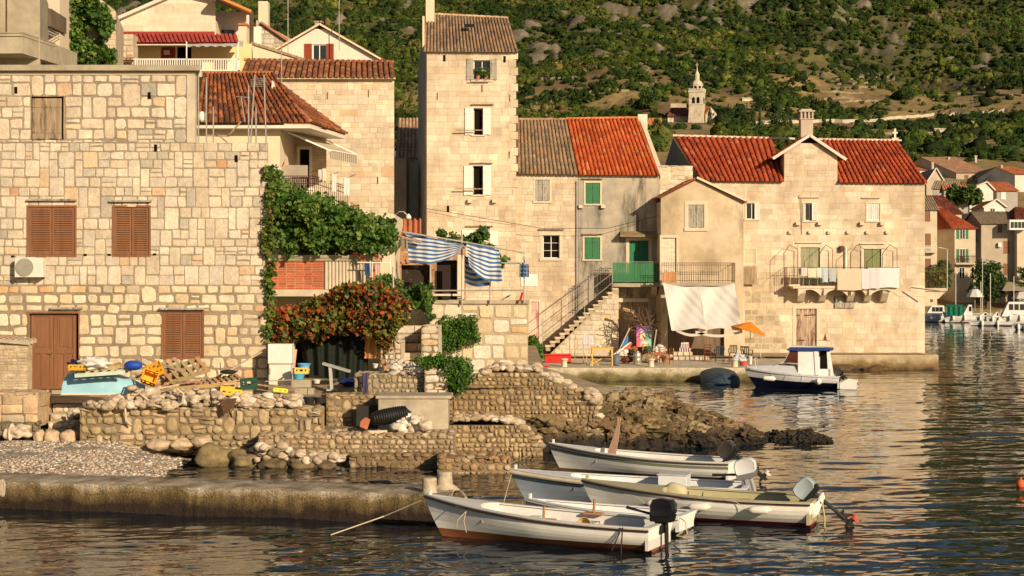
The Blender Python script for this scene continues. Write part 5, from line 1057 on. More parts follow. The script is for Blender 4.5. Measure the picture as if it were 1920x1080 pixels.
def terrace():
    D = 62.; t = thing('terrace', (X(900, D), D+3, 1.6), 'raised stone terrace with pale block wall and grey coping behind the ruins', 'terrace')
    x0, x1 = X(806, D), X(990, D); zt = Z(570, D); mb = MB()
    masonry(mb, (x0, D, 0), (1, 0, 0), x1-x0, 1.5, zt, [], ch=(.36, .52), cw=(.35, .85), joint=.07, bulge=.03, jit=.02, pal=PAL_LOW+[((.62, .56, .46), 4)], seed=91, rc=.15, tall=.1, split=.2, mortar=(.40, .32, .21))
    sides(mb, (x0, D), (x1, D), (x1, 72), (x0, 72), 1.5, zt, c=(.5, .41, .3)); mb.build('wall', mStone, t)
    MB().pbox(800, 993, 563, 570, D-.08, .5).build('coping', mConc, t, bevel=.02)
    MB().box(X(700, 64), x0, 64, 72, 1.5, zt-.1, (.4, .33, .24)).build('back_block', mStone, t)
    # rear wall with two dark openings
    D2 = 68.; xa, xb = X(690, D2), X(872, D2); k = MB(); h = [ph(752, 806, 497, 562, D2, xa), ph(818, 857, 488, 562, D2, xa)]
    masonry(k, (xa, D2, 0), (1, 0, 0), xb-xa, zt-.2, Z(452, D2), h, ch=(.1, .16), cw=(.18, .34), joint=.015, bulge=.012, pal=[((.36, .19, .10), 3), ((.42, .26, .15), 3), ((.30, .18, .10), 2)], mortar=(.34, .26, .17), seed=5, reveal=.4)
    k.box(xa, xb, D2+.42, D2+.5, zt-.2, Z(452, D2), (.03, .02, .015)); k.box(xa, xb, D2, 72, Z(452, D2), Z(450, D2), (.35, .3, .2)); k.build('rear_wall', mStone, t)
    ar = MB()
    for i in range(9):
        u = math.pi*i/8; ar.bar(P(779-29*math.cos(u), 503-12*math.sin(u), D2-.06), P(779-35*math.cos(u), 501-18*math.sin(u), D2-.06), .2, .14, (.40, .2, .1))
    ar.build('brick_arch', mMatte, t)
    MB().pbox(858, 870, 478, 560, 66.5, .5).build('pillar', mCream, t)
    c = MB(); n = 30
    def fn(u, v, px0=745, px1=790): p = P(px0+(px1-px0)*u, 411+29*v, 72-4*v); p.z += .05*math.sin(u*6.28*4.5); return p
    c.grid(fn, 40, 4); c.build('orange_roof', M('orange_corrugated', (.55, .19, .08), var=.15), t)
    c = MB(); c.grid(lambda u, v: P(728+34*u, 447+16*v, 68-3.5*v)+V(0, 0, .07*math.sin(u*6.28*3)), 30, 3); c.build('grey_roof', M('grey_corrugated', (.33, .28, .21), var=.2), t)
    bn = MB().pbox(812, 866, 551, 555, 62.4, .5).pbox(858, 866, 555, 563, 62.5, .3).pbox(812, 819, 555, 563, 62.5, .3); tag(bn.build('bench', mFrameS, bevel=.01), 'pale stone bench on the terrace behind the lower rail', 'bench')
    # awning poles and rails
    f = thing('awning_pole_structure', (X(900, 61.9), 61.9, zt), 'rusty tubular frame carrying the blue striped awning on the terrace', 'awning frame')
    for (a, D_, ya, yb) in ((866, 61.8, 440, 572), (807, 61.2, 496, 700), (919, 61.8, 520, 570), (983, 61.8, 470, 566)): MB().tube([P(a, ya, D_), P(a, yb, D_)], .032).build('pole', mSteel, f)
    for pts in ([P(712, 430, 61.0), P(762, 436, 61.1), P(866, 453, 61.6), P(983, 474, 61.8)], [P(808, 545, 61.8), P(983, 544, 61.8)], [P(940, 493, 61.9), P(983, 494, 61.9)], [P(762, 449, 61.4), P(866, 462, 61.7), P(925, 465, 61.8)]): MB().tube(pts, .03).build('rail', mSteel, f)
    MB().tube([P(724, 436, 61.0), P(790, 455, 61.2)], .05).build('wooden_pole', mOldW, f)
    MB().tube([P(980, 548, 61.75), P(975, 565, 61.75)], .05, c=(.5, .02, .02)).build('red_strut', mCol, f)
    MB().tube([P(938, 564, 62.2), P(957, 553, 62.4)], .03).build('loose_rod', mOldW, f)
    for (a, ya, yb, D_, l) in ((737, 500, 690, 56.8, 'thin grey galvanised pole standing through the red vine, left one'), (741, 560, 690, 58.2, 'thin dark pole beside the stone stairs, right of the galvanised one')):
        tag(MB().tube([P(a, ya, D_), P(a+1.5, yb, D_)], .03).build('pole', mSteel), l, 'pole')
terrace()
def mid_stairs():
    s = MB(); r = random.Random(3)
    for i in range(7):
        D = 57.5+.6*i; z = 1.75+.3*i; a, b = X(752-i*1.5, D), X(812-i*.5, D); s.box(a, b, D, D+.7, 1.5, z-.26, (.42, .34, .24)); u = a
        while u < b-.1: w = min(r.uniform(.4, .8), b-u); s.box(u+.01, u+w-.01, D-.05, D+.72, z-.25, z, pick(PAL_L, r)); u += w
    tag(s.build('stone_stairs', mStone, bevel=.015), 'broad worn stone steps climbing to the terrace beside the vine', 'steps')
    fwall('stair_wall', 712, 752, 640, 700, 57.4, 'little rubble wall left of the broad stone steps', pal=PAL_L, seed=5, back=3, ch=(.12, .2), cw=(.15, .3), bulge=.03)
    fwall('stair_parapet', 790, 822, 612, 690, 58.6, 'pale rough parapet right of the broad stone steps', pal=PAL_L, seed=6, back=3, ch=(.2, .3), cw=(.3, .5), bulge=.03, rnd3=False)
mid_stairs()
# ---- upper left
def concrete_house():
    D = 64.; t = thing('concrete_house', (X(20, D), D+2, 1.6), 'unfinished grey concrete building with a jutting balcony at the top left corner', 'house')
    generic_box(t, xy(-60, D), xy(75, D), (X(75, D)*70/D+.35, 70), (X(-60, D), 70), 1.6, Z(-40, D), mConc)
    MB().pbox(11, 13, -20, 62, D-.04, .03).build('drainpipe', mRust, t)
    z0, z1 = Z(103, 63), Z(65, 63)
    pl = [V(X(-60, 62.6), 62.6, 0), V(X(42, 62.6), 62.6, 0), V(X(104, 65.5), 65.5, 0), V(X(104, 65.5)+.2, 68, 0), V(X(-60, 62), 68, 0)]
    b = MB().prism([V(p.x, p.y, z0) for p in pl][::-1], (0, 0, z1-z0)).build('balcony', mConc, t, bevel=.01)
    ex = [V((p.x), p.y-.04, 0) for p in pl[:3]]
    k = MB()
    for dz in (.02, -.1):
        for p, q in zip(ex, ex[1:]): k.bar(V(p.x, p.y, z1+dz), V(q.x, q.y, z1+dz), .04, .03)
    k.build('coping', mConc, b)
    t2 = thing('pink_balcony_house', (X(90, 70), 72, 1.6), 'pale pink house with dark balcony soffit behind the concrete building', 'house')
    generic_box(t2, xy(60, 71), xy(112, 71), (X(112, 71), 76), (X(60, 71), 76), 1.6, Z(-60, 71), M('pink_wall', (.62, .50, .38), var=.05))
    MB().prism([P(75, 12, 69), P(104, 30, 71), P(104, 60, 71), P(75, 46, 69)], (.3, .6, 0)).build('soffit', M('dim_brown', (.12, .09, .06)), t2)
    r = MB()
    for z in (0, 5, 10): r.tube([P(75, 46+z, 68.8), P(112, 63+z, 71)], .02, n=4)
    r.build('railing', mWhiteP, t2)
concrete_house()
def tan_gable():
    D = 74.; t = thing('vine_wall_house', (X(180, D), D+2, 1.6), 'pale rough stone gable overgrown with green creeper above the flat roof', 'house')
    x0 = X(100, D); x1 = X(217, D); k = MB(); masonry(k, (x0, D, 0), (1, 0, 0), x1-x0, 4, Z(-40, D), [], ch=(.2, .3), cw=(.25, .5), joint=.02, bulge=.02, pal=PAL_A, seed=6, rc=.15, xr=lambda z: x1-x0-max(0, (z-Z(20, D)))*1.3, mortar=(.46, .38, .28))
    sides(k, (x0, D), (x1, D), (x1-.8, 79), (x0, 79), 4, Z(22, D), c=(.5, .41, .3)); k.build('wall', mAshlar, t)
tan_gable()
def yellow_terrace_house():
    t = thing('yellow_terrace_house', (X(330, 82), 83, 1.6), 'cream gabled house with yellow terrace, white railing and small red lean-to roof', 'house')
    D = 86.; x0, x1 = X(217, D), X(404, D); zl = Z(38, D); zp = Z(-14, D); xp = X(335, D)-x0; k = MB()
    masonry(k, (x0, D, 0), (1, 0, 0), x1-x0, 6, zp, [], ch=(.52, .56), cw=(1.0, 1.4), joint=.012, bulge=.004, jit=.003, pal=[((.64, .53, .39), 4), ((.60, .50, .37), 2), ((.66, .56, .43), 2)], tall=0, split=0, seed=2, rc=.02, mortar=(.68, .60, .48),
            xl=lambda z: 0 if z < zl else (z-zl)/(zp-zl)*xp, xr=lambda z: x1-x0 if z < Z(0, D) else x1-x0-(z-Z(0, D))*2)
    sides(k, (x0, D), (x1, D), (x1, 92), (x0, 92), 6, zl, c=(.6, .5, .38)); k.build('wall', mMatte, t)
    MB().bar(P(214, 38, D-.15), P(338, -16, D-.15), .35, .16).bar(P(338, -16, D-.15), P(404, 0, D-.15), .35, .16).build('verge', mWhiteW, t)
    so = MB().prism([P(403, -6, 84.5), P(472, 24, 85.5), P(472, 30, 88.5), P(404, 4, 90)], (0, 0, .14)); so.build('orange_eave', M('orange_wood', (.50, .20, .05), var=.1), t)
    generic_box(t, xy(404, 88), xy(470, 88), (X(470, 92), 92), (X(404, 92), 92), 5, Z(22, 88), mWhiteW, name='porch_wall')
    MB().pbox(412, 440, 56, 66, 87.7, .3).build('window', mGlass, t)
    MB().pbox(462, 472, 28, 112, 84.6, .6).build('brick_pillar', mWhiteW, t); MB().pbox(471, 475, 20, 80, 84.4, .12).build('drainpipe', mRust, t)
    MB().pbox(447, 462, 47, 112, 83.5, .8).build('chimney', mCream, t); MB().pbox(446, 463, 43, 47, 83.4, 1.).build('chimney_cap', M('terracotta', (.48, .16, .06), var=.15), t)
    MB().pbox(456, 466, 95, 118, 82.5, .6).build('low_pillar', mCream, t)
    # lean-to
    pr = [((.34, .05, .04), 4), ((.38, .07, .05), 3), ((.30, .045, .035), 2)]
    roof(MB(), P(241, 80, 80.2), P(448, 79, 80.2), P(444, 66, 84.5), P(233, 63, 84.5), cw=.2, tl=.42, pal=pr, seed=31, h=.09).build('roof', mTile, t)
    MB().bar(P(230, 62, 84.3), P(402, 62, 84.3), .16, .14, (.30, .04, .03)).build('roof_flashing', mCol, t); MB().bar(P(249, 82.5, 80.3), P(357, 82.5, 80.3), .12, .12).build('gutter', mWhiteP, t)
    k = MB(); W_ = 82.4; x0 = X(248, W_); flatwall(k, (x0, W_, 0), (1, 0, 0), X(472, W_)-x0, 7, Z(82, W_), [ph(301, 359, 87, 140, W_, x0)]); k.box(X(217, 82), x0-.003, 82, 83, 7, Z(64, 82)); k.build('terrace_wall', mYellow, t)
    MB().pbox(301, 330, 87, 140, W_+.2, .05).build('door', mRedP, t); MB().pbox(331, 359, 87, 140, W_+.22, .05).build('door_opening', mDark, t); MB().pbox(329, 332, 87, 140, W_+.1, .1).build('door_frame', mWhiteP, t)
    MB().pbox(307, 318, 94, 102, W_+.16, .04).build('pane', mWhiteP, t)
    MB().box(X(217, 79), X(455, 79), 78.8, 82.4, Z(136, 78.8)-.2, Z(134, 78.8)).build('terrace_slab', mConcL, t)
    r = MB()
    for i in range(46): p = 254+195*i/45; r.bar(P(p, 134, 79), P(p, 112, 79), .05, .02)
    for y in (111, 132): r.bar(P(250, y, 79), P(450, y, 79), .05, .05)
    for p in (350, 447): r.bar(P(p, 78, 79), P(p, 134, 79), .05, .05)
    r.build('railing', mWhiteP, t)
    aw = MB((.66, .62, .54)); aw.grid(lambda u, v: P(351+105*u, 78+9*v-2*u*(1-v)+3*math.sin(u*14)*(1-v)*.3+(1.2*math.sin(u*40) if v > .9 else 0), 79.2+2.5*v*0+2*(1-v)), 40, 4); aw.build('awning', mClothC, t)
    tag(MB().pbox(378, 398, 116, 136, 80.2, .7, (.7, .6, .36)).build('cupboard', mMatte, bevel=.02), 'low cream cupboard behind the white terrace railing', 'cupboard'); tag(MB().pbox(425, 440, 98, 136, 81.2, .6, (.75, .66, .4)).build('cupboard', mMatte, bevel=.02), 'tall yellow cupboard at the right end of the white terrace railing', 'cupboard')
    # stone strip at left with its own tiled ledge
    s = thing('garden_pier', (X(234, 79), 79.5, 6), 'short stone pillar wall with tiled ledge left of the yellow terrace', 'wall')
    k = MB(); masonry(k, (X(217, 79.5), 79.5, 0), (1, 0, 0), X(250, 79.5)-X(217, 79.5), 6, Z(64, 79.5), [], ch=(.25, .35), cw=(.3, .5), joint=.05, bulge=.03, seed=7, pal=PAL_L); k.box(X(217, 79.5), X(250, 79.5), 79.51, 80.5, 6, Z(64, 79.5), (.5, .42, .3)); k.build('wall', mStone, s)
    roof(MB(), P(216, 113, 78.9), P(251, 113, 78.9), P(251, 109, 79.5), P(216, 109, 79.5), cw=.16, tl=.4, pal=PT_OLD).build('tiled_ledge', mTile, s)
yellow_terrace_house()
def white_gable():
    D = 92.; t = thing('white_gable_house', (X(610, D), D+3, 4), 'white gabled house with red wooden shutters above the dark tiled eave', 'house')
    x0, x1 = X(500, D), X(708, D); zl, zr, zp = Z(102, D), Z(106, D), Z(47, D); xp = X(599, D)-x0; w = x1-x0
    k = MB(); h = [ph(586, 612, 83, 116, D, x0)]
    flatwall(k, (x0, D, 0), (1, 0, 0), w, 5, zp, h, xl=lambda z: 0 if z < zl else (z-zl)/(zp-zl)*xp, xr=lambda z: w if z < zr else w-(z-zr)/(zp-zr)*(w-xp), ch=.22)
    sides(k, (x0, D), (x1, D), (x1-.6, 99), (x0-.6, 99), 5, zr-.1, c=(1, 1, 1), top=False); k.build('wall', mWhiteW, t)
    pk, pb = P(599, 45, D-.2), P(599, 45, D-.2)+V(-.6, 7, 0); e1, e0 = P(714, 111, D-.2), P(496, 105, D-.2)
    roof(MB(), e1, e1+V(-.6, 7, 0), pb, pk, cw=.22, tl=.4, pal=PT_BRN, seed=3).build('roof', mTile, t); roof(MB(), e0+V(-.6, 7, 0), e0, pk, pb, cw=.22, tl=.4, pal=PT_BRN, seed=3).build('roof', mTile, t)
    MB().bar(pk+V(0, -.03, 0), e1+V(0, -.03, 0), .1, .09).bar(pk+V(0, -.03, 0), e0+V(0, -.03, 0), .1, .09).build('verge', mCream, t)
    c = MB().pbox(590, 602, 41, 50, D+1, .5).pbox(588, 604, 39, 41, D+.95, .6); c.build('chimney', mConc, t)
    window(t, 586, 612, 83, 116, D, cols=2, rows=1, rec=.12)
    for a, b in ((571, 585), (613, 626)): leaf_shutter(t, X(a, D), X(b, D), Z(117, D), Z(82, D), D-.02, mRedP)
    o = thing('ochre_gable_wall', (X(530, 84), 84, 5), 'low cream gable wall with sloping stone coping in front of the white house', 'wall')
    k = MB(); k.prism([P(474, 84, 84), P(586, 117, 84), P(586, 130, 84), P(474, 130, 84)], (0, .3, 0)); k.build('wall', mCream, o); MB().bar(P(472, 81, 84.1), P(590, 118, 84.1), .4, .12).build('coping', mOldW, o)
    o = thing('far_stone_gable', (X(505, 97), 97, 6), 'old stone gable and chimney against the hill beside the white house', 'house')
    k = MB(); masonry(k, (X(480, 97), 97, 0), (1, 0, 0), X(560, 97)-X(480, 97), 6, Z(38, 97), [], ch=(.25, .35), cw=(.3, .6), joint=.04, bulge=.02, seed=5, pal=PAL_L, xr=lambda z: (X(560, 97)-X(480, 97)) if z < Z(80, 97) else max(.1, (X(560, 97)-X(480, 97))-(z-Z(80, 97))*1.9)); k.box(X(480, 97), X(490, 97), 97.02, 100, 6, Z(40, 97), (.5, .42, .3)); k.build('wall', mStone, o)
    MB().pbox(484, 502, 2, 48, 97.5, .8).build('chimney', mCream, o, bevel=.02); MB().bar(P(490, 42, 96.9), P(548, 82, 96.9), .3, .12, (.4, .15, .07)).build('verge', mCol, o)
    generic_box(o, xy(455, 90), xy(490, 90), (X(490, 94), 94), (X(455, 94), 94), 6, Z(50, 90), mWhiteW, name='annex')
white_gable()
# antennas, aerial poles
for i, (px, a, b, D, l) in enumerate(((540, 0, 100, 91, 'tall aerial mast left of the white gable house'), (636, -10, 95, 91, 'tall aerial mast in front of the white gable house'), (528, 78, 190, 73, 'thin pole rising beside the dormer of the awning house'))):
    o = MB().tube([P(px, b, D), P(px, a, D)], .025, n=5).tube([P(px-8, a+36, D), P(px, a+36, D)], .015, n=4); tag(o.build('aerial_mast', mSteel), l, 'aerial')
PL = [(372, 268, 140, 'leftmost of the thin poles on the parapet, beside the roof corner'), (387, 268, 145, 'second thin pole on the parapet, just right of the leftmost'), (478, 140, 268, 'tallest leaning aerial pole over the red roof on the parapet'), (466, 160, 268, 'aerial pole with folded arms left of the tallest one'), (495, 140, 268, 'slanting pole at the right end of the parapet'), (480, 200, 268, 'short stub pole between the parapet aerials'), (400, 268, 200, 'short leaning pole on the parapet by the white tank')]
for i, (px, a, b, l) in enumerate(PL):
    lo, hi = max(a, b), min(a, b); D = 54.4; m = MB().tube([P(px+(4 if i == 4 else 0)-(8 if i in (2,) else 0), lo, D), P(px, hi, D)], .025, n=5)
    if i == 3: m.tube([P(442, 181, D), P(470, 183, D)], .015, n=4).tube([P(452, 183, D), P(459, 228, D)], .02, n=4)
    if i == 2: [m.tube([P(470, 150+3*k, D), P(500, 146+4*k, D)], .01, n=4) for k in range(5)]
    tag(m.build('aerial_pole', mSteel), l, 'pole', 'thin poles and aerials on the stone parapet')
tag(MB().lathe([(.03, -.18), (.14, -.1), (.15, .05), (.08, .16), (.02, .18)], P(379, 219, 54.6), 14).build('gas_bottle', mWhiteP, smooth=True), 'small white tank by the left parapet pole', 'tank')
tag(MB().bar(P(386, 254, 54.4), P(430, 255, 54.4), .05).bar(P(428, 255, 54.4), P(452, 228, 54.4), .05).bar(P(408, 252, 54.3), P(426, 267, 54.3), .05).build('broken_timber', mOldW), 'broken sticks propped between the parapet aerials', 'timber')
for i, (pts, l) in enumerate((([P(800, 391, 99.7), P(900, 408, 99.6), P(1015, 428, 100), P(1140, 428, 100), P(1232, 405, 100.6)], 'thin black cable sagging across the tower and plastered house'), ([P(690, 470, 61), P(500, 478, 60)], 'thin line under the vine canopy'))):
    tag(MB().tube(pts, .014, n=4).build('cable', mBlack), l, 'cable')
# ================= VEGETATION =================
GREENS = [(.055, .13, .014), (.08, .17, .02), (.035, .09, .012), (.12, .21, .03), (.05, .11, .02), (.15, .20, .035)]
def inpoly(px, py, poly):
    c = np.zeros(px.shape, bool); n = len(poly)
    for i in range(n):
        x0, y0 = poly[i]; x1, y1 = poly[(i+1) % n]
        if y0 == y1: continue
        c ^= ((y0 > py) != (y1 > py)) & (px < (x1-x0)*(py-y0)/(y1-y0)+x0)
    return c
def vine_pts(poly, D0, D1, nclump, per, rad, seed, edge=.0):
    g = np.random.default_rng(seed); P_ = np.array(poly, float); mn, mx = P_.min(0), P_.max(0); out = []; cl = []
    while len(cl) < nclump:
        a = g.uniform(mn, mx, (nclump*3, 2)); a = a[inpoly(a[:, 0], a[:, 1], poly)]; cl += a.tolist()
    cl = np.array(cl[:nclump]); D = g.uniform(D0, D1, nclump)
    c = np.stack([(cl[:, 0]-960)*D/F, D, HC-(cl[:, 1]-YH)*D/F], 1)
    d = g.normal(size=(nclump, per, 3)); d /= np.linalg.norm(d, axis=2)[..., None]; r = rad*g.uniform(.6, 1.25, (nclump, 1, 1))*g.uniform(.45, 1., (nclump, per, 1))**.5
    return (c[:, None]+d*r).reshape(-1, 3), np.repeat(np.arange(nclump), per)
def vine(name, label, cat, poly, D0, D1, nclump, per, rad, size, pal, seed, stems=(), extra=()):
    t = thing(name, P(sum(p[0] for p in poly)/len(poly), max(p[1] for p in poly), D1), label, cat)
    p, ci = vine_pts(poly, D0, D1, nclump, per, rad, seed); g = np.random.default_rng(seed)
    for (po, a, b, n, pr, r2) in extra: p2, c2 = vine_pts(po, a, b, n, pr, r2, seed+1); p = np.concatenate([p, p2]); ci = np.concatenate([ci, c2+ci.max()+1])
    pl = np.array([q[0] if isinstance(q[0], tuple) else q for q in pal]); w = np.array([q[1] if isinstance(q[0], tuple) else 1. for q in pal]); w = w/w.sum()
    base = g.choice(len(pl), ci.max()+1, p=w); size = size*g.choice([.7, 1., 1.35], len(p)); k = np.where(g.random(len(p)) < .5, base[ci], g.choice(len(pl), len(p), p=w)); c = pl[k]*g.uniform(.7, 1.35, (len(p), 1))
    leaves('foliage', p, size, c, t, seed=seed)
    if stems:
        m = MB()
        for s in stems: m.tube([P(*q) for q in s], .025, n=5)
        m.build('stem', mBark, t)
    return t
vine('grape_vine', 'big green grape vine spilling over the pergola above the brick balcony', 'vine', [(508, 345), (540, 352), (575, 368), (640, 388), (690, 408), (728, 418), (738, 448), (715, 466), (640, 470), (560, 466), (505, 462)], 59.9, 63.2, 330, 40, .33, .15, GREENS, 1,
     stems=[[(560, 470, 61), (562, 486, 60.8)], [(670, 465, 61), (690, 560, 61), (700, 620, 60.5)]], extra=[([(502, 318), (514, 318), (526, 352), (530, 400), (505, 400)], 59.8, 60.4, 40, 32, .22), ([(548, 372), (590, 384), (590, 410), (540, 400)], 59.7, 60.1, 20, 30, .2)])
vine('climbing_vine', 'thin creeper climbing the right corner of the big stone house', 'vine', [(496, 312), (512, 320), (514, 470), (513, 560), (507, 640), (499, 640), (500, 560), (493, 430), (500, 380)], 53.75, 53.95, 100, 14, .13, .11, [((.09, .16, .02), 3), ((.16, .19, .03), 2), ((.05, .11, .015), 2), ((.2, .1, .03), .6)], 2, stems=[[(505, 330, 53.9), (501, 480, 53.9), (504, 600, 53.9), (502, 700, 53.9)]])
AUT = [((.26, .065, .014), 3), ((.34, .09, .015), 2.5), ((.13, .055, .016), 4), ((.10, .13, .018), 5), ((.17, .16, .02), 3), ((.06, .10, .015), 3), ((.42, .07, .012), 1.2), ((.07, .03, .014), 2)]
vine('autumn_vine', 'red and rust coloured autumn vine over the black shade net', 'vine', [(508, 592), (545, 580), (600, 562), (640, 545), (680, 540), (745, 548), (765, 555), (760, 600), (735, 625), (690, 618), (640, 618), (600, 632), (560, 634), (510, 638)], 55.8, 57.4, 300, 36, .26, .125, AUT, 3,
     stems=[[(700, 560, 56.5), (720, 640, 56.8), (716, 720, 57)], [(735, 560, 56.5), (741, 690, 56.9)]], extra=[([(508, 590), (530, 590), (530, 640), (508, 640)], 55.8, 56.2, 25, 30, .2), ([(705, 610), (735, 610), (728, 655), (712, 650)], 56, 56.5, 18, 28, .2)])
vine('green_vine', 'green vine tendrils hanging around the pole below the striped awning', 'vine', [(690, 525), (730, 520), (760, 545), (800, 535), (806, 560), (800, 580), (770, 570), (720, 560)], 56.8, 58.5, 95, 30, .2, .13, GREENS, 4, extra=[([(798, 560), (812, 560), (812, 600), (800, 590)], 57.5, 58, 12, 18, .12)])
vine('awning_vine', 'sparse green vine climbing behind the striped awning to the tower window', 'vine', [(822, 436), (850, 438), (880, 450), (888, 440), (905, 425), (916, 432), (905, 455), (930, 470), (955, 488), (948, 500), (920, 490), (880, 462), (825, 446)], 63.0, 63.6, 75, 15, .17, .14, GREENS, 5, stems=[[(822, 442, 63.4), (880, 455, 63.4), (955, 495, 63.4)]])
vine('wall_creeper', 'lush green creeper covering the pale gable at the top left', 'vine', [(98, -8), (178, -8), (196, 20), (205, 45), (207, 65), (192, 60), (184, 40), (168, 40), (150, 52), (160, 80), (190, 95), (214, 98), (210, 120), (110, 120), (104, 70)], 72.6, 73.9, 260, 30, .3, .17, GREENS, 6, extra=[([(188, 60), (198, 55), (200, 90), (190, 90)], 73.5, 73.9, 10, 10, .18), ([(176, 72), (186, 72), (186, 100), (170, 100)], 73.5, 73.9, 8, 10, .18)])
def shrub(poly, D0, D1, n, per, rad, size, pal, seed, label, name='shrub', cat='shrub'): return vine(name, label, cat, poly, D0, D1, n, per, rad, size, pal, seed)
DG = [((.06, .15, .015), 3), ((.04, .10, .012), 3), ((.10, .19, .02), 2)]
shrub([(828, 600), (888, 598), (893, 640), (870, 645), (845, 655), (826, 648)], 61.5, 61.9, 110, 55, .22, .07, DG, 7, 'green ivy clump hanging on the pale terrace wall')
shrub([(785, 676), (830, 674), (875, 678), (880, 705), (870, 726), (842, 730), (836, 690), (790, 684)], 51.0, 51.8, 110, 55, .2, .07, DG, 8, 'green trailing bush draped over the wall end below the terrace')
shrub([(990, 640), (1000, 632), (1010, 650), (1014, 668), (990, 668)], 90, 92, 40, 40, .25, .13, GREENS, 9, 'leafy green bush at the foot of the outside stair')
shrub([(824, 606), (836, 606), (836, 618), (824, 618)], 61.2, 61.4, 8, 30, .12, .07, DG, 10, 'tiny potted plant on the terrace wall ledge', 'potted_plant', 'plant')
def tree(px, py_base, py_top, wpx, D, label, kind='round', seed=1, pal=None, name=None, group=None, z=None, n=60, per=60):
    g = np.random.default_rng(seed); x = X(px, D); z0 = Z(py_base, D) if z is None else z; h = (py_base-py_top)*D/F; w = wpx*D/F/2
    t = thing(name or ('cypress_tree' if kind == 'cypress' else 'tree'), (x, D, z0), label, 'tree', group)
    hs = g.uniform(.08, 1, n) if kind == 'cypress' else g.uniform(.3, .95, n)
    if kind == 'cypress': r = w*np.sin(np.clip(hs, .02, 1)**.55*math.pi)**.7*.75; rc = w*.42
    else: r = w*np.sqrt(np.clip(1-((hs-.58)/.45)**2, 0, 1))*.85; rc = w*.26
    a = g.uniform(0, 6.283, n); rr = r*np.sqrt(g.uniform(.2, 1, n)); c = np.stack([x+rr*np.cos(a), D+rr*np.sin(a), z0+hs*h], 1)
    d = g.normal(size=(n, per, 3)); d /= np.linalg.norm(d, axis=2)[..., None]; p = (c[:, None]+d*rc*g.uniform(.5, 1.1, (n, per, 1))).reshape(-1, 3)
    pal = pal or [(.035, .075, .012), (.05, .10, .016), (.028, .06, .012), (.08, .125, .02)]; P_ = np.array(pal); bi = g.integers(0, len(pal), n)
    cc = np.repeat(P_[bi], per, 0)*g.uniform(.65, 1.4, (n*per, 1)); leaves('crown', p, rc*.42 if kind != 'cypress' else rc*.5, cc, t, seed=seed, mat=mLeaf)
    m = MB(); m.tube([(x, D, z0-.5), (x+.05*w, D, z0+h*.35), (x, D, z0+h*.8)], [w*.13, w*.10, w*.03], 7)
    for k in range(4): aa = k*1.6+seed; m.tube([(x, D, z0+h*(.28+.06*k)), (x+w*.6*math.cos(aa), D+w*.6*math.sin(aa), z0+h*(.5+.08*k))], [w*.06, w*.02], 5)
    m.build('trunk', mBark, t); return t
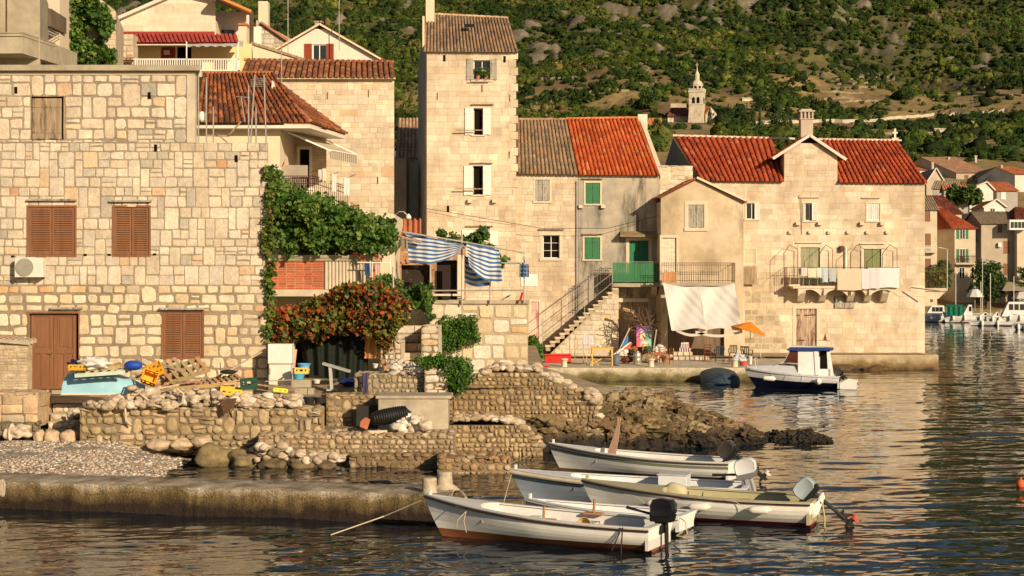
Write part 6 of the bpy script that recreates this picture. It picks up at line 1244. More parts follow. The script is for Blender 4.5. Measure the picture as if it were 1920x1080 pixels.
# ================= BOATS =================
def boat(name, label, L, B, hb, hm, hs, cen, ang, hullc, bottomc, inc, railc, deckc=None, stripe=None, topw=None, deck=.26, thw=(.45, .68), zp=.07, rake=.42, transom=.82, cat='boat', group=None, capc=None):
    t = thing(name, (0, 0, 0), label, cat, group); N_ = 26; deckc = deckc or inc; capc = capc or inc
    zg = lambda u: hm+(hb-hm)*(1-u)**2.3+(hs-hm)*u**3
    zk = lambda u: -.16+.12*(1-u)**6
    bw = lambda u: B/2*(1-(1-u)**2.3)**.95*(1-(1-transom)*max(0, (u-.45)/.55)**1.6)
    def sec(u, z, off=0):
        s = (z-zk(u))/(zg(u)-zk(u)); s = min(1, max(0, s)); full = 1-(1-s)**2.6; vv = s**.9; k = min(1, u*1.9); q = (vv*(1-k)+full*k)*(.93+.07*s)
        xx = -L/2+L*u+rake*(1-s)**1.3*max(0, 1-u*1.6)**2-(0.08*(1-s) if u > .999 else 0)
        return xx, max(0, bw(u)*q-off)
    def rows(u): a, b = zk(u), zg(u); return [a, a+(zp-a)*.35, a+(zp-a)*.7, zp, zp+(b-.17-zp)*.33, zp+(b-.17-zp)*.66, b-.17, b-.09, b-.05, b]
    h = MB(); R = len(rows(0))
    for sg in (1, -1):
        vs = []
        for i in range(N_+1):
            u = i/N_
            for z in rows(u): xx, yy = sec(u, z); vs.append((xx, sg*yy, z))
        for j in range(R-1):
            c = bottomc if j < 3 else (topw if (topw and j >= 5) else stripe if (stripe and j == 6) else hullc); b = len(h.v); w = []
            for i in range(N_+1): w += [vs[i*R+j], vs[i*R+j+1]]
            h.add(w, [(2*i, 2*i+2, 2*i+3, 2*i+1) if sg > 0 else (2*i+1, 2*i+3, 2*i+2, 2*i) for i in range(N_)], c)
        if sg > 0: pass
    tr = [sec(1, z) for z in rows(1)]; zz = rows(1)
    for j in range(R-1): h.add([(tr[j][0], tr[j][1], zz[j]), (tr[j][0], -tr[j][1], zz[j]), (tr[j+1][0], -tr[j+1][1], zz[j+1]), (tr[j+1][0], tr[j+1][1], zz[j+1])], [(0, 1, 2, 3)], bottomc if j < 3 else hullc)
    h.build('hull', M('boat_paint', attr=True, var=.10, scale=2.5, rough=.45, bump=.08, bscale=12, stain=2.2, stain_c=(.40, .33, .25), stain_lo=.66, stain_hi=.9), t, smooth=False, auto=35)
    # inner skin and floor
    n = MB(); zf = .06; zi = lambda u: [zf, zf+(zg(u)-zf)*.5, zg(u)-.015]
    for sg in (1, -1):
        w = []
        for i in range(N_+1):
            u = min(.985, max(.03, i/N_))
            for z in zi(u): xx, yy = sec(u, z, .045); w.append((xx, sg*yy, z))
        n.add(w, [(3*i+j, 3*i+j+1, 3*i+4+j, 3*i+3+j) for i in range(N_) for j in range(2)], inc)
    fl = []
    for i in range(N_+1): u = min(.985, max(.03, i/N_)); xx, yy = sec(u, zf, .045); fl += [(xx, yy, zf), (xx, -yy, zf)]
    n.add(fl, [(2*i, 2*i+1, 2*i+3, 2*i+2) for i in range(N_)], tuple(q*.8 for q in inc))
    xx, yy = sec(1, zg(1)); n.box(xx-.09, xx-.03, -yy+.05, yy-.05, zf, zg(1)+.0, inc)
    n.build('interior', mCol, t)
    # gunwale cap and rub rail
    c = MB(); r_ = MB()
    for sg in (1, -1):
        vs = []; pts = []
        for i in range(N_+1):
            u = i/N_; xx, yy = sec(u, zg(u)); z = zg(u); wv = .085
            vs += [(xx, sg*(yy+.015), z), (xx, sg*(yy+.015), z+.025), (xx+.01, sg*max(0, yy-wv), z+.025), (xx+.01, sg*max(0, yy-wv), z)]; pts.append((xx, sg*(yy+.02), z-.035))
        c.add(vs, [(4*i+k, 4*i+4+k, 4*i+4+(k+1) % 4, 4*i+(k+1) % 4) for i in range(N_) for k in range(4)]+[(0, 1, 2, 3), tuple(4*N_+k for k in (3, 2, 1, 0))], capc); r_.tube(pts, .022, 6, railc)
    xx, yy = sec(1, zg(1)); c.box(xx-.1, xx+.03, -yy, yy, zg(1), zg(1)+.03, capc)
    c.build('gunwale', mCol, t, auto=40); r_.build('rub_rail', mCol, t)
    if deck:
        d = MB(); w = []; m = 10
        for i in range(m+1):
            u = .005+(deck-.005)*i/m; xx, yy = sec(u, zg(u), .03); z = zg(u)+.012
            for k in range(5): f = (k-2)/2; w.append((xx+(.16*(f*f-0.)*(1 if i == m else i/m)), yy*f, z+.03*(1-f*f)*min(1, u*6)))
        d.add(w, [(5*i+k, 5*i+k+1, 5*i+6+k, 5*i+5+k) for i in range(m) for k in range(4)], deckc)
        a = w[-5:]; d.add(a+[(p[0], p[1], p[2]-.3) for p in a], [(k, k+1, k+6, k+5) for k in range(4)], deckc); d.build('foredeck', mCol, t, smooth=False)
    for u in thw: xx, yy = sec(u, zg(u)-.14, .05); MB().box(xx-.14, xx+.14, -yy, yy, zg(u)-.17, zg(u)-.135, inc).build('thwart', mCol, t, bevel=.006)
    zt_ = zg(.02); MB().box(-L/2+.10, -L/2+.16, -.035, .035, zt_-.02, zt_+.12, capc).build('bow_post', mCol, t, bevel=.01)
    t.location = cen; t.rotation_euler = (0, 0, -R_(ang)); bpy.context.view_layer.update()
    return t, (lambda u, z, sg=-1, o=0: V(sec(u, z)[0], sg*(sec(u, z)[1]+o), z)), zg, L
def local(t):        # build helper: meshes made in the boat's own frame
    class Lc:
        def build(s, mb, name, mat, parent=None, **k):
            l, r = t.location.copy(), t.rotation_euler.copy(); t.location = (0, 0, 0); o = mb.build(name, mat, parent or t, **k); t.location = l; return o
    return Lc()
def outboard(t, x, z, y=0, tilt=0, cow=(.012, .012, .014), leg=(.012, .012, .012), s=1., prop=(.1, .1, .1), tiller=True, yaw=0, legL=.75, hand=-1, gloss=.3):
    Lc = local(t); T = Matrix.Translation(V(x, y, z)) @ Matrix.Rotation(R_(yaw), 4, 'Z') @ Matrix.Rotation(-R_(tilt), 4, 'Y') @ Matrix.Scale(s, 4)
    def tr(mb): mb.v = [tuple(T @ Vector(p)) for p in mb.v]; return mb
    a = MB(leg); a.tube([(0.06, 0, .22), (.08, 0, 0), (.09, 0, -legL+.12)], [.05, .042, .035], 8)
    a.prism([(.02, -.02, -legL+.28), (.20, -.02, -legL+.26), (.22, -.02, -legL+.24), (.14, -.02, -legL+.18), (.12, -.02, -legL-.12), (.05, -.02, -legL-.10), (.03, -.02, -legL+.1)], (0, .04, 0)); a.tube([(-.06, 0, -legL), (.1, 0, -legL), (.2, 0, -legL)], [.02, .055, .04], 8)
    a.box(-.05, .04, -.09, .09, -.1, .1)
    root = Lc.build(tr(a), 'outboard_motor', mCol, auto=40)
    c = MB(cow)
    pr = [(-.17, .20), (-.20, .25), (-.20, .40), (-.15, .50), (0, .53), (.18, .50), (.25, .42), (.24, .27), (.18, .20)]
    k = len(pr); vs = []
    for yy, sc_ in ((-.13, .75), (-.145, .9), (-.11, 1), (.11, 1), (.145, .9), (.13, .75)):
        for px_, pz_ in pr: vs.append(((px_-.02)*sc_+.02, yy, (pz_-.35)*sc_+.35))
    c.add(vs, [(r*k+i, r*k+(i+1) % k, (r+1)*k+(i+1) % k, (r+1)*k+i) for r in range(5) for i in range(k)]+[tuple(range(k))[::-1], tuple(5*k+i for i in range(k))])
    pn = MB(tuple(q*.5 for q in leg)); pn.prism([(-.19, -.125, .11), (.2, -.125, .11), (.24, -.125, .235), (-.2, -.125, .235)], (0, .25, 0)).box(-.12, -.02, -.07, .07, -.12, .12); Lc.build(tr(pn), 'motor_pan', mCol, root)
    Lc.build(tr(c), 'cowling', M('cowling', attr=True, var=.08, rough=gloss, coat=.3), root, auto=38)
    if tiller: b = MB((.015, .015, .015)).tube([(-.15, 0, .22), (-.4, 0, .27), (-.68, 0, .33)], [.028, .022, .03], 8); Lc.build(tr(b), 'tiller', mCol, root)
    p = MB(prop)
    for i in range(3):
        q = i*2.094; u_ = V(0, math.cos(q), math.sin(q)); w_ = V(.03, -math.sin(q)*.06, math.cos(q)*.06); o_ = V(.24, 0, -legL); p.add([o_+u_*.03, o_+u_*.08+w_, o_+u_*.14+w_*.6, o_+u_*.13-w_*.6, o_+u_*.07-w_], [(0, 1, 2, 3, 4)])
    p.lathe([(.03, 0), (.03, .08), (.01, .11)], V(.19, 0, -legL), 8, M=Matrix.Rotation(R_(90), 4, 'Y'))
    Lc.build(tr(p), 'propeller', mCol, root); return root
def fender(t, p, axis, Lf=.42, r=.085, c=(.74, .70, .62), label=None):
    Lc = local(t); d = Vector(axis).normalized(); q = d.to_track_quat('Z', 'Y').to_matrix(); pr = [(.01, -Lf/2-.05), (.03, -Lf/2-.02), (r*.8, -Lf/2+.03), (r, -Lf/2+.08), (r, Lf/2-.08), (r*.8, Lf/2-.03), (.03, Lf/2+.02), (.01, Lf/2+.05)]
    return Lc.build(MB(c).lathe(pr, p, 14, M=q), 'fender', mCol, auto=50)
def rope(t, pts, r=.012, c=(.5, .42, .3), name='rope'): return local(t).build(MB(c).tube(pts, r, 5), name, mMatte)
WH = (.84, .81, .75); GR = (.66, .66, .66)
def near_boats():
    t, S, zg, L = boat('rowing_boat', 'large white open boat in front with dark rub rail and black outboard', 5.0, 1.75, .80, .49, .47, (.53, 33.3, 0), 23.5, WH, (.24, .085, .035), (.62, .60, .57), (.05, .025, .02), stripe=None, zp=.15)
    outboard(t, L/2+.02, .42, 0, 0, s=1.05, legL=.76)
    m = MB((.40, .2, .09)); m.tube([(.35, -.62, .52), (.36, -.62, .78)], .025, 6).box(.1, .6, -.7, -.56, .50, .55); local(t).build(m, 'tholepin', mMatte)
    m = MB((.40, .2, .09)).tube([(.9, .62, .52), (.92, .62, .80)], .025, 6).box(.7, 1.1, .56, .7, .50, .54); local(t).build(m, 'tholepin', mMatte)
    local(t).build(MB((.52, .36, .12)).lathe([(.02, 0), (.13, .02), (.15, .18), (.14, .18), (.12, .04), (.02, .03)], (.95, .1, .33), 16, M=Matrix.Rotation(R_(70), 3, 'X')), 'bailer', mMatte)
    local(t).build(MB((.42, .25, .13)).tube([(-.9, -.1, .42), (.9, -.35, .45)], .022, 6).box(-1.35, -.9, -.16, -.04, .41, .43), 'oar', mMatte)
    rope(t, [(-1.2, -.80, .62), (-1.22, -.86, .45), (-1.18, -.83, .22)], .010); rope(t, [(-1.2, -.82, .62), (-1.35, -.86, .45), (-1.4, -.80, .3)], .010); rope(t, [(-2.2, -.1, .78), (-1.7, -.3, .66), (-1.2, -.78, .62)], .008, (.3, .27, .22))
    rope(t, [(1.95, -.75, .50), (1.97, -.84, .4), (1.8, -.8, .05)], .014, (.03, .03, .035)); rope(t, [(2.0, -.75, .50), (2.02, -.84, .4), (1.98, -.8, -.05)], .014, (.03, .03, .035))
    local(t).build(MB((.015, .015, .015)).tube([(2.75, 0, .1), (3.1, -.25, -.1)], .012, 5), 'stay_rod', mCol)
    t2, S, zg, L = boat('rowing_boat', 'white open boat with worn green stripe and upright plank, farthest of the moored boats', 5.2, 1.7, .78, .50, .52, (3.36, 44.65, 0), 24, WH, (.13, .09, .045), (.68, .66, .62), (.06, .045, .03), stripe=(.19, .21, .15), zp=.13)
    outboard(t2, L/2+.02, .55, 0, 52, cow=(.05, .042, .036), leg=(.03, .03, .03), s=1.05, prop=(.7, .6, .5))
    local(t2).build(MB((.40, .25, .17)).prism([(-.95, -.02, .5), (-.70, -.02, .5), (-.62, -.02, .9), (-.55, -.02, 1.5), (-.60, -.02, 1.52), (-.72, -.02, 1.1)], (0, .045, 0)), 'upright_plank', mMatte)
    rope(t2, [(-2.55, 0, .76), (-3.3, .2, .38), (-4.2, .5, .02)], .014, (.6, .52, .38))
    t3, S, zg, L = boat('rowing_boat', 'blue grey boat with rope fender round its bow and silver outboard', 5.5, 1.8, .74, .52, .50, (2.63, 38.9, 0), 14, (.30, .36, .42), (.06, .06, .06), (.62, .63, .64), (.60, .55, .45), zp=.08)
    outboard(t3, L/2, .56, 0, 14, cow=(.62, .62, .62), leg=(.3, .3, .3), s=1.1)
    local(t3).build(MB((.62, .62, .62)).box(.75, 1.4, -.3, .35, .2, .72).box(.72, 1.43, -.33, .38, .725, .75, (.52, .52, .52)), 'console', mCol, bevel=.02)
    pts = []
    for sg in (-1,): pts = [V(*(S(u, zg(u)-.06, sg, .04))) for u in [i/14*.35 for i in range(15)]]
    local(t3).build(MB((.55, .47, .34)).tube(pts, .05, 8), 'rope_fender', mMatte)
    rope(t3, [(-2.7, 0, .72), (-2.75, -.3, .3), (-2.8, -.5, -.05)], .008)
    t4, S, zg, L = boat('rowing_boat', 'white boat with olive green deck and interior and red waterline', 5.15, 1.75, .74, .50, .52, (3.95, 36.6, 0), 20, (.82, .79, .72), (.26, .025, .02), (.40, .36, .21), (.04, .025, .02), deckc=(.42, .38, .24), zp=.08, deck=.36)
    outboard(t4, L/2+.02, .50, 0, 50, cow=(.33, .40, .42), leg=(.03, .03, .03), s=1.05, prop=(.6, .08, .06))
    for u in (.36, .55, .80):
        p = S(u, .36, -1, .12); fender(t4, p, (1, 0, .04)); rope(t4, [p+V(-.26, 0, 0), p+V(-.5, .05, .14), p+V(-.75, .08, .16)], .007)
    fender(t4, V(2.62, -.35, .36), (.3, .3, 1), .3, .09); fender(t4, V(2.66, .0, .50), (.3, .3, 1), .26, .08)
    rope(t4, [(2.75, -.3, .5), (2.8, -.32, .2), (2.8, -.3, -.1)], .018, (.45, .38, .15))
    for u in (.44, .5): local(t4).build(MB((.2, .15, .08)).tube([S(u, .5, 1, -.06), S(u, .2, 1, -.06)], .012, 5), 'strap', mCol)
    local(t4).build(MB((.48, .44, .28)).blob((-.55, .35, .52), (.26, .2, .2), (.48, .44, .28), .1, 3, 2), 'cushion', mMatte, smooth=True)
    t5, S, zg, L = boat('dinghy', 'small low white dinghy squeezed between the front boat and the olive boat', 3.6, 1.35, .50, .36, .36, (1.91, 35.3, 0), 24, WH, (.16, .14, .03), (.68, .68, .67), (.50, .48, .44), zp=.06, deck=.08, rake=.25, thw=(.35, .62))
    local(t5).build(MB((.3, .22, .12)).blob((-1.85, -.12, .14), (.1, .09, .11), (.2, .15, .1), .1, 1, 2).tube([(-1.8, -.1, .45), (-1.84, -.12, .22)], .012, 5), 'buoy', mMatte)
    rope(t5, [(1.8, -.5, .36), (1.95, -.6, .3), (2.0, -.62, .05)], .012); rope(t5, [(1.9, -.62, .1), (1.8, -.7, .02), (2.1, -.7, .0)], .012)
    for i, (a, b, c, l) in enumerate(((P(796, 936, 34.3), P(720, 968, 35), P(620, 1003, 34.3), 'thin pale mooring rope from the front boat down into the water'), (P(1, 905, 38.3), P(40, 925, 38.3), P(92, 951, 38.0), 'pale rope trailing from the pier edge into the water at far left'))):
        tag(MB((.52, .44, .32)).tube([a, b, c], .014, 5).build('mooring_rope', mMatte), l, 'rope')
    k = MB((.52, .44, .32))
    for i in range(3): k.tube([P(2+3*math.cos(q)+i*2, 915+16*math.sin(q), 38.25-.02*i) for q in [j*.7 for j in range(10)]], .014, 5)
    tag(k.build('rope_coil', mMatte), 'loops of pale rope hanging over the pier edge at far left', 'rope')
    k = MB((.42, .34, .24))
    for i in range(3): k.tube([P(846, 925-i*2, 36.9), P(862+i*2, 921, 36.4), P(872+i, 933, 36), P(878+i, 945, 35.9)], .02, 5)
    tag(k.build('rope_coil', mMatte), 'old ropes draped over the pier tip beside the round bollard', 'rope')
near_boats()
def cabin_boat():
    t, S, zg, L = boat('cabin_boat', 'small motor cruiser with dark blue hull, white cabin and blue roof', 4.7, 1.9, 1.0, .66, .62, (0, 0, 0), 0, (.004, .006, .028), (.006, .006, .01), (.62, .62, .62), (.62, .62, .62), zp=.05, topw=(.66, .66, .68), deck=.0, thw=(), rake=.6, transom=.92)
    Lc = local(t)
    d = MB((.52, .54, .58)); w = []
    for i in range(11):
        u = .01+.60*i/10; z = zg(u)+.02; yy = abs(S(u, zg(u))[1])-.02; xx = S(u, zg(u))[0]; hh = (.06+.36*min(1, u/.42)) if u < .5 else .42
        for f, g_ in ((-1, 0), (-.8, 0), (-.55, 1), (0, 1.1), (.55, 1), (.8, 0), (1, 0)): w.append((xx, yy*f, z+hh*g_*(1 if u > .04 else 0)))
    d.add(w, [(7*i+k, 7*i+k+1, 7*i+8+k, 7*i+7+k) for i in range(10) for k in range(6)]); Lc.build(d, 'foredeck', mCol, auto=40)
    c = MB((.80, .79, .77)); zr, z0 = 1.92, 1.05
    for y in (-.62, .58): c.box(-.05, .95, y, y+.04, .7, zr)
    c.box(.95, 1.55, -.6, -.56, .62, 1.0).prism([(.80, -.66, .7), (1.0, -.66, .7), (.9, -.66, zr), (.72, -.66, zr)], (0, .05, 0)).prism([(1.42, -.6, .62), (1.62, -.6, .62), (1.42, -.6, zr), (1.34, -.6, zr)], (0, .05, 0)).prism([(1.42, .55, .62), (1.62, .55, .62), (1.42, .55, zr), (1.34, .55, zr)], (0, .05, 0))
    c.box(-.05, .95, -.6, .6, .66, .70).box(.9, .95, .1, .6, .7, zr)
    Lc.build(c, 'cabin', mCol, bevel=.01)
    f = MB((.5, .5, .5)); q = [(-.75, -.55, 1.28), (-.42, -.62, zr), (-.42, .62, zr), (-.75, .55, 1.28)]
    for a, b in zip(q, q[1:]+q[:1]): f.bar(a, b, .04)
    f.bar((-.58, 0, 1.2), (-.42, 0, zr), .03).bar((-.75, -.55, 1.28), (-.02, -.62, 1.24), .04).bar((-.42, -.62, zr), (-.02, -.62, zr), .04); wf = Lc.build(f, 'windscreen', mCol)
    g = MB().add([Vector(p)+V(.01, 0, 0) for p in q], [(0, 1, 2, 3)]).add([(-.74, -.58, 1.28), (-.05, -.61, 1.26), (-.05, -.61, zr-.02), (-.42, -.61, zr-.02)], [(0, 1, 2, 3)]); Lc.build(g, 'pane', M('tinted_glass', (.10, .03, .02), rough=.08, spec=.6, var=0), wf)
    r = MB((.02, .05, .20)).prism([(-.62, -.75, zr), (-.42, -.75, zr+.14), (1.6, -.75, zr+.10), (1.62, -.75, zr-.02), (-.5, -.75, zr-.04)], (0, 1.45, 0)); ro = Lc.build(r, 'roof', mCol, bevel=.02)
    Lc.build(MB((.68, .66, .62)).prism([(-.5, -.6, zr+.14), (-.35, -.55, zr+.20), (.6, -.55, zr+.18), (1.2, -.6, zr+.13)], (0, 1.1, 0)), 'roof_top', mCol, ro, bevel=.02)
    Lc.build(MB().tube([(.85, -.4, zr+.12), (.85, -.4, zr+.42), (.95, -.4, zr+.48), (1.5, -.4, zr+.45), (1.55, -.4, zr+.38), (1.55, -.4, zr+.12)], .018, 6), 'roof_rail', mSteel)
    Lc.build(MB((.30, .04, .03)).prism([(1.15, -.4, zr+.45), (1.35, -.4, zr+.45), (1.27, -.4, zr+.8), (1.24, -.4, zr+.8)], (0, .03, 0)), 'pennant', mCloth if 0 else mCol)
    Lc.build(MB().tube([(-1.75, -.5, .98), (-1.8, -.45, 1.5), (-1.7, -.4, 1.58), (-.5, -.62, 1.3)], .018, 6).tube([(-1.75, .5, .98), (-1.8, .45, 1.5), (-1.8, -.45, 1.5)], .018, 6), 'pulpit_rail', mSteel)
    Lc.build(MB((.70, .69, .66)).box(2.35, 3.15, -.75, .75, .06, .12).prism([(2.36, -.8, .04), (3.15, -.8, .04), (3.2, -.8, .5), (2.75, -.8, .55), (2.36, -.8, .30)], (0, .05, 0)).box(3.12, 3.17, -.7, .7, .1, .45), 'swim_platform', mCol)
    Lc.build(MB((.01, .01, .012)).box(.62, 1.30, .40, .5, .66, zr-.02), 'cabin_void', mDark)
    outboard(t, 2.5, .6, -.3, 48, cow=(.05, .05, .05), s=.95, tiller=False)
    fender(t, V(-1.05, -.98, .52), (1, 0, -.05), .6, .12); fender(t, V(1.35, -1.08, .42), (.3, 1, 0), .16, .17)
    for u, z in ((.30, .4), (.45, .8), (.62, .8)): p = S(u, zg(u), -1, .02); rope(t, [p+V(0, .1, .15), p, p+V(0, 0, -.28)], .009, (.6, .6, .6))
    for o in t.children:
        if o.name.split('.')[0] in ('cabin', 'windscreen', 'roof', 'roof_rail', 'pennant', 'cabin_void'): o.location.x += .38
    t.location = ((11.45+15.9)/2-.05, 83., 0); t.rotation_euler = (0, 0, -R_(14)); t.scale = (.98, .98, .98)
    o = thing('covered_boat', (X(1350, 86.8), 86.8, 0), 'small boat under a dark blue tarpaulin moored against the quay', 'boat')
    m = MB((.03, .05, .07)); D = 86.8; xa, xb = X(1314, D), X(1389, D)
    def fn(u, v):
        a = math.pi*u; w = math.sin(math.pi*min(1, v*.55+.2))*.5; zz = [-.1, .12, .4, .62, .70, .66, .5, .3, -.1]
        return V(xa+(xb-xa)*(.5-.5*math.cos(a)*(.9+.1*math.sin(3*a))), D-1.1*math.sin(a)*(1-v)*.9+1.2*v, -.1+.86*min(1, math.sin(a)**.45)*(.55+.45*v**.6)*(1 if v > 0 else .0))
    m.grid(fn, 20, 8); m.build('tarpaulin', M('tarp', attr=True, var=.2, rough=.6, bump=.2, bscale=5), o, smooth=True)
cabin_boat()
tag(MB((.7, .12, .03)).lathe([(.02, .2), (.08, .17), (.12, .08), (.1, 0), (.03, -.06)], (X(1914, 42.3), 42.3, 0), 16).tube([(X(1914, 42.3), 42.3, .18), (X(1914, 42.3), 42.3, .25)], .02, 6).build('mooring_buoy', mCol, smooth=True), 'orange mooring buoy floating at the right edge', 'buoy')
# ================= FAR SHORE: village, church, trees, boats =================
WC = {'cream': (.56, .47, .34), 'white': (.66, .63, .56), 'stone': (.42, .35, .26), 'pink': (.58, .46, .34), 'grey': (.36, .33, .30), 'tan': (.48, .40, .30)}
PF = {'red': [((.42, .09, .035), 4), ((.48, .13, .05), 3)], 'dark': [((.20, .055, .03), 4), ((.28, .09, .05), 3)], 'orange': [((.56, .20, .08), 4), ((.52, .16, .06), 3)], 'pink': [((.48, .28, .17), 4), ((.42, .24, .14), 3)], 'old': [((.30, .24, .16), 4), ((.36, .27, .17), 3)]}
def far_house(name, label, px0, px1, pe, pb, D, dep, roofk, rp, wc, wins=(), lean=0., rise=None, chim=(), group='houses of the far village', peak=None, sh=None):
    t = thing(name, (X((px0+px1)/2, D), D+dep/2, Z(pb, D)), label, 'house', group); x0, x1 = X(px0, D), X(px1, D); ze, zb = Z(pe, D), Z(pb, D)-2
    rise = rise or dep/2*.5; s = lean*dep; c = WC[wc]; k = MB(c); yb = D+dep; pal = PF[rp]
    k.add([(x0, D, zb), (x1, D, zb), (x1, D, ze), (x0, D, ze), (x0+s, yb, zb), (x1+s, yb, zb), (x1+s, yb, ze), (x0+s, yb, ze)], [(0, 1, 2, 3), (1, 5, 6, 2), (5, 4, 7, 6), (4, 0, 3, 7)])
    cw = .32 if D < 270 else .45; o = .3; zm = ze+rise
    if roofk == 'front':
        k.add([(x0, D, ze), (x0+s, yb, ze), (x0+s/2, D+dep/2, zm)], [(0, 1, 2)]).add([(x1, D, ze), (x1+s, yb, ze), (x1+s/2, D+dep/2, zm)], [(0, 1, 2)])
        roof(MB(), (x0-o, D-o, ze-.1), (x1+o, D-o, ze-.1), (x1+o+s/2, D+dep/2, zm+.05), (x0-o+s/2, D+dep/2, zm+.05), cw=cw, tl=.6, pal=pal, seg=3).build('roof', mTile, t)
        roof(MB(), (x1+o+s, yb+o, ze-.1), (x0-o+s, yb+o, ze-.1), (x0-o+s/2, D+dep/2, zm+.05), (x1+o+s/2, D+dep/2, zm+.05), cw=cw*2, tl=1.2, pal=pal, seg=2).build('roof', mTile, t)
    elif roofk == 'gable':
        xm = X(peak, D) if peak else (x0+x1)/2; k.add([(x0, D, ze), (x1, D, ze), (xm, D, zm)], [(0, 1, 2)])
        roof(MB(), (x0-o, yb, ze-.1), (x0-o, D-o, ze-.1), (xm, D-o, zm+.05), (xm+s, yb, zm+.05), cw=cw, tl=.6, pal=pal, seg=3).build('roof', mTile, t)
        roof(MB(), (x1+o, D-o, ze-.1), (x1+o, yb, ze-.1), (xm+s, yb, zm+.05), (xm, D-o, zm+.05), cw=cw, tl=.6, pal=pal, seg=3).build('roof', mTile, t)
        MB().bar((x0-o, D-o-.03, ze-.05), (xm, D-o-.03, zm+.12), .1, .2).bar((x1+o, D-o-.03, ze-.05), (xm, D-o-.03, zm+.12), .1, .2).build('verge', mWhiteW, t)
    elif roofk == 'hip':
        a, b = V(x0-o, D-o, ze-.1), V(x1+o, D-o, ze-.1); c_, d_ = V(x1+o+s, yb+o, ze-.1), V(x0-o+s, yb+o, ze-.1); m0, m1 = V(x0+(x1-x0)*.36+s/2, D+dep/2, zm), V(x0+(x1-x0)*.64+s/2, D+dep/2, zm)
        roof(MB(), a, b, m1, m0, cw=cw, tl=.6, pal=pal, seg=3).build('roof', mTile, t); roof(MB(), d_, a, m0, m0, cw=cw, tl=.6, pal=pal, seg=3).build('roof', mTile, t); roof(MB(), b, c_, m1, m1, cw=cw, tl=.6, pal=pal, seg=3).build('roof', mTile, t)
        ridge(MB(), m0, m1, r=.16, pal=pal).build('ridge', mTile, t)
    else: k.add([(x0-.2, D-.2, ze), (x1+.2, D-.2, ze), (x1+s+.2, yb, ze), (x0+s-.2, yb, ze)], [(0, 1, 2, 3)])
    k.build('wall', M('far_wall', attr=True, var=.14, scale=.8, bump=.2, bscale=4), t)
    for w in wins:
        a, b, c1, d1, kind = w[:5]; xa, xb, za, zb_ = X(a, D), X(b, D), Z(d1, D), Z(c1, D)
        f = MB().box(xa-.08, xa, D-.06, D+.02, za, zb_).box(xb, xb+.08, D-.06, D+.02, za, zb_).box(xa-.08, xb+.08, D-.06, D+.02, zb_, zb_+.08).box(xa-.12, xb+.12, D-.1, D+.02, za-.08, za).box((xa+xb)/2-.03, (xa+xb)/2+.03, D-.04, D-.02, za, zb_).build('window', mWhiteP if kind != 'b' else mBrownW, t)
        MB().box(xa, xb, D-.02, D-.005, za, zb_).build('pane', {'b': mBrownW, 'w': mWhiteP}.get(kind, mGlass), f)
        if kind in 'gr':
            m = mGreenP if kind == 'g' else mRedP; wd = (xb-xa)*.6
            leaf_shutter(t, xa-.1-wd, xa-.1, za, zb_, D-.02, m, 'board', bands=False); leaf_shutter(t, xb+.1, xb+.1+wd, za, zb_, D-.02, m, 'board', bands=False)
    for a, b, c1, d1 in chim: k = MB().pbox(a, b, c1, d1, D+dep*.4, .7).pbox(a-.8, b+.8, c1-1.5, c1, D+dep*.4-.1, .9); k.build('chimney', mConcL, t)
    return t
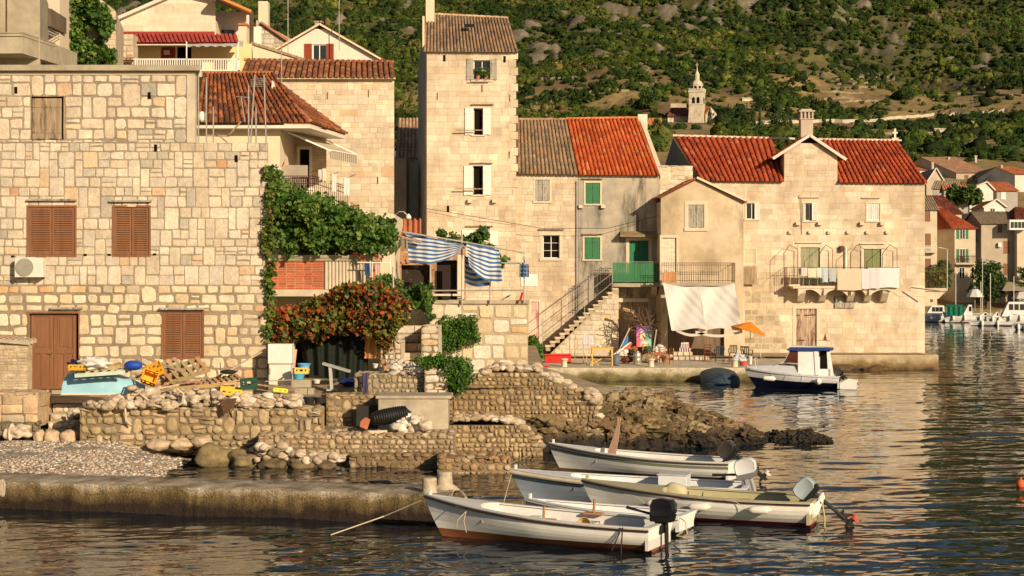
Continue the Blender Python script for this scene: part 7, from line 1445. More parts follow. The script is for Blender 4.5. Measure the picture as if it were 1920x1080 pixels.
def village():
    a = far_house('village_house', 'pale narrow waterfront house just right of the long stone house', 1722, 1757, 392, 596, 245, 8, 'front', 'old', 'cream', [(1736, 1743, 397, 414, 'b'), (1736, 1744, 439, 461, 'b'), (1736, 1744, 486, 505, 'b')])
    MB().pbox(1735, 1757, 471, 474, 244, 1).build('balcony', mConcL, a)
    r = MB(); [r.tube([P(1735+22*i/10, 472, 244), P(1735+22*i/10, 461, 244)], .03, n=4) for i in range(11)]; r.tube([P(1735, 461, 244), P(1757, 461, 244)], .04, n=4); r.build('railing', mWhiteP, a)
    b = far_house('village_house', 'cream waterfront house with green shutters and dark red hipped roof', 1790, 1829, 427, 596, 248, 11, 'hip', 'red', 'cream', [(1800, 1809, 430, 448, 'g'), (1800, 1809, 467, 492, 'g'), (1799, 1808, 502, 522, 'd')], lean=-.45, rise=3.2)
    MB().pbox(1792, 1830, 493, 496, 247, 1).build('balcony', mConcL, b)
    r = MB(); [r.tube([P(1793+37*i/16, 493, 247), P(1793+37*i/16, 480, 247)], .03, n=4) for i in range(17)]; r.tube([P(1793, 480, 247), P(1830, 480, 247)], .05, n=4); r.build('railing', mRust, b)
    far_house('village_house', 'plain pale annex with white window behind the harbour tree', 1829, 1863, 453, 596, 249, 8, 'flat', 'old', 'tan', [(1835, 1846, 468, 486, 'w')])
    far_house('village_house', 'small yellow gable with orange awning above the plain annex', 1829, 1848, 434, 470, 254, 7, 'gable', 'orange', 'cream', rise=1.1)
    c = far_house('village_house', 'shade-toned stone waterfront house with brown shutters at the right edge', 1840, 1906, 418, 596, 247.5, 10, 'front', 'old', 'stone', [(1872, 1878, 419, 435, 'b'), (1883, 1891, 453, 474, 'b'), (1883, 1889, 495, 515, 'b')], rise=1.8)  # wall colour carries the shade of this side; its lit end is paler
    MB().pbox(1872, 1878, 455, 463, 247, .4).build('air_conditioner', mWhiteP, c)
    d = far_house('village_house', 'bright lit house end with white glazed bay at the far right edge', 1907, 1950, 412, 596, 246, 10, 'hip', 'dark', 'cream', rise=2.)
    MB().pbox(1893, 1925, 412, 431, 244.8, 1.1).build('bay_window', mWhiteP, d)
    for i in range(4): MB().pbox(1896+7*i, 1901+7*i, 416, 427, 244.7, .08).build('pane', mGlass, d)
    far_house('village_house', 'house with wide dark red tiled roof behind the narrow pale one', 1745, 1803, 399, 430, 264, 14, 'front', 'dark', 'tan', [(1775, 1786, 401, 407, 'b')], rise=3.0, lean=-.2, chim=[(1759, 1767, 374, 396)])
    far_house('village_house', 'tall white house with orange roof beside the pergola vine', 1818, 1862, 356, 400, 298, 10, 'gable', 'orange', 'white', [(1836, 1840, 362, 367, 'd'), (1833, 1839, 389, 399, 'w')], rise=1.3, peak=1850)
    far_house('village_house', 'long low house with rusty orange roof over the dark pergola', 1770, 1822, 355, 380, 300, 9, 'front', 'orange', 'grey', rise=1.0, lean=.2)
    far_house('village_house', 'small white gabled house with dark doorway in the middle of the village', 1845, 1884, 388, 404, 284, 8, 'gable', 'dark', 'white', [(1857, 1865, 391, 400, 'd'), (1867, 1870, 392, 400, 'w')], rise=1.15, peak=1868)
    far_house('village_house', 'shaded house with bright orange roof and white window', 1869, 1908, 357, 400, 306, 11, 'front', 'orange', 'grey', [(1878, 1885, 361, 373, 'w')], rise=1.8, lean=-.1)
    far_house('village_house', 'orange roofed house at the right edge below the field', 1903, 1935, 326, 350, 372, 12, 'front', 'orange', 'white', rise=1.9, lean=-.4, chim=[(1877, 1880, 311, 322)])
    e = far_house('village_house', 'large old stone house with pinkish roof and three white framed windows', 1793, 1854, 323, 350, 392, 20, 'front', 'pink', 'tan', [(1809, 1815, 329, 344, 'b'), (1824, 1829, 329, 344, 'b'), (1837, 1843, 330, 338, 'b')], rise=4.2, lean=-.55, chim=[(1778, 1781, 296, 312), (1828, 1832, 293, 305)])
    far_house('village_house', 'blank cream gable right of the large old house', 1851, 1893, 340, 352, 380, 12, 'gable', 'old', 'tan', rise=3.0, peak=1864)
    far_house('village_house', 'cream gable with grey roof left of the large old house', 1737, 1771, 345, 370, 350, 12, 'gable', 'old', 'tan', rise=3.2, peak=1755, chim=[(1747, 1751, 306, 330)])
    far_house('village_house', 'low house with grey brown roof beneath the cream gable', 1748, 1792, 353, 378, 326, 10, 'front', 'old', 'grey', rise=1.7, lean=.4)
    far_house('village_house', 'pink roofed house peeking over the long house roof end', 1712, 1744, 318, 340, 400, 12, 'front', 'orange', 'white', rise=1.8)
    far_house('village_house', 'white gable with dark roof at the top of the village', 1733, 1755, 306, 325, 420, 10, 'gable', 'dark', 'white', rise=1.2)
    far_house('village_house', 'grey garden terrace building below the white house', 1783, 1815, 374, 400, 288, 8, 'flat', 'old', 'grey')
    far_house('village_house', 'low white block below the tall white house', 1815, 1842, 400, 430, 276, 7, 'flat', 'old', 'grey')
    struct(MB((.40, .35, .28)).box(30, 140, 240, 262, -2, 1.1).build('harbour_quay', mConc)); 
    struct(MB().add([(20, 262, 1.1), (150, 262, 1.1), (170, 300, 11.5), (20, 300, 11.5)], [(0, 1, 2, 3)]).build('village_ground', M('dry_earth', (.3, .25, .18))))
village()
tree(1850, 592, 496, 74, 243, 'broad dark green tree by the far harbour front', 'round', 11, z=1.1, n=80)
tree(1925, 592, 505, 50, 243, 'dark green tree cut by the right edge of the harbour', 'round', 12, z=1.1)
tree(1770, 560, 500, 36, 243, 'tall green climbing shrub between the waterfront houses', 'round', 13, z=4)
shrub([(1782, 358), (1830, 358), (1834, 372), (1786, 374)], 286, 289, 50, 30, 1.1, .7, [(.04, .08, .012), (.06, .11, .018)], 14, 'dark green pergola vine in front of the orange roofed house')
def church():
    x, D, z = hit(1307, 240); D = 640.; x = X(1307, D); zb = float(hz(x, D)); t = thing('church', (x, D, zb-2), 'small white stone church with octagonal domed bell tower on the hill', 'church')
    c = MB((.56, .49, .38)); s = D/F; w = 15.5*s
    R4 = Matrix.Rotation(R_(28), 4, 'Z'); Y = lambda py: Z(py, D)
    c.lathe([(w*1.55, zb-6), (w*1.25, Y(222)), (w*1.18, Y(205)), (w*1.18, Y(198)), (w*1.24, Y(197)), (w*1.18, Y(196)), (w*1.18, Y(175)), (w*1.28, Y(174)), (w*1.28, Y(170)), (w*1.2, Y(169.9))], (x, D, 0), 4, M=R4)
    c.build('tower', mAshlar, t)
    c = MB((.58, .50, .38)); c.lathe([(w*.72, Y(170)), (w*.72, Y(160)), (w*.76, Y(159)), (w*.70, Y(157)), (w*.55, Y(153)), (w*.30, Y(150)), (w*.30, Y(149))], (x, D, 0), 8); c.build('dome', mAshlar, t)
    c = MB((.60, .52, .40)); c.lathe([(w*.30, Y(150)), (w*.29, Y(142)), (w*.32, Y(141)), (w*.2, Y(136)), (w*.08, Y(133)), (w*.06, Y(129)), (w*.1, Y(128.5)), (.01, Y(127))], (x, D, 0), 8); c.box(x-.1, x+.1, D-.1, D+.1, Y(129), Y(118)).box(x-.5, x+.5, D-.1, D+.1, Y(122), Y(121)); c.build('lantern', mAshlar, t)
    for k in range(4):
        a = R_(28)+k*math.pi/2-math.pi/4*0+math.pi/4; n = V(math.cos(a), math.sin(a), 0); u = V(-n.y, n.x, 0); ap = w*1.18*.7071
        if n.y > .3: continue
        for dx in (-.36, .36):
            p = V(x, D, 0)+n*(ap+.03)+u*dx*w*.8; q = [p+u*d+V(0, 0, zz) for d, zz in ((-.55, Y(195)), (.55, Y(195)), (.55, Y(185)), (0, Y(182.5)), (-.55, Y(185)))]
            MB().add(q, [(0, 1, 2, 3, 4)]).build('belfry_opening', mDark, t)
        for i in range(9): p = V(x, D, 0)+n*(w*1.25*.7071)+u*(i-4)*w*.19; MB((.56, .49, .38)).bar(p+V(0, 0, Y(170)), p+V(0, 0, Y(167)), .35).build('baluster', mAshlar, t)
    for k in range(8):
        a = k*math.pi/4+math.pi/8; n = V(math.cos(a), math.sin(a), 0)
        if n.y > .2: continue
        u = V(-n.y, n.x, 0); p = V(x, D, 0)+n*(w*.72*.924+.03); MB().add([p+u*d+V(0, 0, zz) for d, zz in ((-.5, Y(169)), (.5, Y(169)), (.5, Y(162)), (-.5, Y(162)))], [(0, 1, 2, 3)]).build('window', mDark, t)
    n = MB((.60, .53, .42)); yy = D-2; a, b, m = X(1323, yy), X(1344, yy), X(1333, yy); n.prism([(a, yy, zb-6), (b, yy, zb-6), (b, yy, Z(214, yy)), (m, yy, Z(201, yy)), (a, yy, Z(216, yy))], (-6, 26, 0)); n.box(X(1252, 646), X(1292, 646), 646, 658, zb-6, Z(217, 646)); n.build('nave', mAshlar, t)
    roof(MB(), V(X(1251, 645), 645, Z(217, 645)), V(X(1295, 645), 645, Z(217, 645)), V(X(1295, 652), 652, Z(202, 652)), V(X(1258, 652), 652, Z(202, 652)), cw=.8, tl=1.5, pal=PF['dark'], seg=2, h=.25).build('roof', mTile, t)
    roof(MB(), V(a-7, D+24, Z(214, 640)), V(a, yy-.2, Z(215.5, yy)), V(m, yy-.2, Z(200, yy)), V(m-7, D+24, Z(200, 640)), cw=.8, tl=1.5, pal=PF['orange'], seg=2, h=.25).build('roof', mTile, t)
    MB((.5, .42, .3)).box(X(1214, 632), X(1242, 632), 632, 640, zb-8, Z(233, 632)).build('annex', mAshlar, t); roof(MB(), V(X(1212, 631.5), 631.5, Z(234, 631.5)), V(X(1244, 631.5), 631.5, Z(234, 631.5)), V(X(1240, 636), 636, Z(221, 636)), V(X(1216, 636), 636, Z(221, 636)), cw=.8, tl=1.5, pal=PF['orange'], seg=2).build('roof', mTile, t)
    w_ = MB((.45, .38, .27)); w_.box(X(1262, 650), X(1292, 650), 660, 661, zb-4, Z(194, 660)).box(X(1200, 625), X(1325, 625), 625, 626, zb-10, Z(247, 625)); tag(w_.build('churchyard_wall', mAshlar), 'stone churchyard walls around the hill church', 'wall')
church()
CY = [(1331, 252, 218, 11, 625, 'slim cypress in front of the white church gable'), (1411, 258, 205, 15, 590, 'tall cypress left of the chimney, tallest of its row'), (1425, 258, 216, 10, 592, 'narrow cypress just right of the tallest one'), (1545, 258, 217, 11, 590, 'tall cypress right of the chimney'), (1557, 258, 222, 8, 592, 'thin cypress beside the one right of the chimney'), (1482, 258, 226, 12, 588, 'dark cypress immediately left of the chimney')]
for i, q in enumerate(CY): tree(*q[:5], q[5], 'cypress', 20+i, z=float(hz(X(q[0], q[4]), q[4]))-1, n=40, per=60, group='cypresses along the hill foot')
RT = [(1238, 250, 224, 32, 600, 'dark round tree left of the church bushes'), (1275, 252, 236, 30, 598, 'brownish green bush below the church tower'), (1306, 252, 238, 26, 596, 'dark clipped bush at the foot of the church tower'), (1462, 258, 222, 40, 592, 'dense pine between the cypresses and the chimney'), (1380, 258, 232, 26, 594, 'small round tree right of the church')]
for i, q in enumerate(RT): tree(*q[:5], q[5], 'round', 40+i, z=float(hz(X(q[0], q[4]), q[4]))-1, n=46, per=60)
YG = [(.12, .19, .025), (.16, .23, .035), (.08, .14, .02)]
for i, (px, pb, pt_, w, l) in enumerate(((1463, 58, 15, 26, 'yellow green pine standing out on the upper hillside'), (1884, 75, 32, 24, 'bright pine on the upper right hillside'), (1912, 70, 22, 22, 'tall pine at the top right edge of the hill'), (1740, 30, -8, 34, 'broad pine at the top of the hill between the rock streaks'), (1218, 205, 165, 46, 'dense dark tree group above the church yard left'), (1700, 190, 160, 30, 'round green tree on the terraced slope'), (1425, 210, 175, 40, 'bushy green tree above the cypresses'), (1720, 290, 262, 30, 'dark tree right of the roof end above the village'))):
    x, D, z = hit(px, pb); tree(px, pb, pt_, w, D, l, 'round', 60+i, pal=YG if i < 4 else None, z=z-1, n=46, per=50)
x, D, z = hit(1824, 212); tag(MB().tube([(x, D, z-1), (x, D, z+6)], .12, 5).bar((x-.9, D, z+5.3), (x+.9, D, z+5.3), .12).build('utility_pole', mOldW), 'wooden utility pole beside the hill road', 'pole')
for i, (px, py, w, h, l) in enumerate(((1765, 268, 24, 10, 'small white hut on the slope above the village'), (1403, 188, 22, 5, 'tiny white shed roof in the bushes right of the church'))):
    x, D, z = hit(px, py+h/2); s = D/F; t = thing('hut', (x, D, z-1), l, 'hut'); MB((.6, .52, .4)).box(x-w*s/2, x+w*s/2, D, D+6, z-2, z+h*s).build('wall', mMatte, t); MB((.5, .45, .38)).box(x-w*s/2-.3, x+w*s/2+.3, D-.3, D+6.3, z+h*s, z+h*s+.3).build('roof', mMatte, t)
# platform at the side of the long house
def side_platform():
    D = 106.; t = thing('side_balcony', (X(1755, D), D, Z(545, D)), 'concrete balcony with iron railing sticking out from the right side of the long house', 'balcony')
    MB().pbox(1733, 1775, 540, 546, D, 3).prism([P(1733, 546, D+.1), P(1774, 546, D+.1), P(1760, 560, D+.1), P(1733, 562, D+.1)], (0, 2.6, 0)).build('slab', mConcL, t)
    r = MB(); [r.tube([P(1736+39*i/14, 540, D), P(1736+39*i/14, 502, D)], .018, n=4) for i in range(15)]; r.tube([P(1735, 502, D), P(1776, 501, D)], .03, n=4); r.build('railing', mRust, t)
    r = MB(); r.tube([P(1776, 545, D), P(1776, 467, D), P(1760, 464, D)], .035, n=5); r.build('lamp_post', mSteel, t)
    tag(MB().tube([P(1708, 539, 102.4), P(1762, 546, 101.5)], .04).build('wooden_boom', mOldW), 'long pale pole sticking out from the long house wall', 'pole')
    k = vine('balcony_plant', 'green plants growing behind the side balcony railing', 'plant', [(1740, 512), (1772, 508), (1774, 538), (1740, 538)], 107, 108, 30, 30, .3, .2, GREENS, 9)
side_platform()
def far_boat(px0, px1, wy, label, hh=.8, cab=None, tarp=None, hull=(.70, .68, .64), group='boats in the far harbour', seed=1, mast=None, name='moored_boat'):
    D = 16000/(wy-535.); L = (px1-px0)*D/F; t, S, zg, L = boat(name, label, L, L*.32, hh*1.25, hh*.85, hh*.8, ((X(px0, D)+X(px1, D))/2, D, 0), 4, hull, (.1, .08, .07), (.55, .53, .5), (.45, .42, .4), zp=.1, deck=.3, thw=(), group=group)
    Lc = local(t)
    if cab:
        a, b, h = cab; x0, x1 = -L/2+L*a, -L/2+L*b; w = L*.11; z0 = hh*.7
        Lc.build(MB((.68, .67, .64)).prism([(x0-.5, -w, z0), (x1, -w, z0), (x1-.1, -w, z0+h), (x0+.4, -w, z0+h)], (0, 2*w, 0)), 'cabin', mCol, bevel=.04)
        for k in range(3): u0 = x0+.45+(x1-x0-.7)*k/3; Lc.build(MB().box(u0, u0+(x1-x0)*.2, -w-.03, -w-.01, z0+h*.45, z0+h*.85), 'window', mGlass)
    if tarp:
        a, b, h, c = tarp; x0, x1 = -L/2+L*a, -L/2+L*b; Lc.build(MB(c).grid(lambda u, v: V(x0+(x1-x0)*u, -L*.16+.1*math.sin(u*22), hh*.85+h*v+(.06*math.sin(u*9))*v), 24, 3).grid(lambda u, v: V(x0+(x1-x0)*u, -L*.16+L*.3*v, hh*.85+h+.25*math.sin(v*math.pi)), 10, 6), 'tarpaulin', mClothC)
    if mast: Lc.build(MB((.6, .58, .54)).tube([(mast[0]*L, 0, .5), (mast[0]*L, 0, mast[1])], .05, 5), 'mast', mCol)
    for u in (.3, .65): fender(t, S(u, hh*.6, -1, .15), (0, 0, 1), .7, .16)
    return t
far_boat(1816, 1896, 611, 'long low white open boat floating in front of the harbour row', .55, group='boats in the far harbour')
far_boat(1728, 1778, 604, 'white cabin cruiser peeking out beside the long house', 1.1, cab=(.25, .85, 1.5), mast=(0, 5))
far_boat(1768, 1828, 605, 'white fishing boat with green tarpaulin and bow fenders', 1.15, tarp=(.08, .62, 1.2, (.01, .16, .09)), cab=(.68, .9, 1.6))
far_boat(1826, 1862, 604, 'small white sailing boat moored beside the green tarpaulin one', .9, cab=(.35, .7, .7), mast=(-.05, 9))
far_boat(1850, 1884, 606, 'white speedboat with windscreen in the middle of the harbour row', .85, cab=(.35, .65, .9))
far_boat(1876, 1930, 608, 'large white motor cruiser at the right end of the harbour row', 1.4, cab=(.15, .9, 1.9))
far_boat(1898, 1932, 618, 'small blue grey boat cut by the right edge', .5, hull=(.35, .42, .48), group='boats in the far harbour')
def mess():
    r = random.Random(8)
    for i, (a, b, pt_, l) in enumerate(((1812, 1844, 537, 'white harbour parasol left of the tree'), (1898, 1935, 540, 'white harbour parasol at the right edge'))):
        D = 241.5; t = thing('parasol', (X((a+b)/2, D), D, 1.1), l, 'parasol', 'white parasols on the far harbour'); w = (b-a)*D/F/2; cx = X((a+b)/2, D); zt = Z(pt_, D)
        MB((.72, .70, .66)).lathe([(w*1.1, zt-1.5), (w*.6, zt-.6), (.05, zt)], (cx, D, 0), 8).build('canopy', mClothC, t); MB().tube([(cx, D, 1.1), (cx, D, zt)], .05).build('pole', mSteel, t)
    o = MB((.40, .33, .24)).prism([P(1880, 545, 240.5), P(1925, 545, 240.5), P(1925, 530, 244), P(1888, 530, 244)], (0, 0, .1)); tag(o.build('shop_awning', mClothC), 'tan awning over the far harbour shopfront', 'awning')
    for i, (px, t_, l) in enumerate(((1857, 512, 'tall bare mast right of the middle of the harbour'), (1839, 528, 'shorter bare mast at the harbour beside the white parasol'), (1901, 518, 'bare mast in front of the shop awning'), (1792, 500, 'thin flag pole in front of the cream house'))): tag(MB().tube([P(px, 600, 237), P(px, t_, 237)], .05, 5).build('mast', mWhiteP), l, 'mast')
mess()
fwall('yard_wall', 1236, 1299, 311, 360, 101.6, 'bright stone yard wall in front of the shaded gable of the long house', ch=(.25, .35), cw=(.4, .8), pal=PAL_A, joint=.015, bulge=.012, seed=97, rnd3=False, back=.4, mortar=(.46, .37, .26), rc=.08, zb=8.)
# ================= CLUTTER, CLOTH, FURNITURE =================
def bands(mb, fn, nu, nb, sub, ca, cb):
    for b in range(nb):
        c = ca if b % 2 == 0 else cb; mb.grid(lambda u, v: fn(u, (b+v)/nb), nu, sub, c)
    return mb
BL, WT = (.07, .17, .40), (.76, .75, .73)
def striped():
    t = thing('striped_awning', (X(850, 61.5), 61.5, Z(520, 61.5)), 'blue and white striped awning sheet draped over the rusty pole frame', 'awning'); D = 61.5
    top = lambda u: (762+108*u, 437+21*u); bot = lambda u: (767+101*u, 491+6*math.sin(u*2.2)-32*u**3.2)
    def f1(u, v):
        a, b = top(u), bot(u); k = v; px = a[0]+(b[0]-a[0])*k; py = a[1]+(b[1]-a[1])*k
        return P(px, py, D-.12+.07*math.sin(u*9+v*2)*v+.02*math.sin(u*31)+.25*v)+V(0, 0, .012*math.sin(u*14+v*6))
    bands(MB(), f1, 40, 13, 2, BL, WT).build('cloth', mClothC, t, smooth=True)
    def f2(u, v):
        a = (874+62*u, 456+12*u); b = (908+34*u, 506+20*u) if u > .0 else (908, 506)
        b = (880+62*u, 500+26*u**.8+10*math.sin(u*3.1)); k = v; px = a[0]+(b[0]-a[0])*k; py = a[1]+(b[1]-a[1])*k
        return P(px, py, D-.1+.11*math.sin(u*8+v*3)*v+.02*math.sin(u*23+v))+V(0, 0, .012*math.sin(u*12+v*6))
    bands(MB(), f2, 30, 15, 2, BL, WT).build('cloth', mClothC, t, smooth=True)
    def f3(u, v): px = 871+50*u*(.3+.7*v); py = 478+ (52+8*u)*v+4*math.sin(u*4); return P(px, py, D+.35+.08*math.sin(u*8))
    bands(MB(), f3, 16, 11, 2, tuple(q*.7 for q in BL), tuple(q*.7 for q in WT)).build('cloth', mClothC, t, smooth=True)  # inner panel: same stripes darkened, the underside's shade put into the colour
striped()
def sheet(label, pts, D0, D1, c=(.78, .76, .72), name='laundry', cat='laundry', nu=16, nv=8, fold=.05, folds=4, group=None, hem=1.5, seed=1, mat=None):
    # pts: TL, TR, BR, BL pixel corners
    tl, tr, br, bl = pts; r = random.Random(seed); ph_ = r.random()*6
    def fn(u, v):
        px = (tl[0]*(1-u)+tr[0]*u)*(1-v)+(bl[0]*(1-u)+br[0]*u)*v; py = (tl[1]*(1-u)+tr[1]*u)*(1-v)+(bl[1]*(1-u)+br[1]*u)*v+hem*math.sin(u*7+ph_)*v
        D = D0+(D1-D0)*v+fold*math.sin(u*6.28*folds+ph_+v*1.5)*(.3+.7*v)+fold*.5*math.sin(u*6.28*folds*2.3+ph_); return P(px, py, D)
    return tag(MB(c).grid(fn, nu*2, nv).build(name, mat or mClothC, smooth=True), label, cat, group)
def bigsheet():
    t = thing('shade_sheet', P(1320, 625, 96), 'huge off white double sheet hung from the balcony as a shade above the quay', 'sheet')
    def mk(a, b, c, d, sd):
        def fn(u, v):
            px = (a[0]*(1-u)+b[0]*u)*(1-v)+(d[0]*(1-u)+c[0]*u)*v; py = (a[1]*(1-u)+b[1]*u)*(1-v)+(d[1]*(1-u)+c[1]*u)*v
            py += 4*math.sin(math.pi*u)*(v*(1-v))*2+(3.5*math.sin(math.pi*u) if v < .01 else 0)+3*math.sin(u*5+sd)*v*v; sg = .35*math.sin(math.pi*v)*math.sin(math.pi*u)
            return P(px, py, 97.5-2.3*v+sg+.05*math.sin(u*9+v*7+sd)+.03*math.sin((u-v)*22+sd))
        MB((.74, .71, .67)).grid(fn, 30, 24).build('cloth', mClothC, t, smooth=True)
    mk((1243, 530), (1311, 537), (1324, 619), (1259, 617), 1); mk((1311, 537), (1377, 531), (1392, 617), (1324, 619), 3)
    for a, b in (((1268, 617), (1326, 619)), ((1304, 620), (1392, 619))): MB((.64, .60, .55)).grid(lambda u, v: P(a[0]+(b[0]-a[0])*u, a[1]+(b[1]-a[1])*u+8*math.sin(math.pi*u)+5*v, 95.25), 16, 2).build('hem', mClothC, t)
bigsheet()
LB = [('pink floral shirt second from the left on the long balcony', (1503, 502, 1514, 518), (.70, .58, .58)), ('pale yellow shirt on the long balcony line', (1515, 503, 1531, 520), (.66, .68, .48)), ('small white shirt between the yellow and pale blue laundry', (1532, 502, 1541, 520), (.72, .70, .70)), ('pale blue towel on the long balcony line', (1542, 502, 1553, 529), (.50, .62, .66)), ('grey blue shirt right of the pale blue towel', (1555, 503, 1568, 528), (.46, .52, .52)), ('wide peach coloured sheet on the long balcony', (1570, 504, 1616, 544), (.80, .58, .44)), ('narrow white sheet right of the peach one', (1616, 504, 1631, 542), (.70, .70, .72)), ('crumpled white sheet in the middle of the right balcony end', (1628, 502, 1650, 541), (.66, .66, .70)), ('wide white sheet at the right end of the long balcony', (1648, 502, 1687, 539), (.76, .76, .78)), ('dark garment at the left end of the long balcony line', (1497, 503, 1502, 515), (.10, .08, .10))]
for i, (l, (a, b, c, d), col_) in enumerate(LB): sheet(l, ((a, b), (c, b), (c-.5, d), (a+.5, d)), 101.7, 101.66, col_, group='laundry on the long balcony', fold=.010, folds=.7, seed=i, hem=.5)
for i, (l, (a, b, c, d), col_, D) in enumerate((('white cloth at the left of the awning balcony line', (597, 318, 603, 338), (.76, .74, .7), 68.2), ('white shirt second on the awning balcony line', (604, 316, 612, 340), (.76, .74, .7), 68.25), ('pale yellow cloth on the awning balcony line', (612, 322, 619, 345), (.70, .66, .35), 68.3), ('long white towel in the middle of the awning balcony line', (622, 326, 631, 359), (.78, .76, .72), 69.5), ('long white towel at the right end of the awning balcony line', (644, 333, 656, 366), (.78, .76, .72), 70.8))):
    sheet(l, ((a, b), (c, b), (c, d), (a, d)), D, D, col_, group='laundry on the awning house balcony', fold=.02, folds=2, seed=i)
sheet('blue garment on an orange hanger outside the brick balcony', ((683, 493), (693, 493), (695, 517), (684, 514)), 60.1, 60.1, (.03, .10, .30), fold=.03, folds=2)
sheet('white and pink garment on an orange hanger outside the brick balcony', ((702, 494), (712, 494), (712, 517), (703, 514)), 60.1, 60.1, (.74, .55, .52), fold=.03, folds=2)
for i, (a, l) in enumerate(((658, 'orange clothes hanger frame left one on the brick balcony rail'), (688, 'orange clothes hanger frame right one on the brick balcony rail'))):
    tag(MB((.60, .16, .03)).tube([P(a, 478, 60.5), P(a+14, 479, 60.3), P(a+22, 492, 60.1)], .025, 5).tube([P(a+2, 476, 60.5), P(a+18, 478, 60.3), P(a+28, 491, 60.1)], .025, 5).build('clothes_hanger', mCol), l, 'hanger')
tag(MB().tube([P(670, 492, 60.05), P(731, 493, 60.05)], .025, 5).tube([P(731, 478, 60.05), P(731, 520, 60.05)], .02, 5).tube([P(698, 492, 60.05), P(698, 530, 60.05)], .02, 5).build('drying_rack', mWhiteP), 'white drying rail outside the brick balcony', 'drying rack')
k = MB()
def shorts(u, v):
    return P(974+17*u+(2*v*(u-.5)), 488+32*v, 61.7+.05*math.sin(u*9))
for i in range(8):
    for j in range(10): k.grid(lambda u, v: shorts((i+u)/8, .22+.78*(j+v)/10), 1, 1, (.03, .06, .14) if (i % 3 and j % 3) else (.16, .24, .36))
k.tube([P(977, 495, 61.7), P(982, 478, 61.7), P(989, 495, 61.7)], .02, 5, (.6, .65, .7)); tag(k.build('checked_shorts', mClothC), 'navy checked shorts hanging at the terrace corner pole', 'laundry')
# shade net, striped curtain
t = thing('shade_net', P(625, 712, 57), 'black green shade net hanging under the autumn vine', 'net')
MB((.006, .011, .006)).grid(lambda u, v: P(556+134*u+(18*(1-u))*v, 606+(104-6*math.sin(u*9))*v, 57.3-.5*v*math.sin(u*3)+.09*math.sin(u*38+v*3)), 60, 16).build('net', M('net', attr=True, var=.5, scale=30, rough=.8), t, smooth=True)
k = MB(); SC = [(.60, .24, .08), (.62, .30, .12), (.66, .46, .10), (.60, .26, .08), (.42, .28, .18), (.64, .34, .10)]
for i in range(12): k.grid(lambda u, v: P(686+30*(i+u)/12-(3*v), 610+62*v, 56.9+.05*math.sin((i+u)*1.3)), 2, 6, SC[i % 6])
tag(k.build('striped_curtain', mClothC), 'orange and yellow vertically striped curtain beside the black net', 'curtain')
# AC unit
t = thing('air_conditioner', P(53, 520, 53.6), 'white outdoor air conditioner unit on the stone wall below the shutters', 'air conditioner')
MB((.66, .62, .54)).pbox(27, 80, 483, 520, 53.55, .38).build('body', mCol, t, bevel=.02)
k = MB((.5, .47, .4)); cx, cz = X(46, 53.52), Z(501, 53.52)
for rr in (.27, .21, .15, .09): k.tube([(cx+rr*math.cos(a*.35), 53.52, cz+rr*math.sin(a*.35)) for a in range(19)], .012, 4)
for a in range(8): k.tube([(cx+.27*math.cos(a*.785), 53.52, cz+.27*math.sin(a*.785)), (cx, 53.52, cz)], .008, 4)
k.build('fan_grille', mCol, t); MB((.28, .26, .22)).lathe([(.28, 0), (.28, .02)], (cx, 53.53, cz), 20, M=Matrix.Rotation(R_(90), 3, 'X')).build('fan', mCol, t)
MB().pbox(30, 33, 520, 522, 53.55, .45).pbox(72, 75, 520, 522, 53.55, .45).build('bracket', mRust, t)
# ---- upturned boat and rubbish pile
def upturned():
    D = 50.4; t = thing('upturned_boat', P(180, 742, D), 'light blue upturned dinghy hull lying under the pallets by the brown door', 'boat'); xa, xb = X(112, D), X(262, D); L = xb-xa
    def fn(u, v):
        w = (1-max(0, (u-.45)/.55)**2.2*.95); a = math.pi*v; hh = .64*(1-.35*max(0, u-.5)); zz = Z(742, D)+.03+hh*min(1, math.sin(a)**.55)*(.4+.6*w)
        return V(xa+L*u+.14*math.sin(a)*(1 if u < .1 else 0)*1, D+.75-.75*math.cos(a)*w*(.8+.2*u*0+.0), zz)
    MB((.30, .55, .66)).grid(fn, 22, 14).build('hull', M('boat_blue', attr=True, var=.12, scale=3, rough=.55, stain=2, stain_c=(.5, .62, .62), stain_lo=.6, stain_hi=.8), t, smooth=True)
    vs = [fn(0, j/14) for j in range(15)]; MB((.60, .56, .46)).add(vs, [tuple(range(15))]).build('transom', mCol, t)
    MB((.68, .62, .48)).tube([fn(i/22, 0)+V(0, -.01, 0) for i in range(23)], .028, 6).tube([fn(i/22, 1) for i in range(23)], .028, 6).build('rub_rail', mCol, t)
upturned()
def pallet(label, p0, ex, ey, n=7, c=(.46, .30, .16), mat=mMatte, th=.022, name='pallet', lab2='pallet'):
    # p0 corner, ex / ey edge vectors
    p0, ex, ey = map(Vector, (p0, ex, ey)); N_ = ex.cross(ey).normalized(); r = random.Random(hash(label) % 999); k = MB()
    for i in range(n): a = p0+ex*((i+.5)/n)+N_*.11; k.bar(a, a+ey, .09, th, tuple(q*r.uniform(.8, 1.2) for q in c), up=N_)
    for j in range(3): a = p0+ey*(.04+.92*j/2)+N_*.05; k.bar(a, a+ex, .08, .085, tuple(q*r.uniform(.75, 1.05) for q in c), up=N_)
    for j in range(3): a = p0+ey*(.04+.92*j/2)-N_*.005; k.bar(a, a+ex, .09, th, tuple(q*r.uniform(.8, 1.1) for q in c), up=N_)
    return tag(k.build(name, mat), label, lab2)
D = 50.2
pallet('white painted pallet lying on the light blue upturned boat', P(140, 707, D-.2), (1.45, .1, .10), (0, .8, .05), 6, (.62, .58, .5))
pallet('brown pallet on top of the white one under the white sack', P(132, 696, D), (1.35, .1, .06), (0, .8, .05), 6)
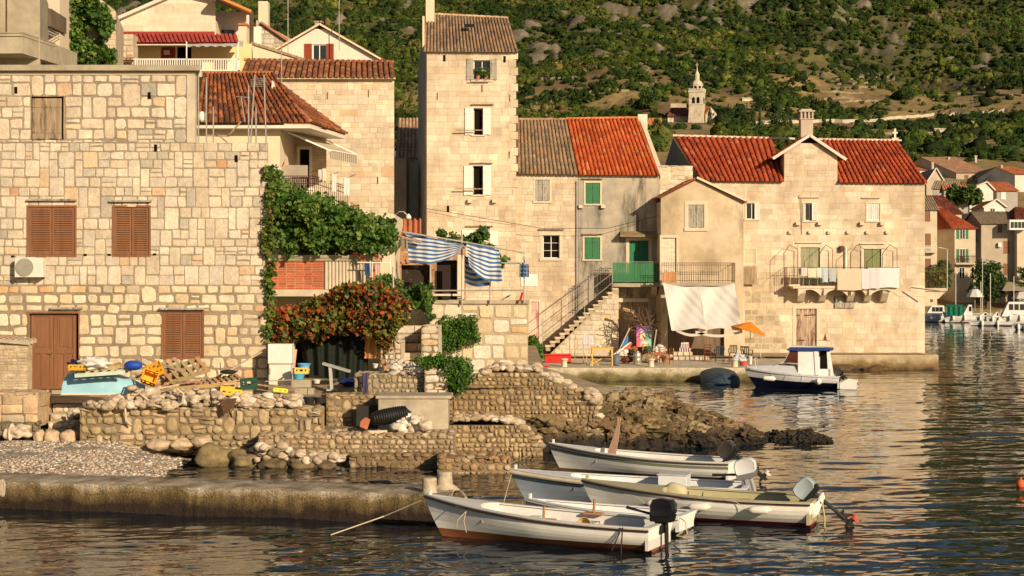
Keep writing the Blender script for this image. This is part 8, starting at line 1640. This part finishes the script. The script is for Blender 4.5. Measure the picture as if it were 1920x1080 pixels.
pallet('pallet leaning steeply against the wall in the middle of the pile', P(282, 730, 50.8), (1.2, .25, .52), (-.55, .4, .35), 7)
pallet('tilted pallet with wide gaps right of the orange crates', P(318, 722, 50.3), (1.2, .1, .42), (-.42, .6, .32), 6)
pallet('flat pallet at the centre of the rubbish heap', P(322, 728, 49.8), (1.5, .1, .02), (0, .9, .06), 7, (.50, .30, .13))
pallet('pallet sloping to the right above the yellow basket', P(385, 728, 49.9), (1.1, .2, .16), (-.3, .8, .1), 7, (.52, .36, .2))
pallet('dark low pallet on the rubble near the yellow basket', P(352, 742, 49.4), (1.25, 0, -.02), (.2, .6, .1), 8, (.25, .19, .13))
pallet('worn pallet on the brick parapet at the far left', P(-10, 640, 52.4), (1.05, .1, -.1), (0, .8, .05), 6, (.48, .4, .3))
def crate(label, cen, sz, c, rot=(0, 0, 0), name='crate'):
    w, d, h = sz; k = MB(c); T_ = .02; R3 = Matrix.Rotation(rot[2], 3, 'Z') @ Matrix.Rotation(rot[1], 3, 'Y') @ Matrix.Rotation(rot[0], 3, 'X')
    k.box(-w/2, w/2, -d/2, d/2, 0, T_)
    for sx in (-1, 1): k.box(sx*w/2-T_/2, sx*w/2+T_/2, -d/2, d/2, T_, h*.45).box(sx*w/2-T_/2, sx*w/2+T_/2, -d/2, d/2, h*.72, h)
    for sy in (-1, 1):
        k.box(-w/2, w/2, sy*d/2-T_/2, sy*d/2+T_/2, T_, h*.42).box(-w/2, w/2, sy*d/2-T_/2, sy*d/2+T_/2, h*.74, h)
        for q in (-.46, -.2, .2, .46): k.box(w*q-.03, w*q+.03, sy*d/2-T_/2, sy*d/2+T_/2, h*.42, h*.74)
    k.v = [tuple(R3 @ Vector(p)+Vector(cen)) for p in k.v]; return tag(k.build(name, mCol), label, 'crate')
YL = (.60, .33, .03)
crate('yellow crate at the left end of the pallets beside the navy bag', P(145, 694, 50.0), (.42, .4, .17), YL)
crate('orange yellow crate standing on its side beside the blue canister', P(281, 712, 49.6), (.42, .32, .42), (.80, .38, .02), (R_(70), .35, .1))
crate('second orange yellow crate leaning behind the blue canister', P(294, 700, 50.2), (.4, .3, .3), (.78, .36, .02), (.6, -.4, .3))
crate('flat yellow basket in front of the pallets', P(432, 740, 49.3), (.6, .4, .2), (.74, .5, .03), (.1, .1, .2))
crate('dark green bottle crate at the right end of the pallets', P(467, 730, 49.4), (.46, .36, .32), (.01, .06, .035), (0, -.05, .1))
crate('yellow crate under the blue basin by the fridge', P(566, 701, 52.2), (.4, .35, .2), (.70, .50, .12))
crate('small bright yellow tray among the planks by the blocks', P(525, 736, 49.8), (.4, .3, .12), (.74, .62, .04), (0, .1, .2))
tag(MB((.015, .06, .38)).blob((X(250, 50.3), 50.3, Z(685, 50.3)), (.27, .2, .15), (.015, .06, .38), .05, 3, 3).build('canister', mCol, smooth=True), 'bright blue plastic canister on the pallets', 'canister')
def sack(label, px, py, D, r, c, seed, name='sack', mat=None): 
    k = MB(); k.blob((X(px, D), D, Z(py, D)), r, c, .45, seed, 3, 2.2); return tag(k.build(name, mat or mClothC, smooth=True), label, name.replace('_', ' '))
sack('crumpled white cloth sack on top of the pallets', 175, 681, 50.3, (.42, .3, .19), (.72, .70, .66), 4); sack('navy blue bag beside the white sack', 143, 682, 50.4, (.22, .2, .12), (.02, .02, .08), 5, 'bag')
tag(MB((.02, .018, .016)).blob((X(428, 50.4), 50.4, Z(697, 50.4)), (.24, .2, .07), (.02, .018, .016), .1, 3, 2).build('old_tyre', mMatte, smooth=True), 'flattened dark tyre on top of the planks', 'tyre')  # flattened dark disc stands for a discarded tyre
r = random.Random(12)
LG = [((400, 711, 50.6), (490, 660, 52.5), .035, (.46, .38, .26), 'long pale beam leaning up against the stone wall'), ((440, 735, 49.5), (600, 776, 48.6), .022, (.62, .58, .5), 'long white pipe sloping down right over the cobble wall'), ((452, 740, 49.4), (606, 770, 48.8), .02, (.3, .2, .13), 'rusty pipe sloping down beside the white one'), ((470, 728, 49.8), (560, 741, 49.5), .025, (.36, .24, .15), 'brown plank lying towards the concrete blocks'), ((276, 672, 51.2), (350, 700, 50.4), .05, (.44, .34, .22), 'thick grey plank sloping over the pallets'), ((413, 680, 50.5), (414, 708, 50.5), .012, (.1, .07, .05), 'short iron rod standing in the pile'), ((255, 675, 51.2), (282, 690, 51), .04, (.25, .17, .1), 'dark plank end behind the blue canister'), ((497, 722, 50.1), (540, 735, 50), .03, (.40, .26, .17), 'reddish plank in front of the fridge'), ((362, 738, 49.2), (418, 740, 49.2), .015, (.66, .62, .54), 'white batten under the dark pallet')]
for a, b, w, c, l in LG: tag(MB(c).bar(P(*a), P(*b), w*2, w).build('plank', mMatte), l, 'plank')
for i in range(26):
    px = r.uniform(300, 520); D = r.uniform(49.5, 50.8); py = Z(0, D)*0+r.uniform(712, 736); a = r.uniform(-.35, .35); Lk = r.uniform(.3, .9); p = P(px, py, D); d = V(math.cos(a)*Lk, r.uniform(-.3, .3), math.sin(a)*Lk*.6)
    if i == 0: SL = MB()
    SL.bar(p, p+d, r.uniform(.05, .1), .025, tuple(q*r.uniform(.6, 1.2) for q in (.42, .29, .17)))
tag(SL.build('scrap_wood', mMatte), 'loose broken slats and scrap wood scattered over the rubbish pile', 'scrap wood', None, 'stuff')
for i, (pts, l) in enumerate((([(232, 748), (235, 770), (236, 788), (246, 797)], 'pale hose hanging straight down over the cobble wall'), ([(262, 738), (290, 760), (320, 768), (342, 755), (344, 738), (330, 728)], 'looped pale rope lying on the white rubble'), ([(336, 722), (300, 728), (288, 738), (292, 746)], 'short white hose curling at the top of the rubble'))):
    pp = [P(a, b, 48.45 if i < 2 else 48.9) for a, b in pts]; q = []
    for a, b in zip(pp, pp[1:]): q += [a+(b-a)*k/4 for k in range(4)]
    q.append(pp[-1]); tag(MB((.52, .43, .31)).tube(q, .035, 6).build('hose', mMatte, smooth=True), l, 'hose')
k = MB((.17, .08, .04))
for i in range(12): a = r.uniform(0, 3.1); p = P(428+r.uniform(-14, 14), 757+r.uniform(-10, 10), 48.4); k.bar(p, p+V(r.uniform(-.25, .25), .05, r.uniform(-.2, .2)), .05, .02)
k.add([P(410, 750, 48.45), P(444, 746, 48.4), P(440, 762, 48.35), (P(420, 778, 48.35))], [(0, 1, 2, 3)]); tag(k.build('rusty_sheet', mRust), 'crumpled rusty sheet metal on the cobble wall', 'scrap metal')
sack('grey plastic bag near the concrete blocks', 555, 748, 50.3, (.2, .15, .16), (.42, .40, .37), 9, 'plastic_bag')
def fridge():
    D = 53.; t = thing('old_fridge', P(525, 722, D), 'old white two door fridge standing against the vine corner', 'fridge'); MB((.70, .66, .58)).pbox(504, 545, 683, 722, D, .6).build('body', mCol, t, bevel=.02); MB((.72, .68, .62)).pbox(502, 547, 645, 682, D, .6).build('door', mCol, t, bevel=.02)
    MB((.3, .15, .08)).pbox(503, 546, 682, 683.2, D-.01, .5).build('door_seal', mCol, t); MB((.5, .48, .42)).pbox(506, 508, 690, 702, D-.03, .03).build('handle', mCol, t)
fridge()
for i, (a, b, c, d, l) in enumerate(((546, 550, 650, 690, 'upright plank left one behind the fridge'), (550, 554, 655, 690, 'upright plank right one behind the fridge'))): tag(MB((.50, .34, .22)).bar(P(a, d, 53.4), P(b, c, 53.5), .1, .03).build('plank', mMatte), l, 'plank')
def basin(px, py, D, w, h, c, l, name='basin'):
    return tag(MB(c).lathe([(w*.34, 0), (w*.48, h), (w*.52, h), (w*.52, h*.9), (w*.44, h*.85), (w*.32, .02)], P(px, py, D), 16).build(name, mCol, auto=40), l, name)
basin(570, 692, 52.2, .42, .17, (.12, .38, .66), 'blue washing basin on the yellow crate'); basin(560, 711, 52., .4, .17, (.08, .36, .56), 'lower sky blue basin on the concrete block'); basin(580, 757, 50.4, .36, .2, (.02, .02, .02), 'black bucket left one below the blocks', 'bucket'); basin(600, 756, 50.5, .4, .18, (.03, .025, .02), 'black tub right one below the blocks', 'tub')
basin(594, 792, 48.9, .42, .3, (.45, .13, .06), 'terracotta pot at the end of the cobble wall', 'flower_pot')
basin(594, 719, 52.5, .25, .12, (.6, .6, .55), 'small white pot beside the concrete blocks', 'pot')
for i, (a, b, c, d, l) in enumerate(((546, 582, 712, 727, 'upper concrete block by the blue basins'), (552, 576, 728, 740, 'lower concrete block below the upper one'), (577, 588, 728, 740, 'small white block beside the lower concrete block'))): tag(MB().pbox(a, b, c, d, 51.8-.02*i, .35).build('concrete_block', mConc, bevel=.01), l, 'block')
tag(MB((.42, .4, .36)).prism([P(604, 680, 54.5), P(655, 695, 54.2), P(655, 699, 54.2), P(604, 684, 54.5)], (0, .5, 0)).bar(P(619, 684, 54.5), P(622, 730, 54.4), .1).prism([P(612, 730, 54.2), P(634, 731, 54.2), P(634, 734, 54.2), P(612, 733, 54.2)], (0, .4, 0)).build('ironing_board', mMatte), 'grey board on a pedestal in front of the black net', 'ironing board')
sack('dark blue tarpaulin heap right of the grey board', 662, 716, 54.5, (.42, .3, .14), (.015, .03, .12), 3, 'tarpaulin_heap'); sheet('purple cloth hanging over the cobbled wall', ((678, 700), (692, 698), (687, 748), (681, 746)), 51.3, 51.25, (.12, .10, .20), name='hanging_cloth', cat='cloth', fold=.04, folds=2)
for i, (px, py, c, l) in enumerate(((704, 684, (.6, .56, .5), 'small white wire basket near the striped curtain'), (712, 690, (.05, .05, .05), 'small black pot among the clutter beneath the curtain'), (722, 688, (.5, .22, .1), 'orange brown pot right of the curtain'), (717, 676, (.38, .2, .1), 'little brown basket beside the curtain'))): basin(px, py+6, 55., .2, .14, c, l, 'pot')
def fend():
    D = 48.4; t = thing('black_fender', P(730, 803, D), 'large black ribbed boat fender lying by the white stones', 'fender'); a, b = P(694, 790, D-.1), P(768, 776, D+.2); d = (b-a); L = d.length; q = d.to_track_quat('Z', 'Y').to_matrix(); pr = [(.02, 0), (.12, .03)]
    n = 15
    for i in range(n): h = .08+(L-.16)*i/n; R0 = .19*(1-.25*abs(2*i/n-1)**3)+.03; pr += [(R0, h), (R0+.02, h+.02), (R0+.02, h+.04), (R0, h+.055)]
    pr += [(.12, L-.05), (.05, L), (.02, L+.04)]; MB((.012, .012, .012)).lathe(pr, a+V(0, 0, .05), 18, M=q).build('body', mCol, t, auto=40)
fend()
tag(MB((.45, .15, .07)).prism([P(676, 790, 48.2), P(684, 783, 48.2), P(694, 787, 48.2), P(688, 806, 48.2), P(674, 800, 48.2)], (0, .2, 0)).build('terracotta_block', mMatte, bevel=.01), 'broken terracotta block left of the black fender', 'block')
tag(MB((.60, .52, .38)).bar(P(690, 812, 48.), P(726, 811, 48.), .14, .14).build('timber_log', mMatte), 'short pale timber lying in front of the black fender', 'timber')
# ---- quay furniture
ZQ = lambda D: .70+.28*(D-88.9)/15.1+.01
def chair(label, px, D, c, c2=None, rot=0, kind='wood', name='chair', hs=.45, hb=.9, group='chairs on the quay', w=.42):
    t = thing(name, (0, 0, 0), label, 'chair', group); c2 = c2 or c
    MB(c).box(-w/2, w/2, -w/2, w/2, hs-.03, hs).build('seat', mCol, t, bevel=.008)
    for sx in (-1, 1):
        for sy in (-1, 1): MB(c).bar((sx*w*.44, sy*w*.44, 0), (sx*w*.42, sy*w*.42, hb if (sy > 0 and kind == 'wood') else hs-.03), .035).build('leg', mCol, t)
    k = MB(c)
    if kind == 'wood': [k.box(-w*.42, w*.42, w*.42-.012, w*.42+.012, z, z+.05) for z in (.58, .70, .84)]
    else:
        for i in range(5): x = -w*.4+w*.8*i/4; k.bar((x, w*.46, hs), (x*1.1, w*.62, hb-.06), .05, .02)
        k.bar((-w*.48, w*.62, hb-.05), (w*.48, w*.62, hb-.05), .06, .07)
        for sx in (-1, 1): k.bar((sx*w*.52, -w*.4, hs+.2), (sx*w*.52, w*.55, hs+.24), .05, .03).bar((sx*w*.5, -w*.4, hs), (sx*w*.52, -w*.4, hs+.2), .04)
    k.build('backrest', mCol, t); t.location = (X(px, D), D, ZQ(D)); t.rotation_euler = (0, 0, R_(rot)); return t
OR = (.46, .20, .06)
chair('light wooden chair at the front of the quay beside the cream bollard', 1254, 91., OR, rot=-60); chair('low wooden chair just left of the front wooden chair', 1246, 92.5, (.34, .15, .06), rot=30)
chair('white garden chair with pink and striped towels by the quay steps', 1283, 96.4, (.6, .58, .55), kind='p', rot=180, hb=.95)
chair('dark red wooden chair under the middle of the white sheet', 1327, 95, (.16, .04, .02), rot=170); chair('dark blue plastic armchair with a bag on it under the white sheet', 1349, 93.5, (.012, .03, .05), kind='p', rot=180, w=.5); chair('dark green plastic chair with round back behind the small table', 1374, 94.6, (.05, .07, .05), kind='p', rot=180); chair('dark green plastic armchair at the right end of the quay group', 1400, 93.4, (.03, .045, .03), kind='p', rot=150, w=.5)
chair('brown wooden stool chair beside the painting', 1213, 95.5, (.38, .14, .05), rot=20)
def towel():
    k = MB(); D = 96.15; z = ZQ(D)
    for i in range(9): x = X(1274, D)+.62*i/9; k.box(x, x+.07, D, D+.03, z+.2, z+.62, (.66, .62, .62) if i % 2 == 0 else (.18, .03, .06))
    tag(k.build('striped_towel', mClothC), 'white and maroon striped towel over the garden chair', 'towel'); tag(MB((.55, .02, .12)).box(X(1277, D)+.02, X(1293, D), D+.1, D+.16, z+.55, z+.95).build('pink_towel', mClothC, bevel=.02), 'bright pink towel on the back of the garden chair', 'towel')
towel()
def table(label, px0, px1, D, h, c, dep=.7, name='table'):
    x0, x1 = X(px0, D), X(px1, D); z = ZQ(D); t = thing(name, ((x0+x1)/2, D, z), label, 'table'); MB(c).box(x0-.05, x1+.05, D-.02, D+dep, z+h-.04, z+h).build('tabletop', mCol, t, bevel=.008)
    MB(c).box(x0, x1, D+.02, D+.04, z+h-.14, z+h-.04).build('apron', mCol, t)
    for x in (x0+.02, x1-.02):
        for y in (D+.03, D+dep-.05): MB(c).bar((x, y, z), (x, y, z+h-.04), .06).build('leg', mCol, t)
table('yellow wooden table in front of the stone stair', 1110, 1149, 90.2, 1.0, (.62, .40, .10)); table('small brown low table among the chairs', 1165+60, 1245, 94, .5, (.34, .14, .07), .5); 
basin(1124, 652, 90.5, .3, .12, (.6, .58, .54), 'white bowl on the yellow table', 'bowl')
tag(MB((.55, .34, .10)).bar(P(1104, 686, 90.5), P(1128, 672, 90.8), .05).bar(P(1124, 688, 90.5), P(1108, 668, 90.8), .05).bar(P(1100, 668, 91), P(1100, 688, 90.6), .05).build('trestle', mMatte), 'folded wooden trestle at the left leg of the yellow table', 'trestle')
tag(MB((.55, .02, .012)).box(X(1021, 93), X(1071, 93), 93, 93.5, ZQ(93), ZQ(93)+.46).box(X(1021, 93)-.03, X(1071, 93)+.03, 92.95, 93.55, ZQ(93)+.38, ZQ(93)+.42).build('red_chest', mCol, bevel=.02), 'long red chest on the quay at the foot of the stair', 'chest')
tag(MB((.5, .015, .01)).prism([P(992, 681, 89.6), P(1028, 687, 89.3), P(1040, 692, 89.2), P(992, 690, 89.4)], (0, .3, 0)).build('red_canoe', mCol, bevel=.03), 'tip of a flat red board lying on the quay edge', 'board')
sheet('white shirt left one hanging on the stand by the stair', ((1093, 626), (1101, 625), (1101, 646), (1092, 644)), 92.6, 92.6, (.68, .66, .70), fold=.02, folds=2); sheet('white shirt right one hanging on the stand by the stair', ((1103, 628), (1112, 629), (1112, 647), (1102, 645)), 92.6, 92.6, (.70, .67, .71), fold=.02, folds=2)
tag(MB().tube([(X(1094, 92.7), 92.7, ZQ(92)), (X(1094, 92.7), 92.7, 2.3), (X(1112, 92.7), 92.7, 2.25)], .02, 5).build('clothes_stand', mSteel), 'thin clothes stand carrying the two white shirts', 'stand')
for i, px in enumerate((1068, 1078)): tag(MB((.35, .2, .1)).bar((X(px, 94), 94, ZQ(94)), (X(px, 94), 94.2, 2.15), .04).build('crutch', mMatte), ('left', 'right')[i]+' of two brown crutches leaning on the stair wall', 'crutch')
def painting():
    D = 97.; t = thing('painting', P(1207, 652, D), 'colourful abstract panel in purple, red, blue and green leaning on the door', 'painting'); n = 22; k = MB()
    for i in range(n):
        for j in range(n):
            u, v = (i+.5)/n, (j+.5)/n; q = noise.noise(V(u*3, v*3, 2)); a = (.20, .05, .30); b = (.75, .10, .12) ; c = (.01, .06, .14); d = (.05, .50, .25)
            col_ = [((a[z]*(1-u)+c[z]*u)*v+(b[z]*(1-u)+d[z]*u)*(1-v)) for z in range(3)]; f = max(0, q)*1.6
            if (u-.4)**2+(v-.55)**2 < .04: col_ = [.6, .5, .35]
            col_ = [min(.8, w*(1+f)+f*.1) for w in col_]
            k.add([P(1193.5+27.5*x, 650-38*y, D-.35+.35*y) for x, y in ((i/n, j/n), ((i+1)/n, j/n), ((i+1)/n, (j+1)/n), (i/n, (j+1)/n))], [(0, 1, 2, 3)], col_)
    k.build('canvas', mMatte, t); MB((.4, .3, .2)).prism([P(1193, 650.5, D-.33), P(1221.5, 650.5, D-.33), P(1221.5, 611.5, D+.03), P(1193, 611.5, D+.03)], (0, .04, 0)).build('stretcher', mMatte, t)
painting()
def branches():
    r = random.Random(4); k = MB((.13, .08, .05)); D = 97.5
    for i in range(60): a = P(r.uniform(1168, 1240), r.uniform(575, 650), D-r.uniform(0, .8)); b = P(r.uniform(1175, 1225), r.uniform(585, 640), D-r.uniform(0, .8)); k.tube([a, (a+b)/2+V(0, 0, r.uniform(-.2, .2)), b], r.uniform(.012, .03), 4)
    k.tube([P(1168, 578, D), P(1182, 582, D), P(1195, 598, D), P(1208, 618, D-.3)], [.07, .06, .04, .03], 6, (.45, .28, .17)); tag(k.build('dry_branches', mBark if 0 else mMatte), 'tangle of dry branches heaped against the old wooden door', 'branches')
branches()
tag(MB((.38, .25, .15)).prism([P(1152, 676, 94), P(1158, 660, 94), P(1184, 643, 94), P(1182, 652, 94), P(1168, 672, 94)], (0, .5, 0)).prism([P(1152, 668, 93.9), P(1184, 642, 93.9), P(1186, 645, 93.9), P(1154, 673, 93.9)], (0, .05, 0), (.6, .08, .04)).prism([P(1150, 664, 93.92), P(1182, 641, 93.92), P(1184, 642, 93.92), P(1152, 668, 93.92)], (0, .05, 0), (.70, .66, .6)).build('small_skiff', mCol), 'red and white skiff bow propped among the junk', 'boat')
tag(MB((.04, .18, .42)).prism([P(1163, 650, 95), P(1178, 628, 95), P(1178, 650, 95)], (0, .1, 0)).bar(P(1163, 652, 94.9), P(1181, 615, 94.9), .07, .05, (.6, .5, .36)).build('blue_sail', mCol), 'small blue triangular panel with pale pole beside the junk', 'sail')
tag(MB((.50, .46, .38)).lathe([(.2, 0), (.21, .02), (.2, .2), (.215, .22), (.2, .24), (.2, .42), (.215, .44), (.2, .46), (.2, .62), (.1, .64), (.1, .72), (.02, .73)], (X(1195, 91.5), 91.5, ZQ(91.5)), 16).build('steel_drum', M('drum_metal', attr=True, var=.1, metal=.6, rough=.35), auto=40), 'silver metal drum in front of the painting', 'drum')
tag(MB((.10, .13, .18)).lathe([(.18, 0), (.2, .1), (.2, .5), (.12, .56), (.05, .6)], (X(1155, 90.8), 90.8, ZQ(90.8)), 14).build('gas_cylinder', mCol, smooth=True), 'grey blue cylinder at the right leg of the yellow table', 'cylinder')
r = random.Random(6); JC = [(.6, .55, .5), (.12, .05, .03), (.35, .12, .06), (.03, .03, .03), (.25, .2, .12), (.4, .3, .2), (.05, .1, .04), (.5, .12, .05)]
JN = ['crumpled white bag left of the steel drum', 'dark brown sack behind the gas cylinder', 'reddish pot left of the painting foot', 'black plastic bag near the branches', 'brown cardboard heap right of the steel drum', 'beige bundle behind the low table', 'small green plant clump by the painting', 'orange brown sack beneath the low table', 'black bin bag on the low wall right of the painting', 'brown box near the wooden chair']
JP = [(1166, 662, 93, .3), (1176, 674, 92, .28), (1188, 655, 94, .2), (1184, 660, 93.5, .22), (1212, 672, 93, .3), (1232, 676, 93.5, .22), (1215, 654, 95, .2), (1226, 668, 94.2, .2), (1236, 655, 95.5, .3), (1243, 672, 94, .2)]
for i, (l, (px, py, D, s)) in enumerate(zip(JN, JP)): tag(MB().blob((X(px, D), D, Z(py, D)), (s, s*.8, s*.7), JC[i % 8], .5, i+3, 2, 2.).build('junk_bag', mMatte), l, 'junk')
D = 94; st = MB(); rr = random.Random(3)
for a, b, z0, z1, y in ((1262, 1330, 0, .22, 95.2), (1262, 1300, .22, .44, 95.7), (1215, 1262, 0, .3, 95.6)):
    p = a
    while p < b-2: w = rr.uniform(8, 16); st.box(X(p, y)+.02, X(min(p+w, b), y)-.02, y, y+1.5, ZQ(y)+z0, ZQ(y)+z1-.02, pick(PAL_L, rr)); p += w
tag(st.build('quay_steps', mStone, bevel=.02), 'two low stone steps in front of the cottage opening', 'steps')
basin(1394, 686, 90.6, .5, .24, (.50, .10, .05), 'red laundry basket near the cabin boat', 'laundry_basket'); sack('white laundry heap on the low table behind the red basket', 1386, 671, 91.6, (.32, .25, .2), (.62, .62, .68), 7, 'laundry_heap'); basin(1407, 683, 91.5, .22, .42, (.66, .64, .6), 'white bucket right of the red laundry basket', 'bucket')
t = thing('orange_parasol', P(1411, 690, 96), 'orange parasol opened at the right end of the white sheet', 'parasol'); k = MB((.80, .26, .02)); c = P(1408, 604, 95.5); k.lathe([(1.05, -.52), (.5, -.22), (.03, 0)], c, 8, M=Matrix.Rotation(R_(16), 3, 'Y')); k.build('canopy', mClothC, t); MB().tube([c, (c.x-.1, c.y, ZQ(95))], .02, 6).build('pole', mSteel, t)
tag(MB().tube([P(1420, 638, 99), P(1427, 672, 97)], .02, 5).build('white_pole', mWhiteP), 'thin white pole leaning by the long house wall', 'pole'); tag(MB((.5, .4, .3)).bar(P(1223, 672, 93), P(1231, 618, 94), .05).build('oar_pole', mMatte), 'pale wooden oar standing right of the painting', 'oar')
# flower pots on the tower sill, flag
for i, px in enumerate((896, 911)):
    t = thing('flower_pot', P(px, 149, 99.85), ('left', 'right')[i]+' flower pot on the top tower window sill', 'plant pot', 'flower pots on the tower sill'); MB((.42, .16, .08)).lathe([(.09, 0), (.13, .24), (.14, .24)], P(px, 149, 99.85), 12).build('pot', mMatte, t)
    p, _ = vine_pts([(px-5, 131), (px+5, 131), (px+5, 142), (px-5, 142)], 99.7, 99.95, 8, 30, .16, i); leaves('foliage', p, .08, GREENS, t)
t = thing('small_flag', P(525, 330, 67.3), 'little red white and blue flag at the awning balcony corner', 'flag'); MB().tube([P(519, 334, 67.3), P(535, 298, 67.2)], .012, 5).build('pole', mSteel, t)
k = MB(); [k.grid(lambda u, v: P(533-13*(i+u)/3, 302+22*(i+u)/3+5*v, 67.15+.03*math.sin(u*3)), 3, 2, c) for i, c in enumerate(((.55, .03, .02), (.7, .7, .7), (.03, .06, .3)))]; k.build('cloth', mClothC, t)
